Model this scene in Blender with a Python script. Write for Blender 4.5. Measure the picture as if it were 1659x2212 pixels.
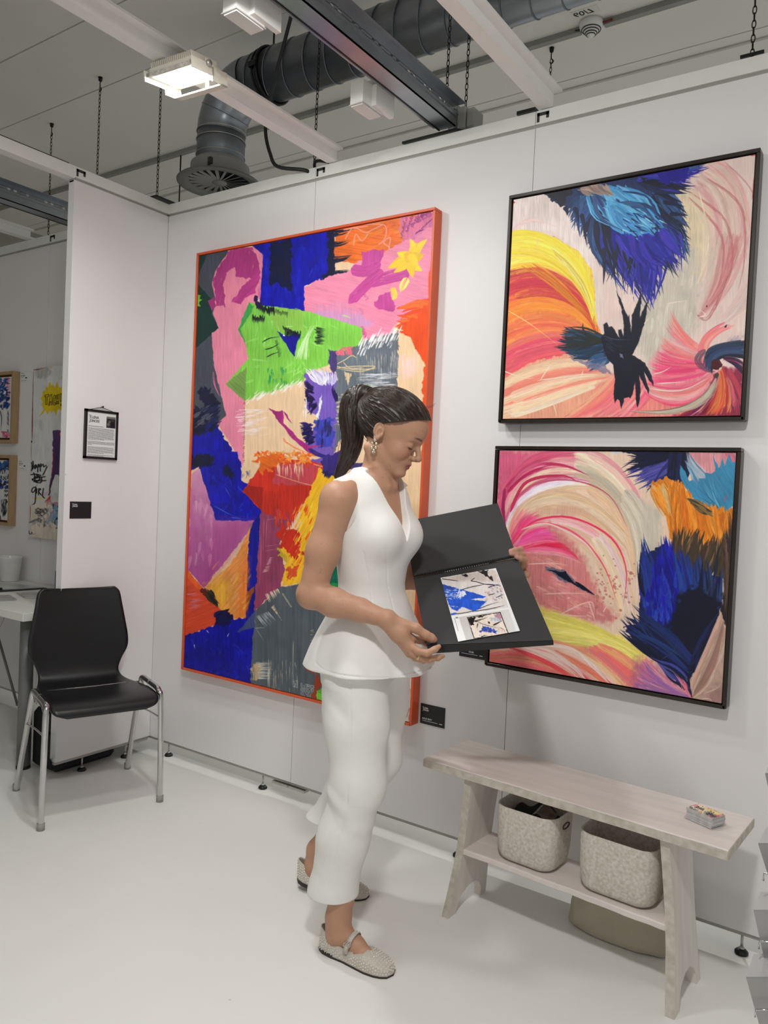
import bpy, math, random
import numpy as np
from mathutils import Matrix, Vector
for _o in list(bpy.data.objects): bpy.data.objects.remove(_o, do_unlink=True)
SC = bpy.context.scene; COL = SC.collection
random.seed(4)
# ---------------------------------------------------------------- camera
W_, H_, FPX = 1659.0, 2212.0, 1687.55
CAM = np.array([3.0163, -2.4728, 1.323])
CR = np.array([0.82239905, 0.56710917, 0.04524369])      # right, up and forward of the camera
CU = np.array([-0.05416918, -0.00110835, 0.99853116])
CF = np.array([-0.56632632, 0.82364189, -0.02980834])
cd = bpy.data.cameras.new('camera'); cam = bpy.data.objects.new('camera', cd); COL.objects.link(cam)
cd.sensor_fit = 'VERTICAL'; cd.sensor_height = 36.0; cd.sensor_width = 27.0; cd.lens = FPX/H_*36.0; cd.clip_start = .05
cam.matrix_world = Matrix([[CR[0], CU[0], -CF[0], CAM[0]], [CR[1], CU[1], -CF[1], CAM[1]], [CR[2], CU[2], -CF[2], CAM[2]], [0, 0, 0, 1]])
SC.camera = cam
SC.view_settings.view_transform = 'Standard'; SC.view_settings.look = 'None'
SC.view_settings.gamma = 1; SC.view_settings.use_curve_mapping = False
SC.view_settings.exposure = 0.0
# ---------------------------------------------------------------- light of the hall
wd = bpy.data.worlds.new('hall'); SC.world = wd; wd.use_nodes = True
wd.node_tree.nodes['Background'].inputs[0].default_value = (.97, .98, 1, 1)
wd.node_tree.nodes['Background'].inputs[1].default_value = .42
FLOOD_W = 290.0                                          # emission of the lit flood light's glass
def lamp(name, loc, aim, size, watts, col=(1, .99, .98), size_y=None):
    l = bpy.data.lights.new(name, 'AREA'); l.energy = watts; l.size = size; l.color = col
    l.shape = 'RECTANGLE'; l.size_y = size_y or size
    o = bpy.data.objects.new(name, l); COL.objects.link(o); o.location = loc
    o.rotation_euler = (Vector(aim)-Vector(loc)).to_track_quat('-Z', 'Y').to_euler()
    return o
# the stand's other flood lights hang from its top rails outside the frame; the last lamp is an added fill
LW = [8.0, 1.6, 28.0, 2.5, 36.0]
lamp('flood_or_fill_lamp', (1.55, -1.12, 2.60), (1.60, -.80, 0), .20, LW[0], size_y=.14)
lamp('flood_or_fill_lamp', (0.10, -1.25, 2.60), (.40, -1.05, 0), .20, LW[1], size_y=.14)
lamp('flood_or_fill_lamp', (2.75, -2.10, 2.62), (2.3, -1.5, 0), .20, LW[2], size_y=.14)
lamp('flood_or_fill_lamp', (0.70, -3.00, 2.62), (1.0, -2.0, 0), .20, LW[3], size_y=.14)
lamp('flood_or_fill_lamp', (1.50, 2.60, 2.60), (1.5, 2.2, 0), .20, LW[4], size_y=.14)      # added fill lamp, unseen behind the wall, brightens the ceiling by bounce

# ---------------------------------------------------------------- helpers
def at(px, py, ax, v):
    """the point of the place seen at a pixel of the photograph, on the plane axis = v"""
    d = CF+(px-W_/2)/FPX*CR-(py-H_/2)/FPX*CU
    return CAM+d*((v-CAM['xyz'.index(ax)])/d['xyz'.index(ax)])
def atd(px, py, dep):
    return CAM+dep*(CF+(px-W_/2)/FPX*CR-(py-H_/2)/FPX*CU)
def proj(P):
    d = np.asarray(P, float)-CAM; z = d@CF
    return W_/2+FPX*(d@CR)/z, H_/2-FPX*(d@CU)/z
def srgb(c):
    c = np.asarray(c, float)/255.0
    return tuple(np.where(c <= .04045, c/12.92, ((c+.055)/1.055)**2.4))
_MC = {}
def mat(name, rgb, rough=.5, metal=0.0, var=.06, scale=14.0, bump=0.0, bscale=60.0, rgb2=None, emit=0.0, spec=.5, stretch=None, coat=0.0, lin=False, trans=0.0, sss=0.0):
    """procedural material: a colour broken by noise, with an optional noise bump"""
    if name in _MC: return _MC[name]
    m = bpy.data.materials.new(name); m.use_nodes = True; nt = m.node_tree; N, L = nt.nodes, nt.links
    b = N['Principled BSDF']; b.inputs['Roughness'].default_value = rough; b.inputs['Metallic'].default_value = metal
    b.inputs['Specular IOR Level'].default_value = spec; b.inputs['Coat Weight'].default_value = coat
    b.inputs['Transmission Weight'].default_value = trans
    if sss > 0:
        b.inputs['Subsurface Weight'].default_value = sss; b.inputs['Subsurface Radius'].default_value = (.012, .005, .003); b.inputs['Subsurface Scale'].default_value = 1.0
    c = np.array(rgb if lin else srgb(rgb)); c2 = np.array(srgb(rgb2)) if rgb2 is not None else None
    tc = N.new('ShaderNodeTexCoord'); mp = N.new('ShaderNodeMapping'); L.new(tc.outputs['Object'], mp.inputs[0])
    if stretch: mp.inputs['Scale'].default_value = stretch
    nz = N.new('ShaderNodeTexNoise'); nz.inputs['Scale'].default_value = scale; nz.inputs['Detail'].default_value = 5; L.new(mp.outputs[0], nz.inputs['Vector'])
    rp = N.new('ShaderNodeValToRGB'); rp.color_ramp.elements[0].position = .3; rp.color_ramp.elements[1].position = .7
    lo, hi = (c*(1-var), np.clip(c*(1+var), 0, 1)) if c2 is None else (c, c2)
    rp.color_ramp.elements[0].color = (*lo, 1); rp.color_ramp.elements[1].color = (*hi, 1)
    L.new(nz.outputs['Fac'], rp.inputs[0]); L.new(rp.outputs[0], b.inputs['Base Color'])
    if emit > 0:
        L.new(rp.outputs[0], b.inputs['Emission Color']); b.inputs['Emission Strength'].default_value = emit
    if bump > 0:
        n2 = N.new('ShaderNodeTexNoise'); n2.inputs['Scale'].default_value = bscale; n2.inputs['Detail'].default_value = 4; L.new(mp.outputs[0], n2.inputs['Vector'])
        bp = N.new('ShaderNodeBump'); bp.inputs['Strength'].default_value = bump; bp.inputs['Distance'].default_value = .002
        L.new(n2.outputs['Fac'], bp.inputs['Height']); L.new(bp.outputs[0], b.inputs['Normal'])
    _MC[name] = m; return m
def tag(o, label=None, cat=None, group=None, kind=None):
    if label: o['label'] = label
    if cat: o['category'] = cat
    if group: o['group'] = group
    if kind: o['kind'] = kind
    return o
_ORG = {}
def thing(name, label, cat, loc, group=None):
    """an Empty at the thing's base that parents its parts"""
    o = bpy.data.objects.new(name, None); COL.objects.link(o); o.location = tuple(loc); o.empty_display_size = .05
    _ORG[o.name] = np.array(loc, float); return tag(o, label, cat, group)
def mesh_obj(name, V, F, m, parent=None, smooth=False, label=None, cat=None, group=None, kind=None, mats=None, midx=None):
    V = np.asarray(V, float)
    if parent is not None: org = _ORG[parent.name]
    else:
        org = np.zeros(3)
        if kind != 'structure' and len(V):
            org = np.array([(V[:, 0].min()+V[:, 0].max())/2, (V[:, 1].min()+V[:, 1].max())/2, V[:, 2].min()])
    me = bpy.data.meshes.new(name); me.from_pydata((V-org).tolist(), [], [list(f) for f in F]); me.update()
    for mm in (mats or [m]): me.materials.append(mm)
    if midx is not None: me.polygons.foreach_set('material_index', np.array(midx, dtype=np.int32))
    if smooth: me.polygons.foreach_set('use_smooth', np.ones(len(me.polygons), bool))
    o = bpy.data.objects.new(name, me); COL.objects.link(o)
    if parent is not None: o.parent = parent
    else: o.location = tuple(org)
    _ORG[o.name] = org
    return tag(o, label, cat, group, kind)
def T(loc=(0, 0, 0), rz=0, rx=0, ry=0):
    return np.array(Matrix.Translation(loc) @ Matrix.Rotation(rz, 4, 'Z') @ Matrix.Rotation(ry, 4, 'Y') @ Matrix.Rotation(rx, 4, 'X'))
def basis(o, x, y, z):
    M = np.eye(4); M[:3, 0] = x; M[:3, 1] = y; M[:3, 2] = z; M[:3, 3] = o; return M
class MB:
    """collects simple solids; build() links them as ONE mesh object"""
    def __init__(s): s.V = []; s.F = []; s.S = []; s.I = []; s.mi = 0
    def add(s, V, F, M=None, sm=False):
        V = np.asarray(V, float)
        if M is not None: V = V@M[:3, :3].T+M[:3, 3]
        n = len(s.V); s.V.extend(V.tolist()); s.F.extend([[i+n for i in f] for f in F]); s.S.extend([sm]*len(F)); s.I.extend([s.mi]*len(F)); return s
    def box(s, x0, y0, z0, x1, y1, z1, M=None, bev=0):
        if bev <= 0:
            V = [(x, y, z) for z in (z0, z1) for y in (y0, y1) for x in (x0, x1)]
            return s.add(V, [(0, 2, 3, 1), (4, 5, 7, 6), (0, 1, 5, 4), (2, 6, 7, 3), (0, 4, 6, 2), (1, 3, 7, 5)], M)
        # chamfered box: three nested rings
        b = bev; V = []; F = []
        rings = [(z0, b), (z0+b, 0), (z1-b, 0), (z1, b)]
        for z, i in rings:
            V += [(x0+b, y0+i, z), (x1-b, y0+i, z), (x1-i, y0+b, z), (x1-i, y1-b, z), (x1-b, y1-i, z), (x0+b, y1-i, z), (x0+i, y1-b, z), (x0+i, y0+b, z)]
        for r in range(3):
            for i in range(8): F.append((r*8+i, r*8+(i+1) % 8, r*8+8+(i+1) % 8, r*8+8+i))
        F.append(tuple(range(7, -1, -1))); F.append(tuple(range(24, 32)))
        return s.add(V, F, M)
    def tube(s, P, r, n=8, cap=True, M=None, closed=False, flat=None):
        P = np.asarray(P, float); R = np.ones(len(P))*r if np.isscalar(r) else np.asarray(r, float)
        tg = np.gradient(P, axis=0) if not closed else (np.roll(P, -1, 0)-np.roll(P, 1, 0))
        tg /= np.linalg.norm(tg, axis=1)[:, None]+1e-12
        a = np.array([0, 0, 1.0]) if abs(tg[0][2]) < .9 else np.array([1.0, 0, 0])
        u = np.cross(tg[0], a); u /= np.linalg.norm(u); V = []; F = []
        for i in range(len(P)):
            u = u-tg[i]*(u@tg[i]); u /= np.linalg.norm(u); v = np.cross(tg[i], u)
            for k in range(n):
                th = 2*math.pi*k/n; fu, fv = (1, 1) if flat is None else flat
                V.append(P[i]+R[i]*(math.cos(th)*u*fu+math.sin(th)*v*fv))
        L = len(P)
        for i in range(L if closed else L-1):
            j = (i+1) % L
            for k in range(n): F.append((i*n+k, i*n+(k+1) % n, j*n+(k+1) % n, j*n+k))
        if cap and not closed: F.append(tuple(range(n-1, -1, -1))); F.append(tuple((L-1)*n+k for k in range(n)))
        return s.add(V, F, M, True)
    def cyl(s, a, b, r, n=16, r2=None, M=None): return s.tube([a, b], [r, r if r2 is None else r2], n, M=M)
    def lathe(s, prof, c=(0, 0, 0), n=24, M=None, sm=True):
        V = [(c[0]+r*math.cos(2*math.pi*k/n), c[1]+r*math.sin(2*math.pi*k/n), c[2]+z) for r, z in prof for k in range(n)]
        F = [(i*n+k, i*n+(k+1) % n, (i+1)*n+(k+1) % n, (i+1)*n+k) for i in range(len(prof)-1) for k in range(n)]
        F.append(tuple(range(n-1, -1, -1))); F.append(tuple((len(prof)-1)*n+k for k in range(n)))
        return s.add(V, F, M, sm)
    def prism(s, poly, z0, z1, M=None, sm=False):
        n = len(poly); V = [(x, y, z0) for x, y in poly]+[(x, y, z1) for x, y in poly]
        return s.add(V, [tuple(range(n-1, -1, -1)), tuple(range(n, 2*n))]+[(i, (i+1) % n, n+(i+1) % n, n+i) for i in range(n)], M, sm)
    def sphere(s, c, r, n=12, M=None, sc=(1, 1, 1)):
        V = [(c[0], c[1], c[2]-r*sc[2])]; F = []
        for i in range(1, n//2):
            ph = -math.pi/2+math.pi*i/(n//2)
            for k in range(n): V.append((c[0]+r*sc[0]*math.cos(ph)*math.cos(2*math.pi*k/n), c[1]+r*sc[1]*math.cos(ph)*math.sin(2*math.pi*k/n), c[2]+r*sc[2]*math.sin(ph)))
        V.append((c[0], c[1], c[2]+r*sc[2])); m = n//2-1
        F += [(0, 1+(k+1) % n, 1+k) for k in range(n)]
        for i in range(m-1): F += [(1+i*n+k, 1+i*n+(k+1) % n, 1+(i+1)*n+(k+1) % n, 1+(i+1)*n+k) for k in range(n)]
        F += [(1+(m-1)*n+k, 1+(m-1)*n+(k+1) % n, len(V)-1) for k in range(n)]
        return s.add(V, F, M, True)
    def grid(s, fn, nu, nv, M=None, sm=True):
        V = [fn(i/(nu-1), j/(nv-1)) for j in range(nv) for i in range(nu)]
        F = [(j*nu+i, j*nu+i+1, (j+1)*nu+i+1, (j+1)*nu+i) for j in range(nv-1) for i in range(nu-1)]
        return s.add(V, F, M, sm)
    def build(s, name, m, parent=None, label=None, cat=None, group=None, kind=None, mats=None):
        o = mesh_obj(name, s.V, s.F, m, parent, False, label, cat, group, kind, mats, s.I if mats else None)
        o.data.polygons.foreach_set('use_smooth', np.array(s.S, bool)); return o
def spl(P, n=24):
    """smooth curve through points"""
    P = np.asarray(P, float); t = np.linspace(0, len(P)-1, n); i = np.clip(t.astype(int), 0, len(P)-2); f = (t-i)[:, None]
    g = lambda k: P[np.clip(k, 0, len(P)-1)]
    a, b, c, d = g(i-1), g(i), g(i+1), g(i+2)
    return .5*(2*b+(c-a)*f+(2*a-5*b+4*c-d)*f*f+(d-a-3*(c-b))*f**3)
def rrect(x0, y0, x1, y1, r, n=6):
    P = []
    for cx, cy, a in ((x1-r, y0+r, -90), (x1-r, y1-r, 0), (x0+r, y1-r, 90), (x0+r, y0+r, 180)):
        for k in range(n+1):
            t = math.radians(a+90*k/n); P.append((cx+r*math.cos(t), cy+r*math.sin(t)))
    return P
def lettering(s, size, M, m, parent, name='lettering', width=None, bold=0.0, align='LEFT'):
    """writing as a thin raised mesh lying in the plane of M (x along the line, y up)"""
    cu = bpy.data.curves.new('t', 'FONT'); cu.body = s; cu.size = size; cu.extrude = .00025; cu.offset = bold; cu.resolution_u = 3; cu.align_x = align
    to = bpy.data.objects.new('t', cu); COL.objects.link(to); dg = bpy.context.evaluated_depsgraph_get(); dg.update()
    me = bpy.data.meshes.new_from_object(to.evaluated_get(dg)); V = np.array([v.co[:] for v in me.vertices]); F = [tuple(p.vertices) for p in me.polygons]
    bpy.data.objects.remove(to, do_unlink=True); bpy.data.curves.remove(cu); bpy.data.meshes.remove(me)
    if width: V[:, 0] *= width/max(1e-6, np.ptp(V[:, 0]))
    V = V@M[:3, :3].T+M[:3, 3]
    return V, F, m, parent, name
def put(*args):
    """joins several pieces of lettering into one part"""
    V = []; F = []
    for a in args:
        n = len(V); V += list(map(list, a[0])); F += [[i+n for i in f] for f in a[1]]
    a = args[0]; return mesh_obj(a[4], V, F, a[2], a[3])
def canvas(name, brush, corners, nu, nv, parent, rough=.45, lift=0.0, gain=1.0, pix=None, bump=.0012):
    """a painted surface: fine grid between corners (TL, TR, BL), coloured from the brush; pix maps grid points to the brush's own frame"""
    TL, TR, BL = [np.asarray(c, float) for c in corners]
    u, v = np.meshgrid(np.linspace(0, 1, nu), np.linspace(0, 1, nv)); u = u.ravel(); v = v.ravel()
    P = TL+(TR-TL)*u[:, None]+(BL-TL)*v[:, None]
    nrm = np.cross(BL-TL, TR-TL); nrm /= np.linalg.norm(nrm)
    if pix is None: px, py = proj(P)
    else: px, py = pix(u, v)
    c = np.clip(brush.sample(px, py)/255.0, 0, 1)
    if bump > 0:
        lum = c.mean(1).reshape(nv, nu); hi = lum-(np.roll(lum, 1, 0)+np.roll(lum, -1, 0)+np.roll(lum, 1, 1)+np.roll(lum, -1, 1))/4
        hi = np.clip(hi, -.12, .12); hi[[0, -1], :] = 0; hi[:, [0, -1]] = 0
        P = P+nrm*(hi.ravel()*bump/.12*.5)[:, None]
    lin = np.where(c <= .04045, c/12.92, ((c+.055)/1.055)**2.4)*gain
    me = bpy.data.meshes.new(name); org = _ORG[parent.name]
    idx = np.arange(nu*nv).reshape(nv, nu); q = np.stack([idx[:-1, :-1], idx[1:, :-1], idx[1:, 1:], idx[:-1, 1:]], -1).reshape(-1, 4)
    me.vertices.add(nu*nv); me.vertices.foreach_set('co', (P-org).astype(np.float32).ravel())
    me.loops.add(q.size); me.loops.foreach_set('vertex_index', q.ravel().astype(np.int32))
    me.polygons.add(len(q)); me.polygons.foreach_set('loop_start', np.arange(0, q.size, 4, dtype=np.int32))
    me.polygons.foreach_set('use_smooth', np.ones(len(q), bool)); me.update(calc_edges=True)
    at_ = me.color_attributes.new('paint', 'FLOAT_COLOR', 'POINT')
    at_.data.foreach_set('color', np.concatenate([lin, np.ones((len(lin), 1))], 1).astype(np.float32).ravel())
    me.materials.append(paint_mat(rough)); o = bpy.data.objects.new(name, me); COL.objects.link(o); o.parent = parent; _ORG[o.name] = org
    return o
def paint_mat(rough=.45):
    k = 'acrylic_paint_%d' % int(rough*100)
    if k in _MC: return _MC[k]
    m = bpy.data.materials.new(k); m.use_nodes = True; nt = m.node_tree; N, L = nt.nodes, nt.links; b = N['Principled BSDF']
    a = N.new('ShaderNodeAttribute'); a.attribute_name = 'paint'; nz = N.new('ShaderNodeTexNoise'); nz.inputs['Scale'].default_value = 260
    mx = N.new('ShaderNodeMixRGB'); mx.blend_type = 'OVERLAY'; mx.inputs[0].default_value = .10
    L.new(a.outputs['Color'], mx.inputs[1]); L.new(nz.outputs['Fac'], mx.inputs[2]); L.new(mx.outputs[0], b.inputs['Base Color'])
    b.inputs['Roughness'].default_value = rough; b.inputs['Specular IOR Level'].default_value = .35
    bp = N.new('ShaderNodeBump'); bp.inputs['Strength'].default_value = .12; bp.inputs['Distance'].default_value = .001; L.new(nz.outputs['Fac'], bp.inputs['Height']); L.new(bp.outputs[0], b.inputs['Normal'])
    _MC[k] = m; return m
# ---------------------------------------------------------------- painting engine
# A small software brush: every picture in the place is painted stroke by stroke into
# an array, and the array becomes the paint colour of a finely gridded canvas mesh.
import numpy as np
_nr = np.random.RandomState(11)
_NT = 256
def _tile():
    a = _nr.rand(_NT, _NT)
    return a
_NA, _NB = _tile(), _tile()
def vnoise(x, y, t=None):
    """smooth value noise 0..1"""
    a = _NA if t is None else _NB
    xi = np.floor(x).astype(int); yi = np.floor(y).astype(int)
    fx = x - xi; fy = y - yi
    fx = fx*fx*(3-2*fx); fy = fy*fy*(3-2*fy)
    xi %= _NT; yi %= _NT; x1 = (xi+1) % _NT; y1 = (yi+1) % _NT
    return (a[yi, xi]*(1-fx)+a[yi, x1]*fx)*(1-fy)+(a[y1, xi]*(1-fx)+a[y1, x1]*fx)*fy
def sstep(a, b, x):
    t = np.clip((x-a)/(b-a), 0, 1); return t*t*(3-2*t)

class Brush:
    def __init__(s, x0, y0, x1, y1, res=1.25, base=(235, 225, 215), seed=1):
        s.x0, s.y0, s.res = x0, y0, res
        s.w = int((x1-x0)*res); s.h = int((y1-y0)*res)
        s.img = np.zeros((s.h, s.w, 3), np.float32); s.img[:] = base
        s.r = np.random.RandomState(seed)
        s.T = lambda x, y: (x, y)
    def frame(s, ox, oy, k):                     # work in another frame of measurement
        s.T = lambda x, y: (ox+x/k, oy+y/k); s.k = 1.0/k
    def _pt(s, pts):
        p = np.array([s.T(*q) for q in pts], float)
        return (p-[s.x0, s.y0])*s.res
    def _box(s, p, pad):
        x0 = max(0, int(p[:, 0].min()-pad)); x1 = min(s.w, int(p[:, 0].max()+pad)+2)
        y0 = max(0, int(p[:, 1].min()-pad)); y1 = min(s.h, int(p[:, 1].max()+pad)+2)
        if x1 <= x0 or y1 <= y0: return None
        X, Y = np.meshgrid(np.arange(x0, x1)+.5, np.arange(y0, y1)+.5)
        return x0, x1, y0, y1, X, Y
    def _blend(s, b, col, a):
        x0, x1, y0, y1 = b[:4]
        v = s.img[y0:y1, x0:x1]
        v += (col-v)*a[..., None]
    def poly(s, pts, col, jit=1.2, tex=.10, ang=90, L=40, W=2.2, a=1.0, soft=.7, dry=0.0, grad=None, smooth=0):
        """filled patch of paint with a hand-cut edge; grad = (col2, angle) washes across it"""
        p = s._pt(pts)
        for _ in range(smooth):
            q = np.roll(p, -1, 0); n = np.empty((len(p)*2, 2)); n[0::2] = p*.75+q*.25; n[1::2] = p*.25+q*.75; p = n
        b = s._box(p, 4+jit*2)
        if b is None: return
        X, Y = b[4], b[5]
        o = s.r.rand()*200
        if jit:
            Xw = X+(vnoise(X/9+o, Y/9)-.5)*2*jit+(vnoise(X/3+o, Y/3, 1)-.5)*jit*.6
            Yw = Y+(vnoise(X/9, Y/9+o, 1)-.5)*2*jit+(vnoise(X/3, Y/3+o)-.5)*jit*.6
        else: Xw, Yw = X, Y
        d2 = np.full(X.shape, 1e9); ins = np.zeros(X.shape, bool)
        for i in range(len(p)):
            ax, ay = p[i]; bx, by = p[(i+1) % len(p)]
            ex, ey = bx-ax, by-ay; l2 = ex*ex+ey*ey+1e-9
            t = np.clip(((Xw-ax)*ex+(Yw-ay)*ey)/l2, 0, 1)
            d2 = np.minimum(d2, (Xw-ax-t*ex)**2+(Yw-ay-t*ey)**2)
            c = ((ay > Yw) != (by > Yw))
            ins ^= c & (Xw < (bx-ax)*(Yw-ay)/((by-ay) if abs(by-ay) > 1e-9 else 1e-9)+ax)
        sd = np.sqrt(d2)*np.where(ins, 1, -1)
        al = np.clip(.5+sd/soft*.5, 0, 1)*a
        th = np.radians(ang); u = X*np.cos(th)+Y*np.sin(th); v = -X*np.sin(th)+Y*np.cos(th)
        n = vnoise(u/L+o, v/W)*.6+vnoise(u/(L*.3), v/(W*.5)+o, 1)*.4
        n2 = vnoise(X/30+o, Y/30)
        c = np.array(col, float)[None, None, :]*np.ones(X.shape+(1,))
        if grad is not None:
            th2 = np.radians(grad[1]); g = X*np.cos(th2)+Y*np.sin(th2)
            g = (g-g.min())/(np.ptp(g)+1e-9); g = np.clip(g+(n-.5)*.5, 0, 1)
            c = c+(np.array(grad[0], float)-c)*g[..., None]
        c = c*(1+tex*2*(n-.5)+tex*(n2-.5))[..., None]
        if dry > 0: al = al*sstep(dry-.12, dry+.12, n)
        s._blend(b, c, al)
    def stroke(s, pts, w, col, col2=None, a=1.0, taper=(.15, .6), br=.35, dry=0.0, n=14, spline=True):
        """one brush stroke along pts; w = width; taper = share of the length that thins at either end"""
        p = s._pt(pts); w = w*s.k*s.res
        if spline and len(p) > 2:
            t = np.linspace(0, len(p)-1, n); i = np.clip(t.astype(int), 0, len(p)-2); f = (t-i)[:, None]
            P = lambda k: p[np.clip(k, 0, len(p)-1)]
            p0, p1, p2, p3 = P(i-1), P(i), P(i+1), P(i+2)
            p = .5*(2*p1+(p2-p0)*f+(2*p0-5*p1+4*p2-p3)*f*f+(3*p1-p0-3*p2+p3)*f**3)
        b = s._box(p, w+2)
        if b is None: return
        X, Y = b[4], b[5]
        best = np.full(X.shape, 1e9); T = np.zeros(X.shape); LT = np.zeros(X.shape)
        seg = np.hypot(*(p[1:]-p[:-1]).T); cum = np.concatenate([[0], np.cumsum(seg)]); tot = cum[-1]+1e-6
        for i in range(len(p)-1):
            ax, ay = p[i]; ex, ey = p[i+1]-p[i]; l2 = ex*ex+ey*ey+1e-9
            t = np.clip(((X-ax)*ex+(Y-ay)*ey)/l2, 0, 1)
            dx, dy = X-ax-t*ex, Y-ay-t*ey
            d2 = dx*dx+dy*dy; m = d2 < best
            best = np.where(m, d2, best); T = np.where(m, (cum[i]+t*seg[i])/tot, T)
            LT = np.where(m, (dx*-ey+dy*ex)/np.sqrt(l2), LT)
        prof = np.ones(X.shape)
        if taper[0] > 0: prof = prof*np.sqrt(np.clip(T/taper[0], 0, 1))
        if taper[1] > 0: prof = prof*np.clip((1-T)/taper[1], 0, 1)**.75
        hw = w*.5*prof
        o = s.r.rand()*200
        bn = vnoise(LT/1.3+o, T*tot/28+o)*.7+vnoise(LT/.7, T*tot/9+o, 1)*.3
        al = np.clip(hw-np.sqrt(best)+.5, 0, 1)*a
        if dry > 0: al = al*sstep(dry-.15, dry+.15, bn-.25*T*0)
        c = np.array(col, float)[None, None, :]*np.ones(X.shape+(1,))
        if col2 is not None: c = c+(np.array(col2, float)-c)*T[..., None]
        c = c*(1+br*(bn-.5))[..., None]
        s._blend(b, c, al)
    def bez(s, P, n=9):
        P = np.array(P, float); t = np.linspace(0, 1, n)[:, None]
        if len(P) == 3: return (1-t)**2*P[0]+2*t*(1-t)*P[1]+t*t*P[2]
        return (1-t)**3*P[0]+3*t*(1-t)**2*P[1]+3*t*t*(1-t)*P[2]+t**3*P[3]
    def pick(s, cols):
        i = s.r.randint(len(cols)); c = np.array(cols[i], float)
        return np.clip(c*(1+(s.r.rand()-.5)*.14)+(s.r.rand(3)-.5)*10, 0, 255)
    def sweep(s, A, B, cols, n, w, a=.8, jit=8, taper=(.1, .5), dry=.35, br=.3, order=None):
        """n strokes whose paths run between the two edge curves A and B; cols = list over the way across"""
        A = np.array(A, float); B = np.array(B, float)
        us = s.r.rand(n) if order is None else np.linspace(0, 1, n)
        for u in us:
            P = A*(1-u)+B*u+(s.r.rand(*A.shape)-.5)*2*jit
            f = u*(len(cols)-1)+(s.r.rand()-.5)*.8; i = int(np.clip(round(f), 0, len(cols)-1))
            c = cols[i]
            if isinstance(c, list): c = s.pick(c)
            else: c = s.pick([c])
            lo, hi = s.r.rand()*.25, 1-s.r.rand()*.25
            q = s.bez(P, 10); k0 = int(lo*9); k1 = max(k0+4, int(np.ceil(hi*9)))
            s.stroke(q[k0:k1+1], w*(.5+s.r.rand()), c, a=a*(.6+.4*s.r.rand()), taper=taper, dry=dry*(s.r.rand() < .7), br=br)
    def feathers(s, roots, tips, cols, n, w, a=1, bend=.12, dry=0, taper=(.2, .75), br=.4, spread=10):
        """tapered strokes from the root curve to the tip curve (both polylines)"""
        R = np.array(roots, float); Tp = np.array(tips, float)
        def at(P, u):
            t = u*(len(P)-1); i = min(int(t), len(P)-2); f = t-i; return P[i]*(1-f)+P[i+1]*f
        for _ in range(n):
            u = s.r.rand(); u2 = np.clip(u+(s.r.rand()-.5)*.12, 0, 1)
            r0 = at(R, u2)+(s.r.rand(2)-.5)*spread*2; t0 = at(Tp, u)+(s.r.rand(2)-.5)*spread
            k = .72+.34*s.r.rand(); t0 = r0+(t0-r0)*k
            m = (r0+t0)/2; d = t0-r0; nrm = np.array([-d[1], d[0]])*bend*(s.r.rand()-.5)*2
            f = u*(len(cols)-1)+(s.r.rand()-.5)*1.2; i = int(np.clip(round(f), 0, len(cols)-1))
            c = cols[i]; c = s.pick(c if isinstance(c, list) else [c])
            s.stroke([r0, m+nrm, t0], w*(.5+s.r.rand()), c, a=a, taper=taper, dry=dry, br=br, n=8)
    def hatch(s, x0, y0, x1, y1, n, ln, w, col, ang=90, dry=.0, jl=.5):
        """a comb of short parallel marks along the line"""
        for i in range(n):
            t = (i+.5)/n; x = x0+(x1-x0)*t; y = y0+(y1-y0)*t
            l = ln*(1-jl*s.r.rand()); th = np.radians(ang+(s.r.rand()-.5)*14); o = (s.r.rand()-.5)*ln*.3
            dx, dy = np.cos(th), np.sin(th)
            s.stroke([(x+dx*(o-l/2), y+dy*(o-l/2)), (x+dx*(o+l/2), y+dy*(o+l/2))], w, col, taper=(.1, .5), br=.1, dry=dry, spline=False)
    def sample(s, px, py):
        X = (px-s.x0)*s.res-.5; Y = (py-s.y0)*s.res-.5
        X = np.clip(X, 0, s.w-1.001); Y = np.clip(Y, 0, s.h-1.001)
        xi = X.astype(int); yi = Y.astype(int); fx = (X-xi)[..., None]; fy = (Y-yi)[..., None]
        im = s.img
        return (im[yi, xi]*(1-fx)+im[yi, xi+1]*fx)*(1-fy)+(im[yi+1, xi]*(1-fx)+im[yi+1, xi+1]*fx)*fy
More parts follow.
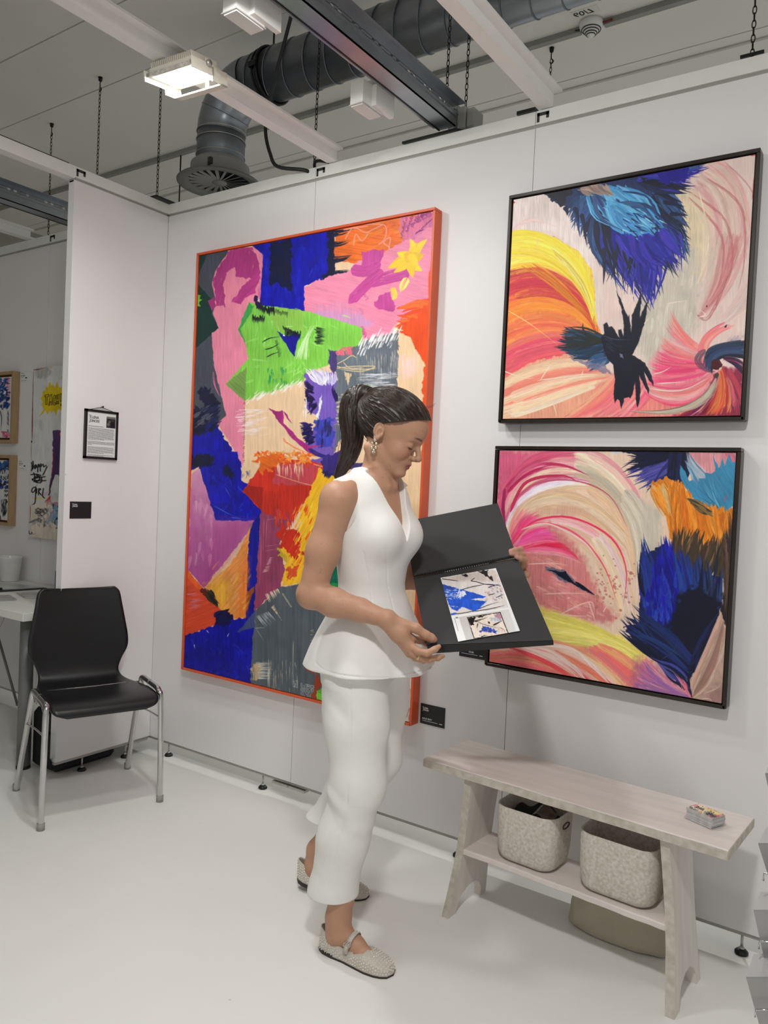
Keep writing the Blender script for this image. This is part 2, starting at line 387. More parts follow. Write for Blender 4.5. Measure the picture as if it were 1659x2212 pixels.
def paint_big():
    B = Brush(380, 430, 980, 1590, 1.25, (240, 204, 164), 3)
    A = lambda: B.frame(380, 430, 2.765); L_ = lambda: B.frame(380, 980, 3.5675)
    ROY, NAV, PNK, MAG = (16, 18, 165), (13, 20, 52), (241, 140, 166), (192, 62, 142)
    GRY, GRN, PCH, ORG = (92, 99, 110), (132, 205, 78), (243, 207, 168), (240, 100, 38)
    A()
    B.poly([(100,320),(1560,20),(1560,1600),(60,1600)], PCH, tex=.05)
    # slate and dark green on the left
    B.poly([(110,335),(310,300),(330,420),(300,760),(330,1300),(240,1370),(90,1300)], (74,78,90), tex=.10)
    B.poly([(115,335),(188,325),(128,470),(133,510),(215,600),(215,690),(256,772),(100,905)], (10,54,48), tex=.12)
    for q in [((120,590),(150,575)),((122,610),(158,600)),((126,630),(148,640)),((135,570),(135,640))]: B.stroke(q, 16, (110,190,66), spline=False, dry=.3)
    # pink figure
    B.poly([(330,292),(465,285),(524,330),(516,560),(470,640),(380,780),(420,870),(432,960),(405,1060),(412,1205),(405,1600),(388,1580),(330,1470),(248,1340),(300,1290),(270,1170),(225,980),(214,800),(256,770),(222,680),(235,600),(214,500),(240,420)], PNK, tex=.06)
    B.poly([(330,300),(455,290),(492,350),(503,440),(484,480),(400,470),(360,462),(350,400),(300,440),(285,520),(297,640),(243,640),(230,560),(222,480),(270,380)], (178,56,128), jit=3, tex=.12, dry=.12, ang=100)
    B.poly([(440,300),(520,335),(518,420),(500,380),(480,330)], PNK, jit=3)
    B.poly([(372,560),(430,490),(490,440),(503,462),(470,560),(410,598),(390,628),(333,612)], (190,60,136), jit=3, tex=.12, dry=.1, ang=-45)
    B.poly([(188,612),(226,580),(238,640),(214,668)], (172,52,122), jit=2)
    for _ in range(14): x = 480+B.r.rand()*60; y = 480+B.r.rand()*140; B.stroke([(x,y),(x+10,y+60)], 10, (205,90,160), dry=.45, a=.7, spline=False)
    # royal block
    B.poly([(452,275),(946,172),(950,450),(764,520),(778,672),(500,640),(522,332)], ROY, tex=.22, L=30, W=6)
    for _ in range(60):
        x = 520+B.r.rand()*420; y = 230+B.r.rand()*400
        B.stroke([(x,y),(x+B.r.randn()*18,y+40+50*B.r.rand())], 16, B.pick([(28,40,190),(10,12,130),(40,60,200)]), a=.45, dry=.45, spline=False)
    B.poly([(562,262),(690,240),(692,560),(600,500),(558,520)], NAV, jit=5, tex=.2, a=.95)
    B.poly([(908,182),(946,174),(952,486),(876,524),(874,460),(910,440)], NAV, jit=3)
    B.poly([(775,530),(870,478),(910,462),(905,508),(800,536)], NAV, jit=3)
    # orange top right
    B.poly([(944,170),(1560,40),(1540,150),(1400,230),(1290,330),(1060,390),(948,360)], (238,112,40), jit=4, tex=.16, ang=10, L=60)
    for _ in range(40):
        x = 1000+B.r.rand()*420; y = 110+B.r.rand()*200
        B.stroke([(x,y),(x+60+50*B.r.rand(),y-20-10*B.r.rand())], 20, B.pick([(243,128,50),(228,90,40),(246,150,60)]), a=.5, dry=.4, spline=False)
    for y in (195,214,262,276,352,362,372,436,446,470,484,500): B.stroke([(900,y+6),(985,y-3),(1010+70*B.r.rand(),y-14-6*B.r.rand())], 24, NAV, taper=(.05,.75), dry=.35)
    # pink field
    B.poly([(1060,380),(1240,320),(1400,230),(1545,100),(1524,620),(1400,690),(1300,770),(1310,800),(1130,850),(1000,745),(770,690),(766,522),(940,455),(1050,425)], (243,142,172), jit=4, tex=.07, ang=15)
    B.poly([(1330,110),(1545,60),(1535,160),(1440,240),(1350,260)], (222,118,170), jit=8, tex=.12, a=.85)
    B.sweep([(1000,110),(1200,75),(1450,40)],[(1050,125),(1250,95),(1480,60)], [(246,190,60),(240,150,60)], 10, 16, a=.6)
    for k in range(5): B.hatch(1345+k*30, 230-k*30, 1380+k*35, 110-k*8, 11, 34, 4, (130,34,110), ang=62, jl=.8)
    B.hatch(1430,210,1530,120,12,26,5,(135,38,112),ang=-35); B.hatch(1440,200,1480,180,4,26,6,(120,30,100),ang=-30)
    B.hatch(1360,170,1530,95,16,44,3,(160,60,140),ang=-50)
    for q in [[(1010,240),(1060,170),(1130,200),(1180,180),(1240,150)],[(1110,150),(1190,150),(1250,160),(1250,230),(1205,280)],[(1060,280),(1075,210),(1110,250),(1150,205)],[(1280,290),(1240,260),(1280,230),(1270,300)],[(1000,185),(1080,170),(1150,160)]]:
        B.stroke(q, 6, (246,170,170), taper=(.02,.05), br=.1, a=.8, n=18)
    # magenta cross
    B.poly([(1112,318),(1180,300),(1242,305),(1222,380),(1150,432),(1105,420)], (200,72,152), jit=3, tex=.1)
    B.stroke([(1045,420),(1140,430),(1225,385)], 70, (202,74,154), taper=(.1,.2), dry=.18)
    B.stroke([(1392,438),(1260,470),(1120,505)], 76, (198,70,150), taper=(.05,.2), dry=.2)
    B.stroke([(1235,425),(1130,520),(1030,625)], 62, (200,72,150), taper=(.1,.15), dry=.15)
    B.poly([(1180,618),(1225,570),(1280,556),(1288,600),(1314,640),(1302,668),(1200,662)], (203,74,152), jit=3, tex=.1)
    # yellow sunburst
    Y = (253,208,52)
    for e, w in [((1500,240),34),((1470,430),36),((1268,412),44),((1415,470),40),((1398,236),36),((1440,260),40),((1320,320),40),((1300,440),34),((1480,330),40),((1360,330),50),((1450,400),34)]:
        B.stroke([(1408,352),((1408+e[0])/2+8*B.r.randn(),(352+e[1])/2+8*B.r.randn()),e], w*1.5, B.pick([Y,(250,196,48)]), taper=(0,.55), dry=.12, br=.15)
    B.stroke([(1385,470),(1360,510),(1340,555)], 44, (253,226,110), taper=(.2,.4), dry=.25); B.stroke([(1290,530),(1305,580),(1290,600)], 40, (250,206,80), taper=(.1,.4), dry=.25)
    # lavender wash and combs
    B.poly([(758,690),(900,652),(1100,690),(1190,735),(1130,775),(1000,760),(780,700)], (208,156,204), jit=8, tex=.06, a=.85, soft=6)
    B.poly([(800,640),(1000,610),(1120,690),(900,690)], (228,150,190), jit=8, a=.6, soft=8)
    B.hatch(1120,560,1150,600,6,30,4,(200,90,150),ang=-20); B.hatch(1100,650,1120,690,5,28,3,(205,110,160),ang=-10); B.hatch(1110,760,1140,830,9,34,4,(190,60,130),ang=5)
    # right orange flame and border
    for _ in range(46):
        y = 610+B.r.rand()*330; B.stroke([(1535,y),(1440,y+10*B.r.randn()),(1300+120*B.r.rand(),y+20+20*B.r.randn())], 46, B.pick([(243,84,30),(240,70,28),(246,110,44)]), taper=(0,.6), dry=.25)
    B.poly([(1530,600),(1440,700),(1300,770),(1385,800),(1430,880),(1440,960),(1490,1010),(1500,1600),(1540,1600)], (242,82,30), jit=6, tex=.08)
    # grey field right of the green
    B.poly([(915,905),(1080,862),(1332,788),(1325,1110),(1345,1200),(1010,1400),(900,1580),(930,1400),(955,1050)], (108,116,126), jit=5, tex=.14)
    # green mass
    B.poly([(436,618),(500,630),(776,668),(1000,735),(1112,768),(1112,862),(1000,905),(918,912),(930,985),(772,1040),(762,1092),(412,1208),(296,1106),(428,960),(422,870),(372,780)], GRN, jit=2, tex=.10)
    B.poly([(590,640),(770,670),(760,790),(620,790),(560,720)], (150,196,84), jit=4, a=.7)
    for _ in range(70):
        x = 440+B.r.rand()*560; y = 690+B.r.rand()*430
        if y > 1130-(x-420)*.3: continue
        th = B.r.rand()*3.14; l = 40+70*B.r.rand()
        B.stroke([(x,y),(x+np.cos(th)*l,y+np.sin(th)*l)], 12, B.pick([(160,226,112),(108,192,72),(176,232,140),(120,200,64)]), a=.6, dry=.45, spline=False)
    B.poly([(436,616),(466,640),(446,690),(386,770),(416,872),(370,780)], (62,160,76), jit=2)
    B.poly([(296,1106),(420,1008),(412,1208)], (122,160,80), jit=2, tex=.12, ang=45)
    for _ in range(26): x = 550+B.r.rand()*110; y = 1000+B.r.rand()*90; B.stroke([(x,y),(x+4*B.r.randn(),y+34)], 9, (30,140,92), dry=.4, a=.7, spline=False)
    for _ in range(16):
        a0 = B.r.rand(); B.stroke([(700+80*a0,960),(760+30*a0,840),(800+40*B.r.rand(),760)], 7, (214,240,190), a=.6, dry=.4)
    K = (16,22,30)
    B.hatch(455,712,530,722,14,52,5,K); B.hatch(500,655,590,672,18,60,6,K); B.hatch(592,668,668,690,10,40,4,K,ang=100); B.hatch(640,772,690,790,9,40,4,K,ang=70); B.hatch(660,800,745,815,13,56,5,K,ang=95)
    B.hatch(860,768,860,868,15,60,5,K,ang=8,jl=.3); B.hatch(470,590,500,650,8,50,14,(38,24,74),ang=110)
    for q in [[(515,856),(560,832),(620,822)],[(540,945),(580,925),(615,915)],[(530,900),(580,885),(618,860)]]: B.stroke(q, 6, K, dry=.15)
    B.hatch(598,840,622,940,11,26,3,K,ang=-40)
    B.poly([(604,790),(650,815),(745,812),(722,862),(706,942)], (22,22,150), jit=1.5); B.hatch(650,800,745,815,13,50,5,(14,18,40),ang=95)
    B.stroke([(640,812),(652,818)],8,(240,240,240),spline=False)
    # white dry marks over grey
    for _ in range(60):
        x = 1080+B.r.rand()*260; y = 880-(x-1080)*.36+B.r.randn()*24; B.stroke([(x,y+30),(x+26,y-24)], 8, (240,238,236), dry=.42, spline=False)
    for _ in range(50): x = 1060+B.r.rand()*270; y = 900+B.r.rand()*130; B.stroke([(x,y),(x+3,y+70)], 6, B.pick([(205,200,190),(170,170,170),(226,206,170)]), dry=.5, a=.6, spline=False)
    for _ in range(50): x = 1180+B.r.rand()*170; y = 1035+B.r.rand()*90; B.stroke([(x,y),(x-110,y+4)], 5, (222,222,226), dry=.45, a=.8, spline=False)
    for _ in range(60): x = 900+B.r.rand()*160; y = 1160+B.r.rand()*190; B.stroke([(x,y),(x+70,y-10)], 7, (232,208,164), dry=.45, a=.8, spline=False)
    for q in [[(962,985),(1010,960),(1050,935),(1080,950)],[(960,1000),(1060,1018),(1200,1012)],[(960,1012),(1050,1000),(1190,1000),(1100,1030),(970,1015)],[(1000,975),(1040,1010),(1120,1008)]]: B.stroke(q, 5, (226,204,160), taper=(.02,.1), n=18, br=.1)
    B.poly([(1000,1030),(1050,1040),(1024,1110)], (226,202,158), jit=4, dry=.3); B.poly([(1140,1100),(1165,1110),(1150,1150)], (110,180,110), jit=3)
    B.poly([(955,905),(1000,880),(1060,880),(1050,930),(960,932)], (232,110,130), jit=4, dry=.25, ang=70)
    B.poly([(1330,800),(1400,830),(1490,1000),(1490,1600),(1330,1600),(1345,1180),(1322,1100)], (245,208,166), jit=4, tex=.05)
    B.poly([(1340,950),(1440,930),(1420,1050),(1360,1070)], (246,206,206), jit=8, soft=10, a=.7)
    B.poly([(1480,1000),(1545,1000),(1520,1600),(1462,1600),(1484,1300),(1472,1150)], (243,84,32), jit=3)
    # purple form
    B.poly([(912,905),(960,915),(955,1060),(920,1010)], (78,62,120), jit=5, dry=.15)
    B.poly([(770,1045),(950,1040),(962,1200),(942,1600),(820,1600),(770,1460),(855,1310),(780,1250)], (122,92,190), jit=5, tex=.10)
    B.poly([(830,1330),(940,1300),(935,1480),(840,1480)], (66,70,178), jit=8, dry=.2)
    B.feathers([(800,1120),(810,1180),(830,1240)],[(770,1060),(760,1170),(800,1300)], [(46,30,90),(30,20,64)], 40, 12, spread=22)
    B.feathers([(850,1100),(900,1090),(950,1100)],[(770,1010),(880,1010),(965,1040)], [(226,220,246),(196,184,232)], 60, 13, spread=22)
    B.feathers([(800,1340),(810,1400),(820,1450)],[(740,1330),(745,1420),(790,1480)], [(46,34,100),(28,22,70)], 46, 13, spread=22)
    B.feathers([(940,1120),(945,1180)],[(955,1220),(966,1210)], [(40,28,80)], 14, 9)
    for _ in range(26): x = 850+B.r.rand()*80; y = 1300+B.r.rand()*130; B.stroke([(x,y),(x-8,y+60)], 14, B.pick([(40,60,170),(50,40,110),(70,80,200),(38,50,96)]), dry=.3, spline=False)
    B.poly([(868,1162),(874,1190),(856,1316),(836,1300)], (240,238,250), jit=3, dry=.15)
    for _ in range(30): x = 730+B.r.rand()*50; y = 1180+B.r.rand()*80; B.stroke([(x,y),(x+2,y+60)], 4, (246,240,246), dry=.4, spline=False)
    # face peach and dry whites
    B.poly([(412,1205),(762,1090),(770,1230),(735,1330),(762,1465),(862,1545),(700,1590),(405,1600)], PCH, jit=3, tex=.05)
    for _ in range(80): x = 420+B.r.rand()*340; y = 1200-(x-412)*.32+B.r.randn()*12; B.stroke([(x,y+14),(x+26,y-16)], 8, (246,240,230), dry=.45, a=.8, spline=False)
    for _ in range(80): x = 350+B.r.rand()*150; y = 1260+B.r.rand()*150; B.stroke([(x,y),(x+60,y-6)], 8, (250,226,226), dry=.5, a=.7, spline=False)
    B.hatch(412,1210,405,1576,40,16,4,(150,70,80),ang=10,jl=.9)
    B.poly([(555,1250),(600,1268),(634,1262),(646,1300),(640,1335),(700,1395),(730,1430),(792,1470),(884,1548),(800,1522),(740,1470),(690,1425),(650,1370),(612,1328),(575,1275)], (172,46,126), jit=1.5, tex=.14)
    B.stroke([(632,1266),(660,1290),(668,1310),(694,1340)], 11, (168,44,120)); B.stroke([(640,1270),(652,1300),(650,1320)], 5, PCH)
    B.stroke([(640,1440),(700,1480),(790,1520)], 9, (244,130,70), dry=.3); B.stroke([(640,1430),(660,1445)],6,(236,120,90),spline=False)
    B.stroke([(790,1480),(850,1475),(880,1468)], 8, (200,60,110)); B.stroke([(790,1490),(860,1530),(960,1545)], 24, (44,44,130), dry=.2)
    # left navy mess and blue
    B.poly([(96,1330),(205,1290),(300,1440),(392,1600),(80,1600)], ROY, jit=4, tex=.2)
    B.feathers([(150,1180),(200,1220),(180,1340),(120,1400)],[(170,1100),(270,1230),(110,1230),(90,1300)], [NAV,(16,26,66)], 70, 30, dry=.2, spread=34)
    for _ in range(30): x = 95+B.r.rand()*130; y = 1260+B.r.rand()*160; B.stroke([(x,y),(x+50,y-40)], 24, B.pick([NAV,(20,30,80),(80,84,98)]), dry=.35, spline=False)
    B.stroke([(222,1030),(232,1110),(262,1180)], 10, (236,110,160), dry=.3)
    # ---------- lower half
    L_()
    B.poly([(90,0),(470,-20),(502,70),(502,212),(560,240),(665,440),(652,520),(300,515),(240,330),(180,100),(100,140)], ROY, jit=2, tex=.22)
    for _ in range(60):
        x = 250+B.r.rand()*360; y = 120+B.r.rand()*360
        B.stroke([(x,y),(x+30*B.r.randn(),y+50)], 18, B.pick([(24,40,190),(12,14,120),(44,70,210),(14,16,90)]), a=.5, dry=.45, spline=False)
    B.feathers([(150,40),(220,30),(260,60)],[(110,110),(200,110),(300,80)], [NAV,(16,24,60)], 40, 34, dry=.2, spread=40)
    B.feathers([(380,100),(420,140)],[(340,160),(440,200)], [(16,24,60)], 16, 20, dry=.3, spread=30)
    for q in [[(380,260),(470,430)],[(290,400),(420,470),(500,500)],[(420,490),(560,510)]]: B.stroke(q, 5, (70,110,220), dry=.3)
    B.poly([(470,-10),(520,-10),(505,60),(500,70)], (240,150,190), jit=3, dry=.2)
    # pink-violet shape
    B.poly([(176,108),(252,330),(306,520),(626,518),(215,1036),(84,890),(95,620),(122,150)], (226,158,192), jit=2, tex=.10, grad=((160,58,134),80), L=80, W=8)
    B.poly([(306,522),(620,520),(330,890),(215,1030),(200,700)], (178,74,144), jit=6, a=.55, soft=20)
    for _ in range(30): x = 110+B.r.rand()*180; y = 300+B.r.rand()*500; B.stroke([(x,y),(x+20*B.r.randn(),y+110)], 26, B.pick([(206,120,178),(186,84,156),(234,176,200)]), a=.4, dry=.4, spline=False)
    B.poly([(560,545),(626,520),(600,600),(570,660)], (150,100,120), jit=4, dry=.3)
    # blue strip and brown wedge
    B.poly([(582,560),(655,440),(645,640),(604,1320),(535,1280),(556,700)], (20,22,150), jit=2, tex=.2)
    B.poly([(612,1022),(545,1060),(530,1268)], (150,76,34), jit=2)
    # orange wedge
    B.poly([(577,562),(558,700),(534,1266),(430,1272),(350,1222),(220,1040),(420,850),(480,760)], (233,148,72), jit=2, tex=.12, ang=-50)
    B.poly([(230,1040),(330,950),(420,1000),(390,1200),(340,1200)], (240,182,54), jit=10, soft=14, a=.8)
    B.poly([(540,720),(560,900),(534,1266),(470,1268),(500,900)], (238,116,44), jit=6, soft=10, a=.7)
    for _ in range(46): x = 260+B.r.rand()*280; y = 880+B.r.rand()*360; B.stroke([(x,y),(x+50,y-70)], 18, B.pick([(244,190,80),(232,130,60),(238,160,110),(226,150,130)]), a=.5, dry=.45, spline=False)
    # red wedge at the left edge
    B.poly([(84,895),(212,1040),(352,1216),(328,1312),(55,1410),(70,1100)], (222,76,46), jit=2, tex=.10, ang=-20)
    B.poly([(84,895),(212,1040),(190,1060),(84,950)], (240,100,40), jit=3)
    for _ in range(20): x = 80+B.r.rand()*80; y = 1080+B.r.rand()*120; B.stroke([(x,y),(x+70,y-10)], 12, (214,120,140), a=.6, dry=.5, spline=False)
    B.feathers([(220,1050),(260,1100)],[(320,1150),(330,1190)], [(60,50,30),(30,30,24)], 26, 20, dry=.3, spread=30)
    B.stroke([(186,1050),(230,1070),(215,1095)], 36, (96,30,20), dry=.2)
    B.feathers([(340,1290),(380,1260)],[(400,1200),(420,1330)], [(20,18,70),(16,14,50)], 34, 30, dry=.15, spread=50)
    # bottom blue
    B.poly([(50,1408),(330,1312),(430,1276),(534,1266),(610,1290),(580,1800),(30,1660)], (18,20,158), jit=3, tex=.22)
    B.feathers([(360,1260),(400,1260)],[(320,1330),(420,1340)], [(24,18,80)], 16, 26, spread=30)
    for _ in range(70):
        x = 70+B.r.rand()*480; y = 1420+B.r.rand()*300
        B.stroke([(x,y),(x+30*B.r.randn(),y+40)], 16, B.pick([(30,44,190),(12,12,110),(50,70,200),(20,16,80)]), a=.45, dry=.45, spline=False)
    for q in [[(236,1360),(256,1386)],[(395,1410),(412,1380)],[(140,1470),(144,1500)]]: B.stroke(q, 6, (190,200,240), spline=False)
    # mauve column
    B.poly([(655,440),(720,320),(960,420),(860,560),(800,690),(835,900),(805,1032),(690,1130),(604,1215),(640,640)], (150,66,98), jit=3, tex=.14, L=90, W=4)
    for q in [[(655,620),(650,900),(620,1180)],[(680,500),(670,760)]]: B.stroke(q, 10, (178,86,120), dry=.3)
    # grey
    B.poly([(806,1030),(945,1008),(1300,1000),(1300,1960),(570,1786),(606,1215),(690,1128)], (88,97,104), jit=3, tex=.13, L=120, W=4)
    B.poly([(612,1205),(474,1376),(604,1346)], (70,82,118), jit=2, a=.9)
    # red/orange block
    B.poly([(514,286),(640,110),(720,20),(1120,70),(1190,50),(1075,262),(955,430),(905,520),(800,500),(740,478),(662,446)], (204,50,36), jit=3, tex=.14)
    B.poly([(514,286),(560,240),(670,265),(662,440)], (160,36,28), jit=2, a=.8)
    B.poly([(765,80),(1110,80),(1045,245),(745,235)], (190,74,92), jit=4, a=.8)
    B.poly([(1105,70),(1190,50),(1070,250),(1040,240)], (206,72,66), jit=3, a=.8)
    for _ in range(90):
        x = 620+B.r.rand()*420; y = -10+B.r.rand()*80; th = B.r.rand()*6.28
        B.stroke([(x,y),(x+50*np.cos(th),y+40*np.sin(th))], 20, B.pick([(240,110,40),(246,140,52),(226,80,36),(250,160,60)]), dry=.35, spline=False)
    B.poly([(660,30),(820,10),(780,110),(640,150)], (238,112,40), jit=12, dry=.2, ang=30)
    for _ in range(46): x = 780+B.r.rand()*200; y = 60+B.r.rand()*60; B.stroke([(x,y),(x+3,y+40+60*B.r.rand())], 7, (240,200,170), dry=.4, a=.8, spline=False)
    for q in [[(945,60),(947,220)],[(770,160),(950,220),(1130,265)],[(1060,80),(1130,100),(1220,108)]]: B.stroke(q, 6, (240,170,120), taper=(.05,.2))
    for _ in range(30): x = 760+B.r.rand()*160; y = 420+B.r.rand()*110; B.stroke([(x,y),(x+4,y+70)], 15, B.pick([(206,52,38),(226,90,50),(170,60,80)]), dry=.35, spline=False)
    # yellow diagonal with red streaks
    B.poly([(1112,108),(1198,168),(1300,160),(1200,600),(1010,760),(965,1004),(818,1012),(856,800),(788,740),(955,600),(965,430)], (250,190,40), jit=4, tex=.10, ang=-62)
    B.poly([(800,560),(960,600),(940,720),(1000,780),(900,800),(790,690)], (205,46,30), jit=10, dry=.15, ang=-60)
    for _ in range(80):
        x = 900+B.r.rand()*150; y = 420+B.r.rand()*520; B.stroke([(x,y),(x+26,y-60)], 13, B.pick([(226,80,30),(240,130,36),(252,206,60),(248,170,40)]), dry=.38, spline=False)
    B.poly([(860,880),(930,860),(940,960),(850,970)], (214,80,40), jit=8, dry=.3, ang=-60)
    B.poly([(780,720),(860,790),(850,860),(800,800)], (200,170,50), jit=6, dry=.2)
    B.poly([(1120,20),(1300,-20),(1300,200),(1190,170),(1140,150)], (60,44,124), jit=6, tex=.15)
    B.feathers([(1140,130),(1200,160)],[(1130,170),(1180,200)], [(40,34,90)], 20, 10)
    # white dry marks
    W = (236,226,206)
    for k in range(10): B.stroke([(668+6*k,910-12*k+3),(720+3*k,900-11*k)], 5, (240,190,190), dry=.2, spline=False)
    for k in range(11): B.stroke([(690+9*k,1080-4*k),(722+8*k,1150-7*k)], 8, (238,220,190), dry=.3, spline=False)
    for k in range(12): B.stroke([(620+8*k,1250-3*k),(690+7*k,1340-5*k)], 5, (200,206,214), dry=.38, spline=False)
    for k in range(14): B.stroke([(736+6*k,1190+7*k),(760+4*k,1165+9*k)], 8, (236,206,180), dry=.3, spline=False)
    for k in range(18): B.hatch(820+4*k,1075+6*k,824+4*k,1081+6*k,1,18,4,(222,206,170),ang=-20)
    for k in range(26): B.stroke([(614,1610+5*k),(700+50*B.r.rand(),1608+5*k)], 5, B.pick([W,(200,200,196)]), dry=.35, spline=False)
    B.poly([(590,1640),(640,1610),(645,1720),(600,1740)], (196,170,130), jit=8, dry=.3)
    for k in range(60): x = 700+B.r.rand()*240; y = 1580+B.r.rand()*220; B.stroke([(x,y),(x+1,y+100)], 4, B.pick([W,(170,176,176),(210,190,150)]), dry=.5, a=.7, spline=False)
    for k in range(30): x = 560+B.r.rand()*420; B.stroke([(x,1760+(x-560)*.26),(x+2,1810+(x-560)*.26)], 8, B.pick([W,(190,180,150)]), dry=.45, spline=False)
    for k in range(10): B.hatch(960,1770+11*k,1075,1792+11*k,16,8,5,(240,240,240),ang=0,jl=.9)
    for k in range(5): B.hatch(905,1745+12*k,940,1755+12*k,6,7,5,(226,226,226),ang=0,jl=.9)
    for k in range(40): y = 1330+B.r.rand()*240; B.stroke([(1030+30*B.r.rand(),y),(1065,y+4)], 3, (190,180,150), dry=.45, spline=False)
    B.stroke([(905,1440),(900,1700)], 4, (200,190,160), dry=.3); B.stroke([(610,1345),(690,1340)], 4, (200,205,210)); B.stroke([(620,1350),(680,1450)], 4, (150,156,160))
    for q in [[(700,510),(690,750)],[(700,508),(780,500)],[(690,715),(790,700)],[(690,750),(780,735)]]: B.stroke(q, 4, (206,130,150), br=.1, a=.8)
    # bottom right corner
    B.poly([(1085,1690),(1120,1760),(1095,1920),(1045,1890)], (170,66,34), jit=6); B.stroke([(995,1655),(1060,1690),(1100,1700)], 16, (176,70,40), dry=.25)
    B.poly([(1085,1830),(1160,1790),(1400,1800),(1400,2000),(1085,1912)], (128,208,70), jit=4); B.poly([(1085,1840),(1160,1790),(1150,1860)], (90,180,60), jit=4, dry=.3)
    # parts behind the waist and beside the neck
    B.frame(0, 0, 1)
    B.poly([(700,1110),(800,1060),(880,1090),(880,1300),(790,1290),(735,1200)], (226,120,150), jit=2)
    B.poly([(700,1290),(770,1250),(880,1280),(886,1470),(800,1500),(700,1400)], (96,104,112), jit=2)
    B.poly([(770,1440),(880,1400),(884,1560),(760,1530)], (20,24,150), jit=2, tex=.2)
    B.poly([(700,1220),(740,1200),(770,1290),(720,1300)], (14,110,84), jit=2, tex=.25); B.poly([(705,1262),(730,1258),(728,1290),(700,1290)], (30,150,70), jit=3, dry=.2)
    B.poly([(820,980),(845,1010),(868,1076),(880,1200),(800,1200)], (26,34,176), jit=1.5, tex=.2); B.poly([(845,1010),(862,1010),(872,1080),(866,1076)], (96,104,112), jit=1)
    B.poly([(760,1000),(838,1000),(840,1200),(760,1200)], (70,60,120), jit=3)
    B.poly([(862,1000),(922,1000),(912,1470),(880,1470)], (243,206,164), jit=2, tex=.06)
    B.poly([(880,1450),(908,1450),(890,1580),(872,1580)], (232,222,206), jit=2)
    for k in range(16): x = 878+B.r.rand()*16; y = 1480+B.r.rand()*60; B.stroke([(x,y),(x-4,y+30)], 4, B.pick([(206,110,120),(190,196,110),(220,90,60)]), dry=.3, spline=False)
    B.poly([(926,600),(946,440),(942,560),(920,1100),(905,1380),(893,1580),(886,1580),(900,1380),(914,1100),(917,1000)], (243,84,32), jit=2)
    return B
def paint_upper():
    B = Brush(1060, 300, 1659, 925, 1.25, (238, 210, 200), 5); B.frame(1050, 300, 2.724)
    B.poly([(60,300),(1640,20),(1640,1700),(40,1700)], (238,212,202), tex=.05, jit=0)
    # pale ground, tan and pink arcs on the right
    B.poly([(140,330),(330,310),(560,480),(640,700),(660,1050),(560,700),(400,560),(140,560)], (244,226,220), jit=6, soft=12)
    B.poly([(1100,300),(1290,330),(1300,620),(1240,860),(1180,700)], (232,212,176), jit=10, soft=16, a=.9)
    B.poly([(930,700),(1240,640),(1260,1050),(1000,1420),(880,1260)], (212,202,186), jit=10, soft=14, a=.95, tex=.08, ang=95)
    PK = [(226,160,160),(236,196,188),(214,140,140),(232,212,196),(224,176,170)]
    B.sweep([(1320,120),(1500,180),(1560,380),(1560,700)],[(1180,330),(1330,420),(1330,700),(1240,860)], [PK,[(236,208,196),(228,200,180)],PK,[(232,212,180),(236,216,190)]], 130, 26, a=.6, jit=14)
    B.sweep([(1560,560),(1500,760),(1440,900),(1270,1060)],[(1330,560),(1330,760),(1290,900),(1240,1040)], [PK,[(200,120,120),(226,170,166)],[(222,196,180),(210,190,180)]], 90, 22, a=.6, jit=14)
    B.sweep([(1580,700),(1540,860),(1440,1000),(1330,1080)],[(1590,900),(1560,980),(1500,1040),(1440,1080)], [[(228,206,196),(222,190,184)]], 30, 26, a=.6)
    for q in [[(1210,320),(1400,470),(1450,700),(1400,880),(1260,1030)],[(1190,340),(1380,560),(1380,820),(1280,1010)],[(1300,230),(1500,400),(1520,700),(1480,900)]]: B.stroke(q, 16, (196,110,112), a=.7, dry=.3, n=20)
    B.stroke([(1240,1035),(1300,1060),(1370,940),(1440,760)], 20, (190,92,96), a=.7, dry=.3)
    B.stroke([(1250,300),(1310,600),(1240,860)], 8, (240,224,200)); B.stroke([(1400,130),(1560,300),(1590,480)], 10, (206,150,150), a=.7)
    B.poly([(1530,75),(1590,65),(1585,95),(1560,100)], (206,70,84), jit=3); B.stroke([(1582,220),(1576,290),(1565,360)], 14, (206,64,76)); B.stroke([(1590,100),(1590,200)], 10, (214,110,114))
    for _ in range(36): x = 940+B.r.rand()*290; y = 720+B.r.rand()*460; B.stroke([(x,y),(x-10,y+90)], 20, B.pick([(204,194,180),(222,212,198),(196,184,166)]), a=.5, dry=.4)
    B.stroke([(150,345),(230,335),(310,312)], 16, (232,150,150), dry=.3); B.stroke([(145,372),(172,374)], 22, (214,90,100)); B.stroke([(150,540),(260,480),(420,520)], 26, (240,206,200), dry=.4)
    # the yellow and red fan
    T0, T1 = [(100,575),(330,480),(660,660),(640,1095)], [(90,1425),(300,1275),(520,1240),(700,1310)]
    YL = [(255,226,66),(255,232,104),(252,214,50)]; YO = [(252,196,60),(250,180,52)]; RD = [(206,48,66),(220,70,72),(196,40,60)]; OR = [(252,140,46),(250,164,60),(246,110,60)]
    CO = [(246,120,76),(240,100,90),(250,150,80)]; PI = [(230,92,100),(226,80,110),(240,120,110)]
    B.poly([(105,590),(250,545),(400,578),(540,660),(620,770),(642,900),(632,1060),(668,1120),(720,1320),(620,1290),(480,1262),(250,1312),(80,1430)], (248,150,72), jit=2)
    B.poly([(105,590),(250,545),(400,578),(540,660),(620,770),(642,900),(632,1060),(560,960),(400,840),(250,780),(105,750)], (254,222,76), jit=2)
    B.poly([(105,775),(260,788),(420,860),(520,960),(640,1110),(400,1000),(110,900)], (214,66,66), jit=4)
    B.sweep(T0, T1, [YL,YL,YL,YO,RD,RD,OR,OR,CO,CO,PI,PI,PI], 330, 22, a=.75, jit=7, taper=(.05,.55), dry=.38)
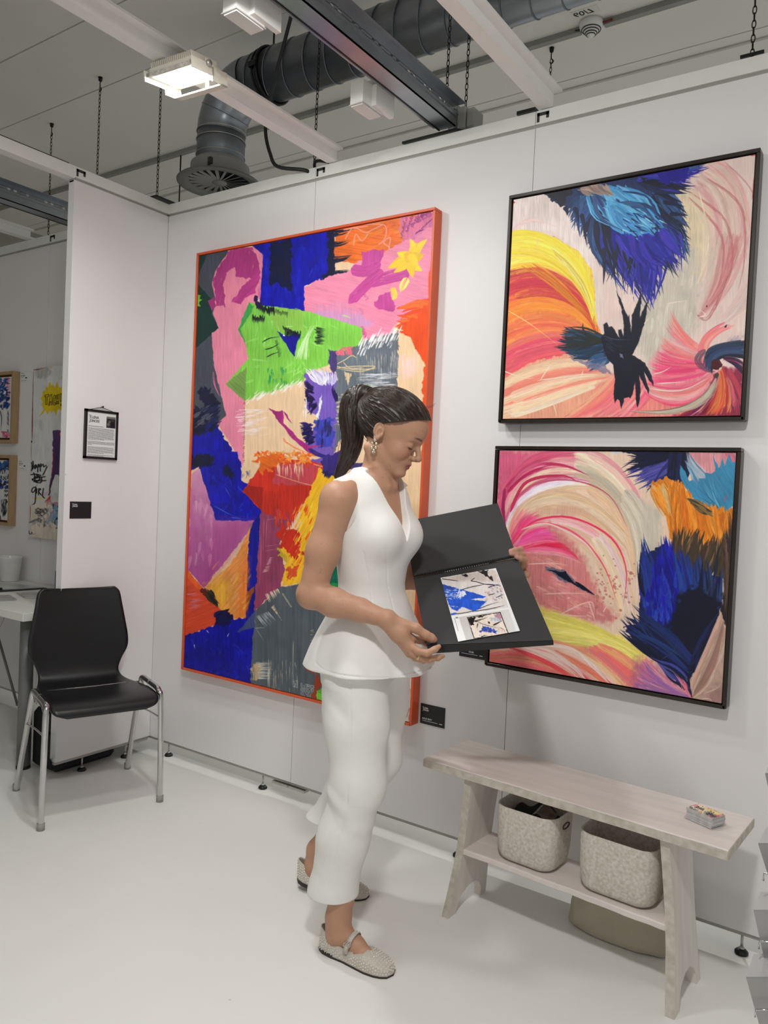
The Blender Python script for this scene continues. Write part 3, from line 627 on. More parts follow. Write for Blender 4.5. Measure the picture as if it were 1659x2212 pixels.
    B.sweep([(110,560),(330,500),(620,640),(628,1060)],[(110,700),(330,660),(560,780),(632,1085)], [YL], 60, 22, a=.8, jit=4)
    B.sweep([(300,730),(450,820),(560,960),(640,1085)],[(200,750),(380,850),(520,980),(640,1095)], [[(232,150,30),(214,110,30)]], 26, 7, a=.8, jit=6)
    B.sweep([(420,700),(560,840),(600,960),(634,1060)],[(380,640),(560,760),(622,900),(634,1040)], [[(255,240,150),(232,200,40)]], 26, 8, a=.8, jit=6)
    for q in [[(300,735),(520,850),(620,1040)],[(110,1000),(260,1090),(430,1220)],[(140,680),(290,690)],[(310,575),(285,680)]]: B.stroke(q, 5, (250,214,140), a=.8, br=.1, n=18)
    B.stroke([(640,1040),(632,1080),(664,1120)], 8, (236,150,60))
    # lower fans
    B.poly([(80,1432),(260,1315),(480,1265),(620,1290),(740,1392),(720,1660),(60,1660)], (244,170,140), jit=3)
    CR = [(246,150,120),(242,130,120),(248,176,140)]; PE = [(244,206,168),(248,220,190),(240,190,150)]
    B.sweep([(80,1440),(280,1320),(500,1260),(720,1350)],[(70,1650),(300,1600),(500,1500),(740,1420)], [PE,PE,CR,CR,PE,CR,PE,[(248,226,200),(238,196,150)]], 170, 30, a=.7, jit=10, taper=(.05,.4))
    B.poly([(740,1390),(860,1400),(1000,1440),(1200,1480),(1200,1670),(640,1660),(620,1480)], (240,140,130), jit=8, soft=8)
    B.sweep([(760,1380),(700,1450),(600,1560),(420,1650)],[(1000,1400),(980,1500),(900,1600),(800,1660)], [CR,[(244,110,124),(250,160,150)],[(246,196,180),(240,90,120)]], 90, 26, a=.65, jit=12)
    for q in [[(320,1418),(385,1325),(428,1328)],[(90,1360),(210,1405),(290,1410)],[(300,1422),(480,1400),(640,1400)],[(390,1540),(420,1640)],[(330,1520),(332,1600)],[(560,1400),(572,1360)]]: B.stroke(q, 6, (250,226,200), br=.1)
    # pink fan around the right-hand whirl
    HP = [(240,84,132),(236,60,110),(246,130,140)]; SA = [(246,140,130),(242,120,124),(250,176,160)]; LP = [(240,190,186),(232,160,160)]; DK = [(150,20,50),(110,16,50),(180,40,56)]
    B.poly([(985,1300),(1100,1180),(1240,1290),(1340,1380),(1200,1480),(960,1470)], (244,130,150), jit=10, soft=14)
    B.sweep([(1300,1260),(1180,1180),(1110,1100),(1090,1010)],[(1320,1370),(1200,1400),(1060,1460),(940,1430)], [SA,SA,LP,SA,HP,HP,HP,HP], 150, 18, a=.75, jit=10, taper=(.1,.75))
    B.sweep([(1330,1370),(1230,1460),(1080,1480),(940,1440)],[(1350,1390),(1240,1600),(1040,1600),(920,1480)], [HP,LP,SA,LP,HP], 90, 22, a=.7, jit=10)
    B.sweep([(1260,1300),(1230,1200),(1300,1130),(1400,1080)],[(1300,1260),(1290,1190),(1350,1130),(1490,1100)], [HP,SA,SA], 30, 18, a=.85, jit=6, taper=(.1,.7))
    B.poly([(1360,1380),(1520,1330),(1520,1650),(1060,1650),(1240,1580)], (150,40,70), jit=6, soft=8)
    B.sweep([(1360,1385),(1330,1500),(1240,1600),(1100,1650)],[(1400,1340),(1460,1400),(1510,1500),(1530,1600)], [DK,[(96,30,84),(130,30,80)],[(230,150,140),DK[0]],DK,[(226,90,60),(236,130,70)],[(190,40,50),(226,80,56)],[(240,150,90),(200,50,50)],[(120,30,70),(220,90,110)],[(190,60,80)]], 170, 17, a=.85, jit=8, taper=(.05,.25))
    B.sweep([(1370,1400),(1340,1560),(1200,1640),(840,1610)],[(1350,1400),(1300,1540),(1160,1630),(850,1600)], [[(196,180,160),(120,100,92)]], 12, 20, a=.9, jit=6, taper=(.1,.6))
    B.sweep([(1440,1180),(1400,1240),(1320,1320),(1300,1360)],[(1530,1150),(1450,1200),(1300,1290),(1290,1350)], [[(200,180,190),(150,130,150)]], 14, 22, a=.5, jit=14)
    B.sweep([(1540,1180),(1440,1220),(1280,1180),(1280,1340)],[(1530,1290),(1440,1260),(1320,1260),(1330,1380)], [[(24,34,60),(40,52,84)],[(44,64,104),(60,80,120)],[(20,26,46)]], 60, 20, a=.9, jit=6, taper=(.02,.25), dry=.3)
    B.stroke([(1290,1240),(1245,1300),(1290,1360),(1350,1370)], 40, (70,64,84), dry=.3, a=.7)
    B.poly([(1320,1308),(1370,1296),(1390,1330),(1370,1360),(1330,1352)], (74,10,26), jit=3)
    B.stroke([(1350,1380),(1360,1410)], 36, (64,56,46), dry=.3)
    B.sweep([(1400,1300),(1460,1310),(1500,1360),(1525,1440)],[(1400,1290),(1470,1290),(1520,1310),(1530,1340)], [[(40,20,60),(190,50,90)]], 12, 16, a=.8)
    # blue plumage
    NV, SB, LB, RB = [(20,28,58),(28,38,74),(16,22,46)], [(44,78,130),(36,62,112),(60,96,150)], [(84,168,220),(70,150,206),(110,186,228)], [(40,42,160),(28,30,140),(60,56,176)]
    B.poly([(318,305),(500,262),(700,225),(1000,170),(1240,128),(1190,190),(1120,250),(1060,330),(1130,450),(1170,560),(1130,660),(1000,720),(850,720),(760,700),(700,640),(640,560),(560,450),(470,400),(440,395)], (34,52,96), jit=4, tex=.2)
    B.feathers([(560,340),(640,420),(700,560)],[(470,470),(560,560),(660,720),(730,840)], [SB,SB,NV,SB,NV], 120, 20, bend=.2, spread=30)
    B.feathers([(640,380),(760,420),(900,500)],[(740,860),(850,900),(960,980),(1030,880)], [SB,NV,[(46,50,170),(30,34,130)],RB,NV,RB], 130, 24, bend=.2, spread=30)
    B.feathers([(760,480),(900,540),(1000,560)],[(780,760),(880,860),(990,1030),(1000,930)], [NV,RB,RB,RB], 50, 26, bend=.2, spread=20)
    B.feathers([(900,420),(1000,440),(1040,400)],[(1020,760),(1130,800),(1190,700),(1200,580)], [SB,NV,RB,SB,NV], 110, 22, bend=.2, spread=24)
    B.feathers([(960,340),(1020,320),(1000,280)],[(1190,600),(1190,520),(1180,450),(1160,380)], [NV,SB,NV], 70, 18, bend=.15, spread=20)
    B.feathers([(900,250),(920,230),(900,215)],[(1190,330),(1230,240),(1290,170),(1330,115)], [NV,RB,RB,SB], 110, 24, bend=.08, spread=20)
    B.poly([(1000,200),(1190,150),(1190,240),(1060,270)], (28,24,140), jit=10, dry=.2, ang=-10)
    B.feathers([(600,300),(700,300),(800,300)],[(800,560),(960,620),(1060,520)], [SB,LB,LB,LB,SB], 150, 24, bend=.25, spread=30)
    B.feathers([(700,380),(800,400)],[(900,600),(1030,560),(1060,520)], [LB,LB,SB], 60, 22, bend=.25, spread=20)
    for _ in range(40): x = 760+B.r.rand()*260; y = 420+B.r.rand()*180; B.stroke([(x,y),(x+50,y+34+20*B.r.randn())], 7, B.pick([(30,50,110),(20,30,70),(150,210,240)]), dry=.2)
    B.feathers([(780,580),(860,590),(1000,580)],[(870,720),(1000,800),(1140,720)], [RB,[(54,50,180),(34,30,140)],RB], 60, 34, bend=.2, spread=30, dry=.2)
    B.feathers([(1010,530),(1060,540)],[(1130,700),(1160,690)], [RB], 20, 34, spread=16)
    B.feathers([(540,290),(620,270),(700,280)],[(640,330),(720,340),(760,330)], [[(150,130,120),(180,150,134)],[(206,170,150),(120,110,116)]], 40, 18, a=.8, spread=18)
    B.poly([(316,303),(500,262),(512,320),(470,345),(460,392),(432,396),(400,352),(386,370),(380,348)], (22,26,44), jit=3, tex=.14)
    for e in [((460,400),(478,452)),((384,350),(388,372)),((520,400),(545,500)),((560,440),(576,546)),((640,560),(668,606)),((690,640),(690,860)),((1040,370),(1160,400)),((1080,440),(1190,450)),((770,640),(735,830))]: B.stroke([e[0],((e[0][0]+e[1][0])/2+6,(e[0][1]+e[1][1])/2),e[1]], 26, (22,30,62), taper=(.1,.8))
    # the black bird in flight with its blue tail
    B.feathers([(690,1180),(700,1230),(720,1290)],[(480,1105),(415,1220),(500,1290),(640,1370)], [[(40,44,40),(30,40,50)],[(24,40,64),(40,70,100)],[(44,80,120),(30,50,80)],[(120,130,160),(60,90,130)]], 110, 24, bend=.1, spread=22, taper=(.1,.6))
    for e in [(480,1105),(570,1082),(440,1165),(416,1218),(445,1230),(520,1255)]: B.stroke([(680,1190),(580,(1190+e[1])/2),e], 26, (36,40,38), taper=(.1,.8), dry=.2)
    B.poly([(470,1272),(560,1300),(700,1330),(745,1390),(640,1360),(540,1310)], (120,120,150), jit=4, a=.8, dry=.15, ang=15)
    B.poly([(765,893),(785,930),(800,962),(812,1005),(828,1030),(836,1052),(842,1030),(848,1090),(852,1140),(860,1035),(880,985),(895,950),(910,895),(913,960),(905,1050),(918,1020),(952,948),(944,1030),(930,1090),(900,1190),(860,1272),(900,1296),(935,1320),(962,1370),(984,1430),(985,1455),(960,1420),(930,1370),(960,1480),(958,1505),(930,1450),(900,1390),(910,1470),(905,1530),(890,1582),(884,1560),(876,1430),(862,1500),(850,1530),(838,1520),(815,1528),(797,1590),(786,1540),(772,1530),(757,1556),(752,1500),(757,1420),(748,1330),(715,1300),(694,1250),(676,1165),(698,1142),(690,1092),(712,1080),(722,1105),(738,1100),(762,1130),(785,1172),(778,1125),(795,1118),(806,1160),(812,1100),(798,1010)], (17,22,38), jit=1.2, tex=.2)
    for _ in range(26): x = 690+B.r.rand()*100; y = 1170+B.r.rand()*80; B.stroke([(x,y),(x+30,y+16)], 6, (30,36,56), dry=.2)
    B.poly([(786,1262),(806,1268),(806,1290),(790,1284)], (110,112,136), jit=2)
    B.stroke([(690,1160),(760,1180),(850,1182)], 5, (60,66,90)); B.stroke([(1405,1110),(1418,1092)], 10, (30,26,30), spline=False); B.stroke([(1296,990),(1302,978)], 8, (60,40,44), spline=False)
    for q in [[(980,1385),(1040,1370),(1090,1340)],[(960,1470),(1150,1480),(1340,1390)],[(1000,1440),(1180,1430)],[(1060,970),(1120,960),(1190,950)],[(930,1090),(960,1050)],[(870,840),(860,940),(800,1010)],[(1250,1050),(1290,1035),(1250,1000)]]: B.stroke(q, 6, (248,226,210), br=.1)
    for x0, y0, x1, y1 in [(110,1650,1510,1636)]: B.stroke([(x0,y0),((x0+x1)/2,(y0+y1)/2-2),(x1,y1)], 10, (240,150,140), dry=.3)
    return B

def paint_lower():
    B = Brush(1035, 945, 1625, 1545, 1.25, (236, 206, 190), 9); B.frame(1030, 940, 2.6375)
    B.poly([(0,0),(1600,0),(1600,1650),(0,1650)], (236,206,182), tex=.05, jit=0)
    RO, PK, CR, TN, GB = [(214,84,120),(226,110,140),(196,66,110)], [(236,150,160),(240,176,176),(232,130,150)], [(240,214,182),(244,226,204),(236,202,166)], [(232,196,160),(226,184,150),(240,206,176)], [(206,194,174),(214,202,186),(196,182,160)]
    B.poly([(95,75),(420,75),(300,160),(190,300),(150,480),(90,520)], (216,96,130), jit=10, soft=16)
    # great arcs
    B.sweep([(130,520),(130,200),(280,60),(640,60)],[(180,560),(240,300),(500,180),(800,400)], [RO,RO,PK,PK,CR,PK,RO,CR], 170, 24, a=.75, jit=12, taper=(.05,.4))
    B.sweep([(560,70),(800,120),(960,330),(980,620)],[(560,300),(760,380),(860,560),(900,820)], [PK,CR,CR,GB,GB,TN,TN], 150, 30, a=.7, jit=14, taper=(.1,.4))
    B.sweep([(160,500),(230,260),(440,210),(640,260)],[(190,560),(260,400),(460,300),(640,300)], [RO,[(240,220,236),(236,200,224)],[(244,232,240)],CR,TN], 60, 24, a=.8, jit=8)
    B.sweep([(180,560),(240,330),(560,180),(860,560)],[(200,570),(330,470),(600,440),(830,800)], [TN,CR,TN,TN,CR,TN], 140, 34, a=.7, jit=12)
    B.poly([(330,420),(460,410),(600,450),(560,470),(420,470),(340,500)], (220,176,150), jit=8, soft=8, a=.7); B.poly([(500,390),(640,420),(600,450),(470,440)], (214,170,146), jit=8, soft=8, a=.6)
    B.sweep([(860,300),(1020,440),(1040,600),(960,780)],[(820,380),(930,520),(930,680),(900,840)], [GB,GB,[(224,208,190)],GB], 80, 34, a=.7, jit=12)
    B.poly([(960,380),(1050,420),(1060,560),(1040,700),(950,760),(940,560)], (206,196,178), jit=6, soft=8, a=.9, tex=.08)
    B.sweep([(215,580),(330,430),(660,420),(810,720)],[(220,600),(380,500),(640,520),(830,960)], [[(236,120,140),(244,200,190)],[(236,200,214),(240,190,200)],TN,[(240,196,190),(236,170,170)],CR,TN], 120, 22, a=.7, jit=9)
    B.sweep([(720,560),(800,660),(880,820),(900,1040)],[(620,620),(700,720),(760,860),(800,1040)], [TN,[(236,206,206)],CR,[(242,210,170)],TN], 90, 26, a=.7, jit=10)
    # inner pink field
    B.poly([(180,620),(420,500),(560,620),(640,760),(690,900),(790,1040),(760,1070),(620,1060),(440,1030),(330,960),(270,780)], (216,132,130), jit=8, soft=10)
    for _ in range(130):
        x = 280+B.r.rand()*400; y = 690+B.r.rand()*340
        if x-280 > 130+(y-690)*1.05: continue
        B.stroke([(x,y),(x+40+50*B.r.rand(),y+16+20*B.r.rand())], 26, B.pick([(232,178,172),(206,112,114),(222,150,146),(214,126,126)]), a=.55, dry=.5)
    HT = [(248,70,140),(244,90,150),(236,60,110),(250,120,150)]
    B.sweep([(200,640),(270,560),(330,520),(400,510)],[(200,660),(330,660),(480,660),(600,730)], [HT,[(250,90,170),(246,110,170)],HT,[(236,50,90)],HT,PK], 110, 24, a=.8, jit=8, taper=(.1,.6))
    B.sweep([(190,600),(180,560),(200,440),(260,380)],[(200,640),(300,480),(380,490),(440,500)], [[(244,150,130),(248,130,140)],HT,PK], 40, 20, a=.6, jit=10)
    for q, c, w in [([(215,610),(330,490),(540,470),(760,580),(850,760),(835,970)],(238,60,104),9),([(235,570),(360,500),(560,560),(720,740),(800,960)],(240,90,120),8),([(250,540),(400,505),(600,600),(700,720)],(250,214,204),7),([(190,400),(330,280),(560,260),(760,350),(870,560)],(200,90,110),6),([(160,300),(300,180),(480,170),(640,230)],(196,50,96),14),([(190,440),(280,270),(480,230),(580,270)],(198,50,90),14),([(160,300),(150,420),(165,520)],(160,40,90),14),([(480,640),(540,670),(580,710)],(226,70,100),12)]: B.stroke(q, w*1.3, c, n=24, taper=(.1,.4), br=.15)
    B.sweep([(170,310),(240,200),(300,150),(420,130)],[(175,330),(250,240),(330,200),(450,190)], [RO,[(190,40,90)]], 20, 12, a=.8, jit=8)
    # eye
    B.poly([(385,752),(415,748),(455,764),(500,764),(535,800),(560,835),(610,862),(676,912),(640,900),(590,876),(525,836),(495,838),(470,822),(440,790),(400,775)], (120,112,130), jit=3, smooth=0)
    B.poly([(402,764),(440,772),(470,778),(505,776),(525,805),(556,845),(610,872),(672,910),(600,882),(530,838),(500,826),(478,812),(452,788)], (14,18,42), jit=1.5)
    B.stroke([(560,835),(610,868),(674,912)], 14, (14,18,42))
    for _ in range(70):
        x = 660+B.r.rand()**1.2*240; y = 860+B.r.randn()*70
        rr = 4+10*B.r.rand()**3; B.stroke([(x,y),(x+2,y+1)], rr*1.6, B.pick([(190,110,100),(206,130,120)]), taper=(0,0), a=.85, spline=False)
    # yellow band and coral stripes
    B.poly([(60,1180),(360,980),(500,1040),(700,1112),(860,1170),(1000,1290),(1150,1650),(50,1500)], (242,160,130), jit=6)
    YE = [(240,226,110),(246,234,140),(230,214,100)]
    B.poly([(320,940),(400,1010),(500,1040),(700,1112),(830,1150),(960,1250),(930,1310),(860,1290),(780,1215),(600,1195),(430,1180),(300,1190)], (240,224,112), jit=6, soft=8)
    B.sweep([(360,990),(520,1040),(720,1090),(960,1250)],[(330,1190),(560,1160),(760,1190),(900,1300)], [YE], 46, 26, a=.7, jit=10)
    CO = [(246,130,104),(240,150,120),(248,110,110)]; WH = [(248,220,206),(250,200,190)]
    B.sweep([(50,1190),(300,1120),(640,1150),(900,1470)],[(50,1300),(160,1260),(400,1330),(560,1420)], [CO,[(240,196,150)],WH,CO,CO,WH,[(250,90,100)],CO,[(244,180,130),(240,200,150)],CO,[(244,110,120)]], 150, 26, a=.75, jit=10, taper=(.05,.3))
    B.sweep([(240,1200),(420,1200),(600,1290),(720,1440)],[(180,1210),(330,1250),(480,1360),(580,1420)], [CO,WH,[(250,80,90)]], 26, 12, a=.85, jit=6)
    for q in [[(260,1190),(420,1230),(560,1330),(640,1420)],[(360,1190),(560,1230),(760,1420)]]: B.stroke(q, 22, (250,224,216), n=18, taper=(.1,.3), a=.85)
    B.sweep([(700,1190),(800,1230),(900,1290),(1020,1420)],[(640,1210),(760,1300),(860,1400),(900,1470)], [[(244,190,120),(240,150,110)],CO,[(236,120,130)]], 60, 24, a=.7, jit=12)
    B.poly([(900,1280),(1010,1290),(1230,1490),(1180,1520),(880,1470)], (190,104,140), jit=8, soft=14, a=.85)
    VI = [(150,100,170),(196,110,150),(226,130,160),(110,84,150),(240,160,160)]
    B.sweep([(960,1270),(1020,1380),(1120,1450),(1225,1492)],[(880,1440),(980,1470),(1100,1490),(1220,1500)], [VI], 70, 20, a=.75, jit=10, taper=(.3,.2))
    for q in [[(380,905),(520,900),(640,905)],[(460,1015),(560,1030),(655,1030)],[(480,1018),(650,950),(665,1060)],[(635,945),(680,1075)],[(720,1010),(740,970)],[(290,735),(420,730),(520,740)],[(520,930),(530,925)]]: B.stroke(q, 7, (242,196,180), br=.1)
    # navy plumage at the top
    NV, PB, RB = [(16,22,56),(24,30,74),(12,16,44)], [(60,60,140),(44,44,120),(80,80,160)], [(20,24,160),(14,16,130),(36,40,180)]
    B.poly([(800,80),(1200,78),(1205,150),(1165,280),(1090,240),(1040,220),(960,160),(880,110)], (22,28,72), jit=5)
    B.feathers([(1090,90),(1130,130),(1150,180)],[(850,100),(840,200),(880,260),(960,300),(1020,330)], [NV,NV,PB,PB,PB,NV], 120, 18, bend=.12, spread=30, taper=(.05,.75))
    B.feathers([(1120,90),(1170,90),(1190,90)],[(1080,250),(1160,300),(1210,240)], [NV], 46, 24, spread=16)
    B.poly([(770,82),(812,82),(805,104),(765,98)], (206,210,220), jit=3)
    # pink ground, light blue wing, violet edge
    B.poly([(1205,80),(1500,80),(1490,380),(1380,300),(1230,260)], (222,150,156), jit=4, tex=.12)
    B.sweep([(1440,80),(1490,140),(1500,260),(1470,420)],[(1400,80),(1460,160),(1480,260),(1460,380)], [[(150,90,150),(200,110,140)],[(226,120,130)]], 30, 20, a=.8)
    B.feathers([(1300,330),(1400,420)],[(1180,130),(1200,100)], [[(70,130,170),(140,180,200),(190,190,200)]], 40, 26, spread=30, a=.7)
    B.poly([(1345,88),(1362,150),(1378,190),(1398,130),(1412,180),(1440,105),(1452,160),(1478,150),(1484,250),(1478,390),(1450,405),(1425,440),(1405,430),(1382,488),(1330,450),(1280,410),(1205,330),(1160,250),(1158,170),(1185,200),(1210,260),(1235,255),(1258,300),(1264,250),(1300,245),(1300,215),(1330,220),(1360,205)], (62,140,180), jit=2, tex=.1, ang=60)
    for _ in range(24): th = 2.2+B.r.rand()*2.1; B.stroke([(1400,440),(1400+np.cos(th)*70,440+np.sin(th)*90),(1400+np.cos(th)*(110+110*B.r.rand()),430+np.sin(th)*(150+120*B.r.rand()))], 6, B.pick([(44,110,150),(96,170,204)]), a=.8)
    B.stroke([(1425,345),(1410,370),(1420,380)], 6, (200,80,110)); B.stroke([(1170,180),(1178,190)],8,(20,40,60),spline=False)
    # orange plumage
    OR = [(228,134,34),(236,150,50),(214,116,30)]
    B.poly([(1085,235),(1160,290),(1250,380),(1290,425),(1380,488),(1450,410),(1462,420),(1440,560),(1400,620),(1300,640),(1200,620),(1110,600),(1080,450),(990,270)], (226,134,40), jit=4, tex=.16, ang=60, L=60)
    B.feathers([(1120,260),(1250,400),(1440,440)],[(1100,640),(1230,700),(1360,660),(1430,600)], [OR], 150, 22, bend=.1, spread=30, dry=.2)
    B.feathers([(1000,290),(1060,290)],[(1080,470),(1110,460)], [OR,[(220,180,120)]], 40, 18, spread=24, a=.8)
    BR = [(74,58,44),(96,76,56),(130,100,80),(44,44,50)]
    B.feathers([(1110,740),(1220,780),(1420,800)],[(1120,520),(1250,540),(1360,590),(1440,530)], [BR,[(70,54,40)],BR], 110, 22, bend=.08, spread=24, taper=(.1,.75))
    B.feathers([(1290,420),(1340,450)],[(1180,340),(1230,400)], [[(60,60,50),(140,110,60)]], 26, 14, spread=16)
    # great blue feather
    B.poly([(935,700),(1060,620),(1110,740),(1190,760),(1390,800),(1400,950),(1375,1100),(1335,1210),(1210,1380),(1060,1280),(930,1210),(840,1090),(930,1080),(925,900)], (22,30,84), jit=5, tex=.2)
    B.feathers([(1000,1000),(1010,1100)],[(912,700),(945,560),(930,740)], [NV,[(30,50,130)],RB], 46, 24, spread=20, taper=(.1,.75))
    B.feathers([(1060,1020),(1150,1040),(1260,1060),(1350,1060)],[(985,740),(1060,590),(1130,630),(1260,690),(1400,760)], [RB,RB,RB,[(30,60,140),(26,40,110)],[(40,60,110),(30,40,80)],[(44,56,96),NV[0]]], 170, 30, bend=.08, spread=30, dry=.2)
    for _ in range(60): x = 950+B.r.rand()*240; y = 720+B.r.rand()*330; B.stroke([(x,y+80),(x+8*B.r.randn(),y)], 24, B.pick([(18,18,150),(30,60,170),(12,14,120),(40,70,180)]), dry=.35, a=.8)
    B.poly([(1160,900),(1260,860),(1390,960),(1370,1110),(1330,1210),(1210,1385),(1080,1290),(1060,1180)], (12,17,40), jit=10, soft=6)
    B.feathers([(1180,1350),(1230,1330)],[(830,1060),(910,990),(960,1080)], [NV,[(24,44,96)],NV], 90, 26, bend=.1, spread=50, taper=(.02,.7))
    B.feathers([(1200,1360),(1180,1330)],[(820,1150),(840,1090),(900,1110)], [NV,[(30,50,110)]], 40, 24, bend=.1, spread=30)
    B.feathers([(1220,1340),(1260,1300)],[(1340,1130),(1388,1020),(1400,980)], [NV], 60, 26, spread=24)
    B.feathers([(1200,1400),(1215,1440)],[(980,1260),(1060,1320),(1130,1380)], [[(60,70,160),(80,80,150)],NV], 40, 18, spread=16)
    B.stroke([(1050,1280),(1120,1230),(1145,1160)], 5, (50,60,90), br=.1)
    # right border and the pale bud
    B.poly([(1440,540),(1495,430),(1480,1100),(1425,1120),(1385,1000),(1420,800)], (34,28,34), jit=5, soft=4)
    B.sweep([(1440,420),(1470,600),(1470,800),(1440,1100)],[(1400,700),(1420,800),(1420,950),(1400,1000)], [[(30,30,54),(60,46,40)],[(110,80,60),(70,54,50)]], 30, 16, a=.7)
    B.poly([(1388,985),(1420,1110),(1415,1600),(1200,1540),(1215,1470),(1205,1400),(1260,1330),(1340,1190)], (196,164,146), jit=3, tex=.08, ang=70)
    B.sweep([(1226,1495),(1190,1400),(1300,1260),(1385,1000)],[(1230,1498),(1330,1450),(1400,1320),(1418,1110)], [[(216,180,160),(226,160,150)],[(180,146,128),(210,190,166)],[(200,140,130),(150,120,104)],[(216,196,170),(170,130,116)]], 80, 15, a=.7, jit=6, taper=(.1,.2))
    B.poly([(1300,1480),(1410,1400),(1412,1580),(1260,1545)], (160,120,116), jit=8, soft=12, a=.8)
    B.stroke([(1205,1370),(1212,1440),(1226,1498)], 12, (14,16,38), taper=(0,.6))
    B.stroke([(1280,1500),(1330,1505),(1340,1530)], 6, (214,186,170)); B.stroke([(1300,1470),(1370,1440),(1400,1400)], 5, (214,190,170))
    B.feathers([(1220,1490),(1225,1495)],[(1120,1350),(1170,1380),(1195,1420)], [[(240,130,150),(226,110,140)],NV], 26, 7, spread=6)
    B.stroke([(90,80),(500,82),(1180,84)], 8, (246,216,214), dry=.3)
    return B
# ---------------------------------------------------------------- the room
WALL = mat('white_panel_laminate', (236, 235, 233), .5, var=.015, scale=3, bump=.03, bscale=300)
WALLP = mat('white_panel_face', (231, 228, 227), .48, var=.012, scale=2.5, bump=.03, bscale=300)
RAIL = mat('white_painted_rail', (232, 231, 226), .45, var=.02)
DARKGAP = mat('dark_gap', (52, 50, 48), .7)
ALU = mat('brushed_aluminium', (186, 184, 180), .35, metal=.8, var=.06)
BLK = mat('black_plastic', (18, 18, 20), .45)
BLKS = mat('black_steel', (14, 13, 13), .4, metal=.3)
def floor_mat():
    m = mat('white_floor_paint', (236, 235, 230), .34, var=.025, scale=1.6, bump=.05, bscale=9, spec=.45)
    nt = m.node_tree; N, L = nt.nodes, nt.links; b = N['Principled BSDF']; src = b.inputs['Base Color'].links[0].from_socket
    tc = N.new('ShaderNodeTexCoord'); vo = N.new('ShaderNodeTexVoronoi'); vo.inputs['Scale'].default_value = 5.5; vo.inputs['Randomness'].default_value = 1
    L.new(tc.outputs['Object'], vo.inputs['Vector'])
    nz = N.new('ShaderNodeTexNoise'); nz.inputs['Scale'].default_value = 26; L.new(tc.outputs['Object'], nz.inputs['Vector'])
    mt = N.new('ShaderNodeMath'); mt.operation = 'MULTIPLY_ADD'; mt.inputs[1].default_value = .055; L.new(nz.outputs['Fac'], mt.inputs[0]); L.new(vo.outputs['Distance'], mt.inputs[2])
    rp = N.new('ShaderNodeValToRGB'); rp.color_ramp.elements[0].position = .032; rp.color_ramp.elements[1].position = .046
    rp.color_ramp.elements[0].color = (.5, .5, .5, 1); rp.color_ramp.elements[1].color = (0, 0, 0, 1); L.new(mt.outputs[0], rp.inputs[0])
    mx = N.new('ShaderNodeMixRGB'); L.new(rp.outputs[0], mx.inputs[0]); L.new(src, mx.inputs[1]); mx.inputs[2].default_value = (.36, .34, .32, 1); L.new(mx.outputs[0], b.inputs['Base Color'])
    return m
MB().box(-7, -8, -.06, 8, 9, 0).build('floor', floor_mat(), kind='structure')
# ceiling: boards with narrow joints running along the wall
CEIL = mat('ceiling_board', (233, 231, 224), .8, var=.03, scale=2, bump=.06, bscale=40)
cb = MB(); ys = [-8, -4.0, -2.6, -1.45, -.255, .18, 1.345, 2.5, 3.7, 5, 9]
for a, b in zip(ys[:-1], ys[1:]): cb.box(-7, a+.004, 3.45, 8, b-.004, 3.50)
cb.box(-7, -8, 3.462, 8, 9, 3.56); cb.build('ceiling', CEIL, kind='structure')
# back wall: panels hung between a foot rail and a head rail
seams = [-2.90, -1.935, -.968, 0.0, .904, 1.868, 2.833, 3.80]
wb = MB()
for a, b in zip(seams[:-1], seams[1:]): wb.box(a+.0012, 0, .078, b-.0012, .04, 2.566)
wb.box(-2.9, .006, .08, 3.8, .036, 2.56); wb.build('wall_back', WALLP, kind='structure')
wl = MB().box(-.04, -.50, .078, 0, -.0015, 2.566); wl.build('wall_left', WALLP, kind='structure')
MB().box(-3.7, -8, 0, -3.6, 9, 3.45).build('wall_light_block', mat('light_block_grey', (150, 146, 138), .7), kind='structure')  # added wall out of view, blocks ambient light to dim the left side
# head rails with their shadow joint, foot rails
t = MB()
for a, b in zip(seams[:-1], seams[1:]): t.box(a+.0012, -.003, 2.577, b-.0012, .043, 2.622)
t.build('trim_1', RAIL, kind='structure')
MB().box(-2.9, .006, 2.560, 3.8, .036, 2.580).box(-2.9, .008, .064, 3.8, .034, .079).build('trim_2', mat('rail_joint', (168, 166, 160), .6), kind='structure')
t = MB(); t.box(-.043, -3.2, 2.577, .003, -.003, 2.622); t.box(-.046, -3.2, 2.571, .004, -.502, 2.579); t.build('trim_3', RAIL, kind='structure')
MB().box(-.036, -.5, 2.560, -.006, -.004, 2.580).box(-.034, -.498, .064, -.006, -.004, .079).build('trim_4', mat('rail_joint', (168, 166, 160), .6), kind='structure')
MB().box(-.040, -3.2, 2.622, -.012, -.52, 2.632).build('trim_5', DARKGAP, kind='structure')
# joint clips of the head rail: a black hook slot in the rail face
def clip(x, y, ax, label):
    g = MB()
    def bx(a, b, z0, z1, d=.0012):
        if ax == 'y': g.box(x+a, y-.003-d, z0, x+b, y-.0028, z1)
        else: g.box(y+.0028, x+a, z0, y+.003+d, x+b, z1)
    bx(.003, .046, 2.603, 2.614); bx(.003, .012, 2.583, 2.614); bx(.036, .046, 2.592, 2.612)
    g.build('rail_clip', DARKGAP, label=label, cat='clip', group='hook slots in the wall head rail')
clip(.906, 0, 'y', 'black hook slot in the head rail above the tall colourful painting')
clip(1.870, 0, 'y', 'black hook slot in the head rail at the second white cross beam')
clip(-.968, 0, 'y', 'black hook slot in the head rail of the booth behind the partition')
clip(-.497, 0, 'x', 'black hook slot in the head rail over the left partition panel')
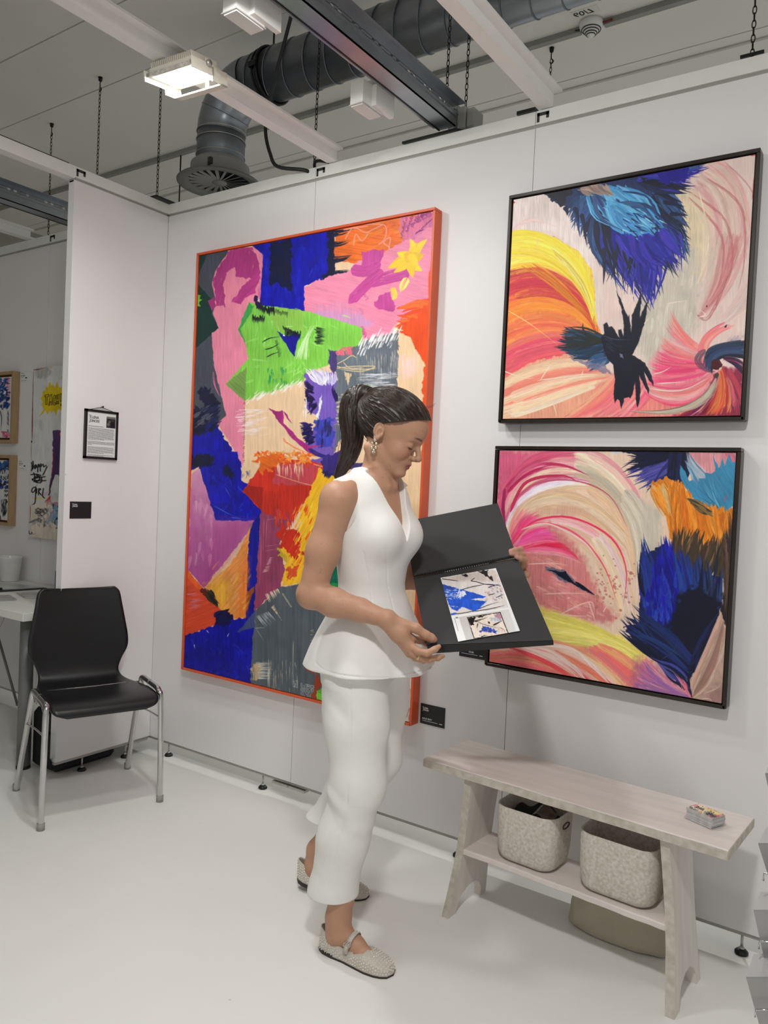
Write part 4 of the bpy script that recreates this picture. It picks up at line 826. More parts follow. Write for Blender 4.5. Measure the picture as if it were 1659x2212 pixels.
# levelling feet
def foot(x, y, label):
    f = thing('levelling_foot', label, 'foot', (x, y, 0), 'levelling feet under the wall panels')
    MB().lathe([(.019, 0), (.0195, .006), (.014, .012), (.008, .015)], (x, y, 0), 20).build('foot_pad', BLK, f)
    MB().cyl((x, y, .014), (x, y, .066), .004, 10).lathe([(.008, .014), (.0085, .018), (.005, .022)], (x, y, 0), 12).build('threaded_stem', ALU, f)
foot(.114, .024, 'black levelling foot under the back wall, right of the chair')
foot(.727, .024, 'black levelling foot under the wall below the tall painting')
foot(1.055, .024, 'black levelling foot under the wall just behind the trouser leg')
foot(1.695, .024, 'black levelling foot under the wall left of the bench')
foot(2.648, .028, 'black levelling foot under the wall right of the bench')
foot(-.020, -.355, 'black levelling foot under the partition end, seen through the chair legs')
foot(-.020, -.125, 'black levelling foot under the partition near the room corner')
MB().sphere((-.0, -.4965, 1.325), .006, 10, sc=(1, .5, 1)).build('cover_cap', RAIL, label='small round white cover cap on the edge of the partition', cat='cap')
# aluminium clip strips lying under the joints
MB().box(.80, .0, .05, .98, .03, .060).box(.86, -.004, .052, .89, .0, .062).build('joint_plate', ALU, label='thin aluminium joint plate under the wall below the tall painting', cat='plate')
MB().box(-.03, -.12, .058, -.004, -.01, .066).build('joint_plate', ALU, label='thin metal joint plate under the partition at the room corner', cat='plate')

# ---------------------------------------------------------------- overhead
GALV = mat('galvanised_steel', (160, 166, 172), .32, metal=.9, var=.14, scale=7, bump=.05, bscale=20)
GALVD = mat('galvanised_sheet', (150, 156, 162), .30, metal=.92, var=.22, scale=3.2, bump=.12, bscale=7, stretch=(1, 3, 3))
WPOW = mat('white_powder_coat', (238, 236, 232), .4, var=.015)
def beam(x, label):
    b = thing('cross_beam', label, 'beam', (x, -1.6, 2.622), 'white cross beams on top of the walls')
    g = MB(); g.box(x-.030, -3.4, 2.622, x+.018, -.012, 2.630); g.box(x-.030, -3.4, 2.630, x-.022, -.012, 2.672); g.box(x+.010, -3.4, 2.630, x+.018, -.012, 2.672); g.box(x-.030, -3.4, 2.672, x+.018, -.012, 2.680)
    g.box(x+.018, -3.4, 2.660, x+.048, -.012, 2.668); g.build('profile', WPOW, b)
    MB().box(x-.028, -.012, 2.624, x+.014, .030, 2.634).build('end_bracket', WPOW, b)
beam(1.0, 'long white beam carrying the lit flood light')
beam(1.915, 'long white beam above the upper bird painting')
beam(-1.16, 'white beam on top of the booth wall behind the partition')
# slotted cable trunking running from the hall onto the wall head
def trunk(x, w, z0, h, y0, y1, label):
    t = thing('cable_trunking', label, 'trunking', (x, (y0+y1)/2, z0), 'galvanised trunking above the stands')
    g = MB(); th = .004
    g.box(x, y0, z0, x+w*.62, y1, z0+th); g.box(x+w*.62-th, y0, z0, x+w*.62, y1, z0+h*.5)
    # slotted side: strips above, below and between the slots
    xs = x+w*.62; g.box(xs, y0, z0+h*.45, xs+th, y1, z0+h*.62); g.box(xs, y0, z0+h*.74, xs+th, y1, z0+h); g.box(xs, y0, z0+h*.98, xs+w*.38, y1, z0+h)
    y = y0
    while y < y1-.05:
        g.box(xs, y, z0+h*.60, xs+th, y+.050, z0+h*.76); g.box(xs, y+.068, z0+h*.60, xs+th, y+.084, z0+h*.76); y += .102
    g.build('channel', GALV, t)
    MB().box(x-.006, y0, z0-.002, x-.001, y1, z0+.014).build('edge_seal', BLK, t)
    MB().box(x-.030, y0, z0+.012, x-.012, y1, z0+.018).build('side_rail', GALV, t)
trunk(1.475, .105, 2.655, .075, -2.4, .022, 'slotted galvanised trunking running to the wall above the tall painting')
trunk(-.935, .115, 2.690, .085, -2.4, .20, 'slotted galvanised trunking seen left of the partition')
trunk(-.52, .06, 3.02, .05, -2.4, -.62, 'dark short trunking end hanging at the top left of the ceiling')
MB().prism([(1.33, -.012), (1.56, -.012), (1.60, .05), (1.36, .05)], 2.6225, 2.632).build('rubber_pad', BLK, label='black rubber pad under the trunking end on the wall head', cat='pad')
MB().box(1.80, -.012, 2.6225, 1.868, .05, 2.634).build('rubber_pad', BLK, label='black rubber pad on the wall head beside the second white beam', cat='pad')
MB().box(-.05, -.10, 2.6225, .03, .02, 2.631).build('rubber_pad', BLK, label='black rubber pad on the head rails at the room corner', cat='pad')
# spiral duct with elbow and swirl diffuser
D = thing('ventilation_duct', 'round spiral galvanised duct bending down behind the wall', 'duct', (1.0, .22, 2.80))
DY, DZ, DR = .22, 3.213, .115
MB().tube([(.30, DY, DZ), (3.6, DY, DZ)], DR, 40).build('straight_duct', GALVD, D)
g = MB()
x = .34
while x < 3.5:
    ring = [(x+.028*math.cos(a+.6), DY+(DR+.001)*math.sin(a), DZ+(DR+.001)*math.cos(a)) for a in np.linspace(0, 2*math.pi, 40, endpoint=False)]
    g.tube(ring, .0028, 6, closed=True); x += .118
g.build('seam_ridges', mat('duct_seam', (116, 122, 128), .4, metal=.8), D)
g = MB(); R = .20; arc = [(.30-R*math.sin(t), DY, DZ-R+R*math.cos(t)) for t in np.linspace(0, math.pi/2, 14)]
g.tube(arc, DR+.002, 40, cap=False); el = g.build('elbow', GALVD, D)
g = MB()
for k in (4, 9): 
    c = np.array(arc[k]); tn = np.array(arc[k+1])-np.array(arc[k-1]); tn /= np.linalg.norm(tn); s_ = np.cross(tn, (0, 1, 0))
    g.tube([c+(DR+.003)*(math.cos(a)*np.array([0, 1, 0])+math.sin(a)*s_) for a in np.linspace(0, 2*math.pi, 40, endpoint=False)], .002, 6, closed=True)
g.build('elbow_seam', mat('duct_seam', (116, 122, 128), .4, metal=.8), el)
xd = .10
g = MB().tube([(xd, DY, DZ-R+.01), (xd, DY, 2.86)], DR+.001, 40); dn = g.build('drop_pipe', mat('painted_grey_duct', (118, 124, 128), .42, metal=.6, var=.06), D)
g = MB()
for z in (DZ-R+.004, DZ-R-.035, 2.905): g.tube([(xd+(DR+.003)*math.cos(a), DY+(DR+.003)*math.sin(a), z) for a in np.linspace(0, 2*math.pi, 40, endpoint=False)], .0022, 6, closed=True)
g.build('bead_ring', ALU, dn)
GREYP = mat('grey_painted_steel', (140, 140, 136), .5, var=.04)
MB().lathe([(DR, 2.885), (DR+.004, 2.88), (.140, 2.862), (.142, 2.855), (.142, 2.80), (.138, 2.795)], (xd, DY, 0), 48).build('collar', GREYP, D)
MB().box(xd+.06, DY-.135, 2.815, xd+.078, DY-.120, 2.845).box(xd+.064, DY-.14, 2.80, xd+.07, DY-.13, 2.822).build('damper_clip', DARKGAP, D)
df = MB().lathe([(.138, 2.796), (.196, 2.786), (.205, 2.778), (.204, 2.772), (.192, 2.771), (.150, 2.782), (.148, 2.795), (.1, 2.798)], (xd, DY, 0), 56).build('diffuser_dish', mat('diffuser_grey', (112, 112, 108), .5), D)
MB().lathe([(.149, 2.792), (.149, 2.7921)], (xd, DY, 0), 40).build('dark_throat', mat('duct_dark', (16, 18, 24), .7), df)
g = MB(); g.lathe([(.034, 2.790), (.036, 2.780), (.002, 2.777)], (xd, DY, 0), 24)
for k in range(22):
    a = 2*math.pi*k/22; M = T((xd, DY, 2.784), a, rx=math.radians(24)); g.box(.030, -.0075, -.0008, .149, .0075, .0008, M)
g.build('swirl_vane', mat('vane_grey', (136, 136, 132), .5), df)
# clamp and threaded rod carrying the duct
g = MB(); ring = lambda x, r: [(x, DY+r*math.sin(a), DZ+r*math.cos(a)) for a in np.linspace(0, 2*math.pi, 44, endpoint=False)]
MB().tube(ring(.405, DR+.005), .005, 6, closed=True).tube(ring(.432, DR+.006), .008, 6, closed=True).build('clamp_band', BLKS, D)
MB().box(.398, DY-DR-.018, DZ-.012, .442, DY-DR+.004, DZ+.012).build('clamp_lug', BLKS, D)
MB().cyl((.425, DY, DZ+DR), (.425, DY, 3.451), .0045, 8).build('threaded_rod', BLKS, D)
def rod(p, z0, label): MB().cyl((p[0], p[1], z0), (p[0], p[1], 3.44), .0045, 8).cyl((p[0], p[1], 3.436), (p[0], p[1], 3.451), .011, 10).build('hanger_rod', BLKS, label=label, cat='rod')
rod(at(391, 327, 'z', 3.45), 2.75, 'thin black hanger rod left of the diffuser')
# surface conduit along the ceiling, smoke detector and its number plate
MB().box(-3.5, .935, 3.425, 1.625, .965, 3.4505).box(1.735, .935, 3.425, 6, .965, 3.4505).build('ceiling_conduit', mat('conduit_grey', (150, 149, 143), .55), label='grey cable conduit running along the ceiling behind the duct', cat='conduit')
MB().box(-3.5, 1.42, 3.442, 6, 1.436, 3.4505).build('ceiling_conduit', mat('conduit_pale', (196, 194, 187), .6), label='thin pale conduit along the ceiling nearest the wall head', cat='conduit')
sx, sy = 1.682, .93
sd = thing('smoke_detector', 'white cone-shaped smoke detector with black slots on the ceiling', 'smoke detector', (sx, sy, 3.38))
MB().lathe([(.052, 3.4505), (.054, 3.436), (.050, 3.424), (.030, 3.405), (.012, 3.385), (.002, 3.383)], (sx, sy, 0), 32).build('housing', WPOW, sd)
g = MB()
for r, z in ((.0415, 3.4150), (.0335, 3.4078), (.0258, 3.3995), (.0190, 3.3925)): g.tube([(sx+r*math.cos(a), sy+r*math.sin(a), z) for a in np.linspace(0, 2*math.pi, 32, endpoint=False)], .0022, 6, closed=True)
g.build('sensor_slot', BLK, sd)
MB().tube(spl([(sx+.05, sy, 3.435), (sx+.07, sy-.004, 3.430), (sx+.095, sy+.002, 3.436)], 8), .004, 8).build('wire', mat('red_wire', (120, 24, 30), .5), sd)
MB().tube(spl([(sx-.05, sy, 3.43), (sx-.075, sy-.004, 3.432)], 4), .003, 6).build('wire', BLK, sd)
l0, l1 = at(1240, 30, 'z', 3.4495), at(1279, 17, 'z', 3.4495)
lp = thing('number_plate', 'small white ceiling plate with the number 60/7', 'label', (*((l0+l1)/2)[:2], 3.448))
MB().box(l0[0]-.012, l0[1]-.016, 3.4478, l1[0]+.024, l0[1]+.036, 3.4505).build('plate', mat('plate_white', (226, 224, 218), .5), lp)
put(lettering('60/7', .046, basis((l0[0]-.006, l0[1]-.006, 3.4474), (1, 0, 0), (0, 1, 0), (0, 0, 1)), BLK, lp, width=.088, bold=.0006))
# chains
def chain(p, z1, label, z0, bar=False, hook=True):
    g = MB(); lw, ll, r = .0052, .0125, .0017
    z = z1; k = 0
    while z > z0:
        P = []
        for a in np.linspace(0, 2*math.pi, 12, endpoint=False):
            c, s_ = lw*math.cos(a), ll*math.sin(a); P.append((p[0]+(c if k % 2 == 0 else 0), p[1]+(0 if k % 2 == 0 else c), z-ll+s_))
        g.tube(P, r, 5, closed=True); z -= 2*ll-2.6*r; k += 1
    c = thing('hanging_chain', label, 'chain', (p[0], p[1], z0), 'steel chains hanging from the ceiling')
    g.build('links', BLKS, c)
    if hook: MB().cyl((p[0], p[1], 3.43), (p[0], p[1], 3.4505), .009, 10, r2=.012).tube(spl([(p[0], p[1], 3.43), (p[0], p[1], 3.40), (p[0]+.012, p[1], 3.385), (p[0], p[1], 3.375), (p[0]-.006, p[1], 3.385)], 14), .0028, 6).build('eye_hook', BLKS, c)
    if bar: MB().box(p[0]-.032, p[1]-.004, z0-.008, p[0]+.032, p[1]+.004, z0).build('toggle_bar', BLKS, c)
chain(at(217, 167, 'z', 3.45), 3.40, 'long steel chain left of the lit flood light', 2.66)
chain(at(112, 267, 'z', 3.45), 3.40, 'steel chain seen above and below the rail over the booth passage', 2.62)
chain(at(1192, 103, 'z', 3.45), 3.40, 'short steel chain behind the end of the second white beam', 2.80)
chain(at(519, 331, 'z', 3.45), 3.40, 'steel chain just right of the swirl diffuser', 2.75)
chain((2.535, .02, 0), 3.44, 'steel chain with a toggle bar at the far right above the wall', 2.645, bar=True)
chain((-.128, .03, 0), 3.44, 'steel chain near the room corner hanging below the flood light', 2.66)
chain((.862, .035, 0), 3.44, 'steel chain crossing behind the first white beam', 2.625)
chain((1.497, .02, 0), 3.44, 'left one of two chains holding the trunking end', 2.725)
chain((1.557, .06, 0), 3.44, 'right one of two chains beside the grey splitter box', 2.735)
MB().box(1.487, .014, 2.69, 1.507, .022, 2.735).build('chain_plate', GALV, label='small perforated plate joining the chain to the trunking', cat='plate')
# grey splitter box on the trunking end
sb = thing('splitter_box', 'grey plastic cable splitter box on the wall head at the trunking end', 'box', (1.545, .05, 2.640))
sbm = mat('grey_box_plastic', (150, 150, 144), .5)
MB().box(1.500, .03, 2.645, 1.535, .10, 2.735, bev=.006).box(1.538, .03, 2.645, 1.575, .10, 2.728, bev=.005).box(1.578, .03, 2.645, 1.612, .10, 2.715, bev=.005).build('shell', sbm, sb)
MB().tube([(1.505+.018*math.cos(a)+.012, .06, 2.733+.014*math.sin(a)) for a in np.linspace(0, math.pi, 10)], .0035, 6).build('handle_loop', sbm, sb)
MB().box(1.509, .0285, 2.655, 1.527, .0300, 2.664).build('sticker', WPOW, sb)
# emergency light boxes under the trunking
def ebox(p, label):
    x, y, z = p; e = thing('emergency_light', label, 'light', p, 'white emergency light boxes under the ceiling')
    MB().box(x, y, z+.004, x+.052, y+.11, z+.082).box(x+.052, y+.05, z+.012, x+.070, y+.158, z+.082).box(x+.004, y+.11, z+.045, x+.052, y+.158, z+.082).build('housing', WPOW, e)
    MB().box(x+.002, y+.003, z, x+.050, y+.107, z+.004).build('lens', mat('frosted_lens', (232, 231, 226), .6), e)
    MB().box(x-.003, y-.003, z+.003, x+.055, y+.113, z+.006).build('lens_frame', mat('lens_frame_grey', (190, 189, 184), .5), e)
    MB().box(x+.02, y+.05, z+.082, x+.05, y+.09, z+.100).build('clamp', mat('clear_clamp', (210, 210, 208), .3), e)
ebox((1.366, -.382, 2.595), 'white emergency light box hanging left of the trunking')
ebox((1.370, -.965, 2.595), 'white emergency light box at the top of the photo')
MB().cyl((1.435, -.30, 2.69), (1.435, -.30, 2.72), .004, 8)
# black cables
CAB = mat('black_cable', (12, 12, 16), .45)
cp = [at(x, y, 'y', -.06) for x, y in [(655, -60), (638, 0), (612, 100), (588, 190), (576, 250), (574, 290), (583, 330), (600, 360), (622, 380)]]; cp[-1] = np.array([.855, -.01, 2.616]); cp.append(np.array([.86, .03, 2.60]))
MB().tube(spl(cp, 50), .0075, 10).build('power_cable', CAB, label='thick black cable hanging in a loop in front of the duct', cat='cable')
MB().tube(spl([(.885, .03, 2.60), (.885, .01, 2.632), (.905, -.005, 2.645), (.95, -.004, 2.636), (.975, .01, 2.628)], 16), .0065, 8).build('power_cable', CAB, label='short black cable looping over the wall head at the first white beam', cat='cable')
MB().box(.70, 1.0, 2.70, .76, 1.03, 2.95).build('wall_bracket', mat('dark_grey_bracket', (128, 127, 122), .6), label='dark grey steel piece standing behind the wall head', cat='bracket')
# the lit flood light under the first beam
def flood():
    c = at(400, 166, 'z', 2.585); x0, y0, z = c[0], c[1], c[2]
    fl = thing('flood_light', 'lit white LED flood light with cooling fins under the beam', 'flood light', (x0, y0, z))
    M = T((x0, y0, z), math.radians(4), rx=math.radians(9))
    white = mat('aged_white_paint', (228, 222, 206), .5, var=.05, scale=60)
    MB().box(-.092, -.062, .006, .092, .062, .026, M, bev=.003).build('body', white, fl)
    g = MB()
    for k in range(22): xx = -.084+.168*k/21; g.box(xx-.0018, -.058, .024, xx+.0018, .054, .042, M)
    g.build('cooling_fins', white, fl)
    MB().box(-.098, -.068, .000, -.086, .068, .010, M).box(.086, -.068, .000, .098, .068, .010, M).box(-.098, -.068, 0, .098, -.058, .010, M).box(-.098, .058, 0, .098, .068, .010, M).build('rim', mat('worn_rim', (196, 192, 182), .5, var=.3, scale=80), fl)
    em = bpy.data.materials.new('lit_glass'); em.use_nodes = True; b = em.node_tree.nodes['Principled BSDF']
    b.inputs['Base Color'].default_value = (.9, .95, .95, 1); b.inputs['Emission Color'].default_value = (.97, 1, .98, 1); b.inputs['Emission Strength'].default_value = FLOOD_W
    gl = MB().box(-.086, -.058, .002, .086, .058, .004, M).build('glass', mat('flood_glass', (206, 226, 222), .2, emit=1.2), fl)
    MB().prism(rrect(-.066, -.042, .066, .042, .012), .0008, .0018, M).build('led_panel', em, gl)
    g = MB(); g.box(.098, -.012, .004, .101, .012, .030, M); g.box(.098, -.075, -.014, .102, .020, .018, M); g.box(-.102, -.075, -.014, -.098, .020, .018, M); g.box(-.102, .050, -.030, .102, .080, -.026, M); g.box(-.102, .012, -.030, -.098, .080, .012, M); g.box(.098, .012, -.030, .102, .080, .012, M)
    g.build('bracket', white, fl)
    bo = np.array(M@np.array([.03, .065, -.026, 1]))[:3]
    MB().cyl(bo, (bo[0], bo[1], 2.64), .007, 10).build('bolt', ALU, fl)
    MB().cyl(np.array(M@np.array([.101, -.004, .016, 1]))[:3], np.array(M@np.array([.110, -.004, .016, 1]))[:3], .010, 12).build('side_screw', ALU, fl)
flood()
# ---------------------------------------------------------------- pictures on the wall
def framed(name, label, brush, x0, x1, z0, z1, depth, fw, fm, nu, nv, gap=.004, gain=1.0, inset=.006, key=None):
    p = thing(name, label, 'painting', ((x0+x1)/2, 0, z0))
    d = depth
    st = MB().box(x0+fw+gap, -d+inset+.002, z0+fw+gap, x1-fw-gap, -.004, z1-fw-gap).build('stretcher', mat('canvas_edge', (190, 170, 150), .8), p)
    cv = canvas('canvas', brush, [(x0+fw+gap, -d+inset, z1-fw-gap), (x1-fw-gap, -d+inset, z1-fw-gap), (x0+fw+gap, -d+inset, z0+fw+gap)], nu, nv, p, gain=gain)
    for nm, a in (('frame_top', (x0, z1-fw, x1-.001, z1)), ('frame_bottom', (x0+.004, z0, x1-.004, z0+fw)), ('frame_left', (x0, z0+.003, x0+fw, z1-fw-.001)), ('frame_right', (x1-fw, z0+.002, x1, z1-fw-.001))):
        MB().box(a[0], -d, a[1], a[2], -.002, a[3], bev=.0012).build(nm, fm, p)
    return p
ORF = mat('orange_frame_paint', (222, 92, 48), .4, var=.05)
framed('large_painting', 'tall abstract face painting in blue, pink and green in an orange frame', paint_big(), .2603, 1.5150, .4543, 2.3460, .05, .010, ORF, 620, 940, gap=.003)
BRF = mat('dark_brown_frame', (34, 24, 16), .3, var=.5, scale=40, stretch=(1, 1, .1))
framed('square_painting', 'square painting of a black bird under blue plumage, the upper of two', paint_upper(), 1.806, 2.586, 1.5646, 2.3353, .05, .011, BRF, 610, 610)
framed('square_painting', 'square pink and blue painting with an eye, the lower of two', paint_lower(), 1.8001, 2.5813, .7287, 1.4868, .05, .011, BRF, 610, 610)
# ---------------------------------------------------------------- logo, cards and signs
def swash(B_): return [[(0, 1.0), (.05, .80), (.14, .66), (.24, .66), (.30, .80), (.26, .94), (.18, .92), (.20, .74), (.32, .58), (.42, .56)], [(.10, .60), (.22, .52), (.30, .40), (.20, .34), (.04, .46)], [(.30, .36), (.16, .22), (.04, .04), (.10, -.04), (.22, .10), (.30, .30), (.20, .34)], [(.22, .16), (.34, .10), (.42, .12)]]
def logo(h, M, m, parent, r=None):
    """swash followed by two lines of capitals, h high"""
    g = MB(); r = r or h*.022
    for P in swash(0): g.tube([(M@np.array([x*h, y*h, 0, 1]))[:3] for x, y in spl(P, 18)], r, 5)
    L1 = lettering('LENA', h*.46, M@T((h*.44, h*.52, 0)), m, parent, width=h*.98, bold=h*.008)
    L2 = lettering('INCKE', h*.46, M@T((h*.42, h*.06, 0)), m, parent, width=h*1.10, bold=h*.008)
    return put((g.V, g.F, m, parent, 'logo'), L1, L2)
INK = mat('black_ink', (20, 20, 22), .6); WINK = mat('white_ink', (236, 236, 234), .6); PAPER = mat('paper', (228, 228, 226), .7, var=.01)
CARDB = mat('black_card', (22, 22, 26), .5, var=.05)
# framed text on the partition (plane X = 0, seen from +X: reading direction is +Y)
sg = thing('framed_sign', 'small black framed text sheet hanging from a nail on the partition', 'sign', (0, -.334, 1.396))
y0, y1, z0, z1 = -.418, -.2495, 1.3965, 1.612
FB = mat('black_frame_wood', (16, 15, 15), .4)
MB().box(.002, y0, z0, .013, y0+.0105, z1).box(.002, y1-.0105, z0, .013, y1, z1).box(.002, y0, z0, .013, y1, z0+.0105).box(.002, y0, z1-.0105, .013, y1, z1).build('frame', FB, sg)
pp = MB().box(.002, y0+.008, z0+.008, .009, y1-.008, z1-.008).build('text_sheet', PAPER, sg)
MS = lambda y, z, x=.0094: basis((x, y, z), (0, 1, 0), (0, 0, 1), (1, 0, 0))
logo(.034, MS(-.398, 1.555), INK, pp)
rr = random.Random(5); g = MB()
def rows(g, ya, yb, zs, h, x=.0092, last=.6):
    for i, z in enumerate(zs):
        y = ya; end = yb-(yb-ya)*(1-last) if i == len(zs)-1 else yb-rr.random()*.008
        while y < end:
            w = .003+rr.random()*.009; g.box(x, y, z, x+.0004, min(y+w, end), z+h); y += w+.0016
rows(g, -.400, -.322, [1.538], .0022, last=1)
rows(g, -.400, -.264, [1.530-.0045*k for k in range(12)], .0017); rows(g, -.400, -.264, [1.471-.0045*k for k in range(4)], .0017, last=.15)
rows(g, -.400, -.264, [1.448-.0045*k for k in range(7)], .0017); rows(g, -.400, -.264, [1.413-.004*k for k in range(2)], .0017)
g.build('printed_text', mat('grey_print', (96, 94, 98), .7), pp)
Bp = Brush(0, 0, 60, 76, 1, (52, 50, 52), 3); Bp.frame(0, 0, 1)
Bp.poly([(0,0),(60,0),(60,14),(0,12)], (120,116,112), jit=2); Bp.poly([(10,16),(26,14),(30,30),(12,34)], (30,28,30), jit=2); Bp.poly([(2,46),(16,40),(24,56),(8,64)], (110,104,90), jit=3); Bp.poly([(26,44),(36,24),(48,30),(54,76),(26,76)], (16,16,24), jit=2); Bp.poly([(36,22),(44,20),(46,32),(38,34)], (70,58,54), jit=1); Bp.poly([(14,28),(26,26),(24,44),(16,44)], (96,92,90), jit=3)
canvas('printed_photo', Bp, [(.0094, -.310, 1.588), (.0094, -.262, 1.588), (.0094, -.310, 1.538)], 50, 60, pp, pix=lambda u, v: (u*59, v*75), bump=0)
nl = np.array([.006, -.334, 1.626])
MB().tube([(.008, y0+.012, z1-.004), nl, (.008, y1-.012, z1-.004)], .0013, 6).build('hanging_cord', INK, sg)
MB().cyl((-.001, -.334, 1.627), (.016, -.334, 1.628), .0016, 8).cyl((.015, -.334, 1.628), (.017, -.334, 1.628), .004, 10).build('picture_nail', INK, label='small black nail above the framed text sheet', cat='nail')
qc = thing('black_card', 'plain black card with a small logo at the partition edge', 'card', (0, -.419, 1.1335))
MB().box(.0004, -.4715, 1.1335, .0022, -.3665, 1.207).build('card', CARDB, qc)
logo(.017, basis((.0024, -.461, 1.183), (0, 1, 0), (0, 0, 1), (1, 0, 0)), WINK, qc, r=.0004)
def title_card(x0, x1, z0, z1, title, label, tx, fine=True):
    c = thing('title_card', label, 'card', ((x0+x1)/2, 0, z0), 'black title cards beside the paintings')
    MB().box(x0, -.0028, z0, x1, -.0006, z1).build('card', CARDB, c)
    M = lambda x, z: basis((x, -.0030, z), (1, 0, 0), (0, 0, 1), (0, -1, 0))
    logo(.0165, M(x0+.009, z1-.026), WINK, c, r=.0004)
    put(lettering(title, .0085, M(tx, z0+.0175), WINK, c, bold=.0001))
    g = MB(); x = x0+.009
    while x < x1-.030: w = .002+rr.random()*.004; g.box(x, -.0031, z0+.0115, x+w, -.0028, z0+.0131); x += w+.001
    g.box(x1-.022, -.0031, z0+.011, x1-.009, -.0028, z0+.0132); g.build('fine_print', WINK, c)
title_card(1.523, 1.627, .4595, .5340, 'BOLD BOY', 'black title card right of the tall painting, near the bench', 1.532)
title_card(1.674, 1.777, .7350, .8100, 'OURI', 'black title card left of the lower square painting, half hidden by the album', 1.712)
# ---------------------------------------------------------------- the booth behind the partition
Bt = Brush(30, 770, 260, 1200, 1.6, (214, 212, 208), 21); Bt.frame(0, 780, 5.53)
Bt.poly([(330,50),(1400,-60),(1400,2250),(330,2200)], (222,221,218), jit=0, tex=.05)
for _ in range(120): x = 380+Bt.r.rand()*700; y = 80+Bt.r.rand()*1550; Bt.stroke([(x,y),(x+20*Bt.r.randn(),y+130)], 60, Bt.pick([(196,196,198),(214,212,212),(184,186,190),(232,231,228)]), a=.4, dry=.4, spline=False)
Bt.poly([(430,90),(560,64),(600,120),(560,200),(480,215),(440,160)], (176,176,172), jit=6, soft=6)
Bt.poly([(330,1720),(1400,1640),(1400,2250),(330,2250)], (222,210,192), jit=10, soft=20)
Bt.stroke([(395,100),(392,300),(386,600),(384,960)], 14, (120,40,44), taper=(.05,.2), dry=.3); Bt.stroke([(392,108),(450,100),(540,80)], 12, (130,44,36), dry=.2); Bt.stroke([(378,950),(378,980)], 16, (20,20,20), spline=False); Bt.stroke([(372,980),(375,1200)], 7, (150,110,120)); Bt.stroke([(362,1720),(360,1930)], 7, (150,70,60))
Bt.poly([(458,672),(520,575),(494,515),(515,490),(482,440),(518,410),(502,375),(548,350),(546,305),(575,320),(592,248),(618,300),(630,264),(650,320),(684,246),(706,318),(792,305),(752,400),(770,470),(742,495),(756,604),(690,572),(670,655),(640,590),(620,618),(598,588),(560,645),(548,588)], (224,196,30), jit=1.5, tex=.08)
for P in [[(535,408),(582,398),(584,420),(566,424),(562,520),(546,520),(548,424),(536,428)],[(582,528),(604,402),(618,400),(626,520),(612,522),(610,482),(598,486),(594,526)],[(666,420),(650,408),(634,440),(634,500),(646,526),(664,520),(664,500),(650,500),(650,440),(664,440)],[(668,412),(680,408),(682,456),(692,454),(692,400),(706,396),(702,512),(692,512),(690,474),(682,478),(680,512),(670,512)],[(722,392),(738,390),(736,480),(722,484)]]:
    for a, b in zip(P, P[1:]+P[:1]): Bt.stroke([a, b], 6, (40,34,14), taper=(0,0), br=.1, spline=False)
Bt.stroke([(722,500),(734,528),(722,524),(738,556)], 7, (40,34,14))
Bt.stroke([(600,90),(612,66),(624,100)], 8, (210,190,60)); Bt.stroke([(700,220),(780,160)], 10, (214,200,110), dry=.3)
Bt.poly([(634,832),(690,822),(730,830),(716,880),(750,950),(775,945),(775,1365),(740,1355),(715,1370),(690,1350),(655,1355),(625,1440),(605,1520),(600,1600),(585,1600),(590,1480),(612,1380),(634,1150),(630,1000)], (84,58,110), jit=2, tex=.16, grad=((70,44,82),95))
Bt.stroke([(628,1060),(634,1180),(628,1280),(606,1400),(588,1500),(584,1590)], 7, (190,60,60), dry=.2)
Bt.stroke([(712,850),(744,850),(750,885),(720,892),(712,864)], 12, (190,50,50), taper=(0,0)); Bt.stroke([(752,950),(770,946)],8,(200,50,50)); Bt.stroke([(756,1360),(756,1470)],7,(150,60,80))
Bt.stroke([(704,1370),(700,1600)], 4, (150,148,150)); Bt.stroke([(690,1620),(730,1628)], 4, (120,120,124))
for e in [(540,1700),(560,1740),(585,1720),(612,1700),(530,1690)]: Bt.stroke([(600,1610),((600+e[0])/2-8,1660),e], 8, (196,60,54), taper=(.05,.3))
Bt.stroke([(390,1640),(470,1636),(560,1640)], 26, (228,212,110), a=.7, dry=.3); Bt.stroke([(520,1600),(580,1560)], 40, (206,170,196), a=.6, dry=.3)
Bt.poly([(600,1700),(700,1680),(760,1690),(740,1740),(640,1730)], (188,130,150), jit=6, a=.8)
K = (18,18,20)
for P in [[(376,1205),(384,1260),(374,1320)],[(392,1190),(398,1240),(392,1300)],[(376,1262),(396,1252)],[(424,1236),(410,1262),(420,1286),(432,1240),(440,1282)],[(452,1330),(454,1240),(470,1246),(458,1276)],[(482,1320),(482,1236),(500,1242),(486,1270)],[(514,1226),(524,1262),(556,1240)],[(564,1256),(530,1330),(506,1370)],
          [(362,1358),(440,1352),(500,1372)],[(400,1330),(420,1400),(400,1450)],[(376,1412),(440,1396),(550,1380)],[(380,1420),(480,1430),(560,1426)],[(430,1360),(500,1400),(420,1440),(490,1450),(500,1380)],[(400,1390),(470,1380),(460,1430),(400,1440)],
          [(428,1506),(392,1516),(378,1556),(400,1566),(424,1530),(428,1506),(424,1640),(412,1704),(372,1712)],[(440,1520),(436,1586)],[(440,1478),(441,1484)],[(462,1520),(458,1606)],[(462,1524),(486,1530),(464,1560),(500,1608)],[(520,1516),(510,1610),(540,1640)],[(578,1596),(580,1602)]]:
    Bt.stroke(P, 13, K, taper=(.02,.1), br=.1, n=20)
for _ in range(60): x = 420+Bt.r.rand()*220; y = 1740+Bt.r.rand()*220; Bt.stroke([(x,y),(x+40*Bt.r.randn(),y+40)], 30, Bt.pick([(150,152,154),(110,112,114),(190,190,188),(60,60,62)]), a=.6, dry=.4, spline=False)
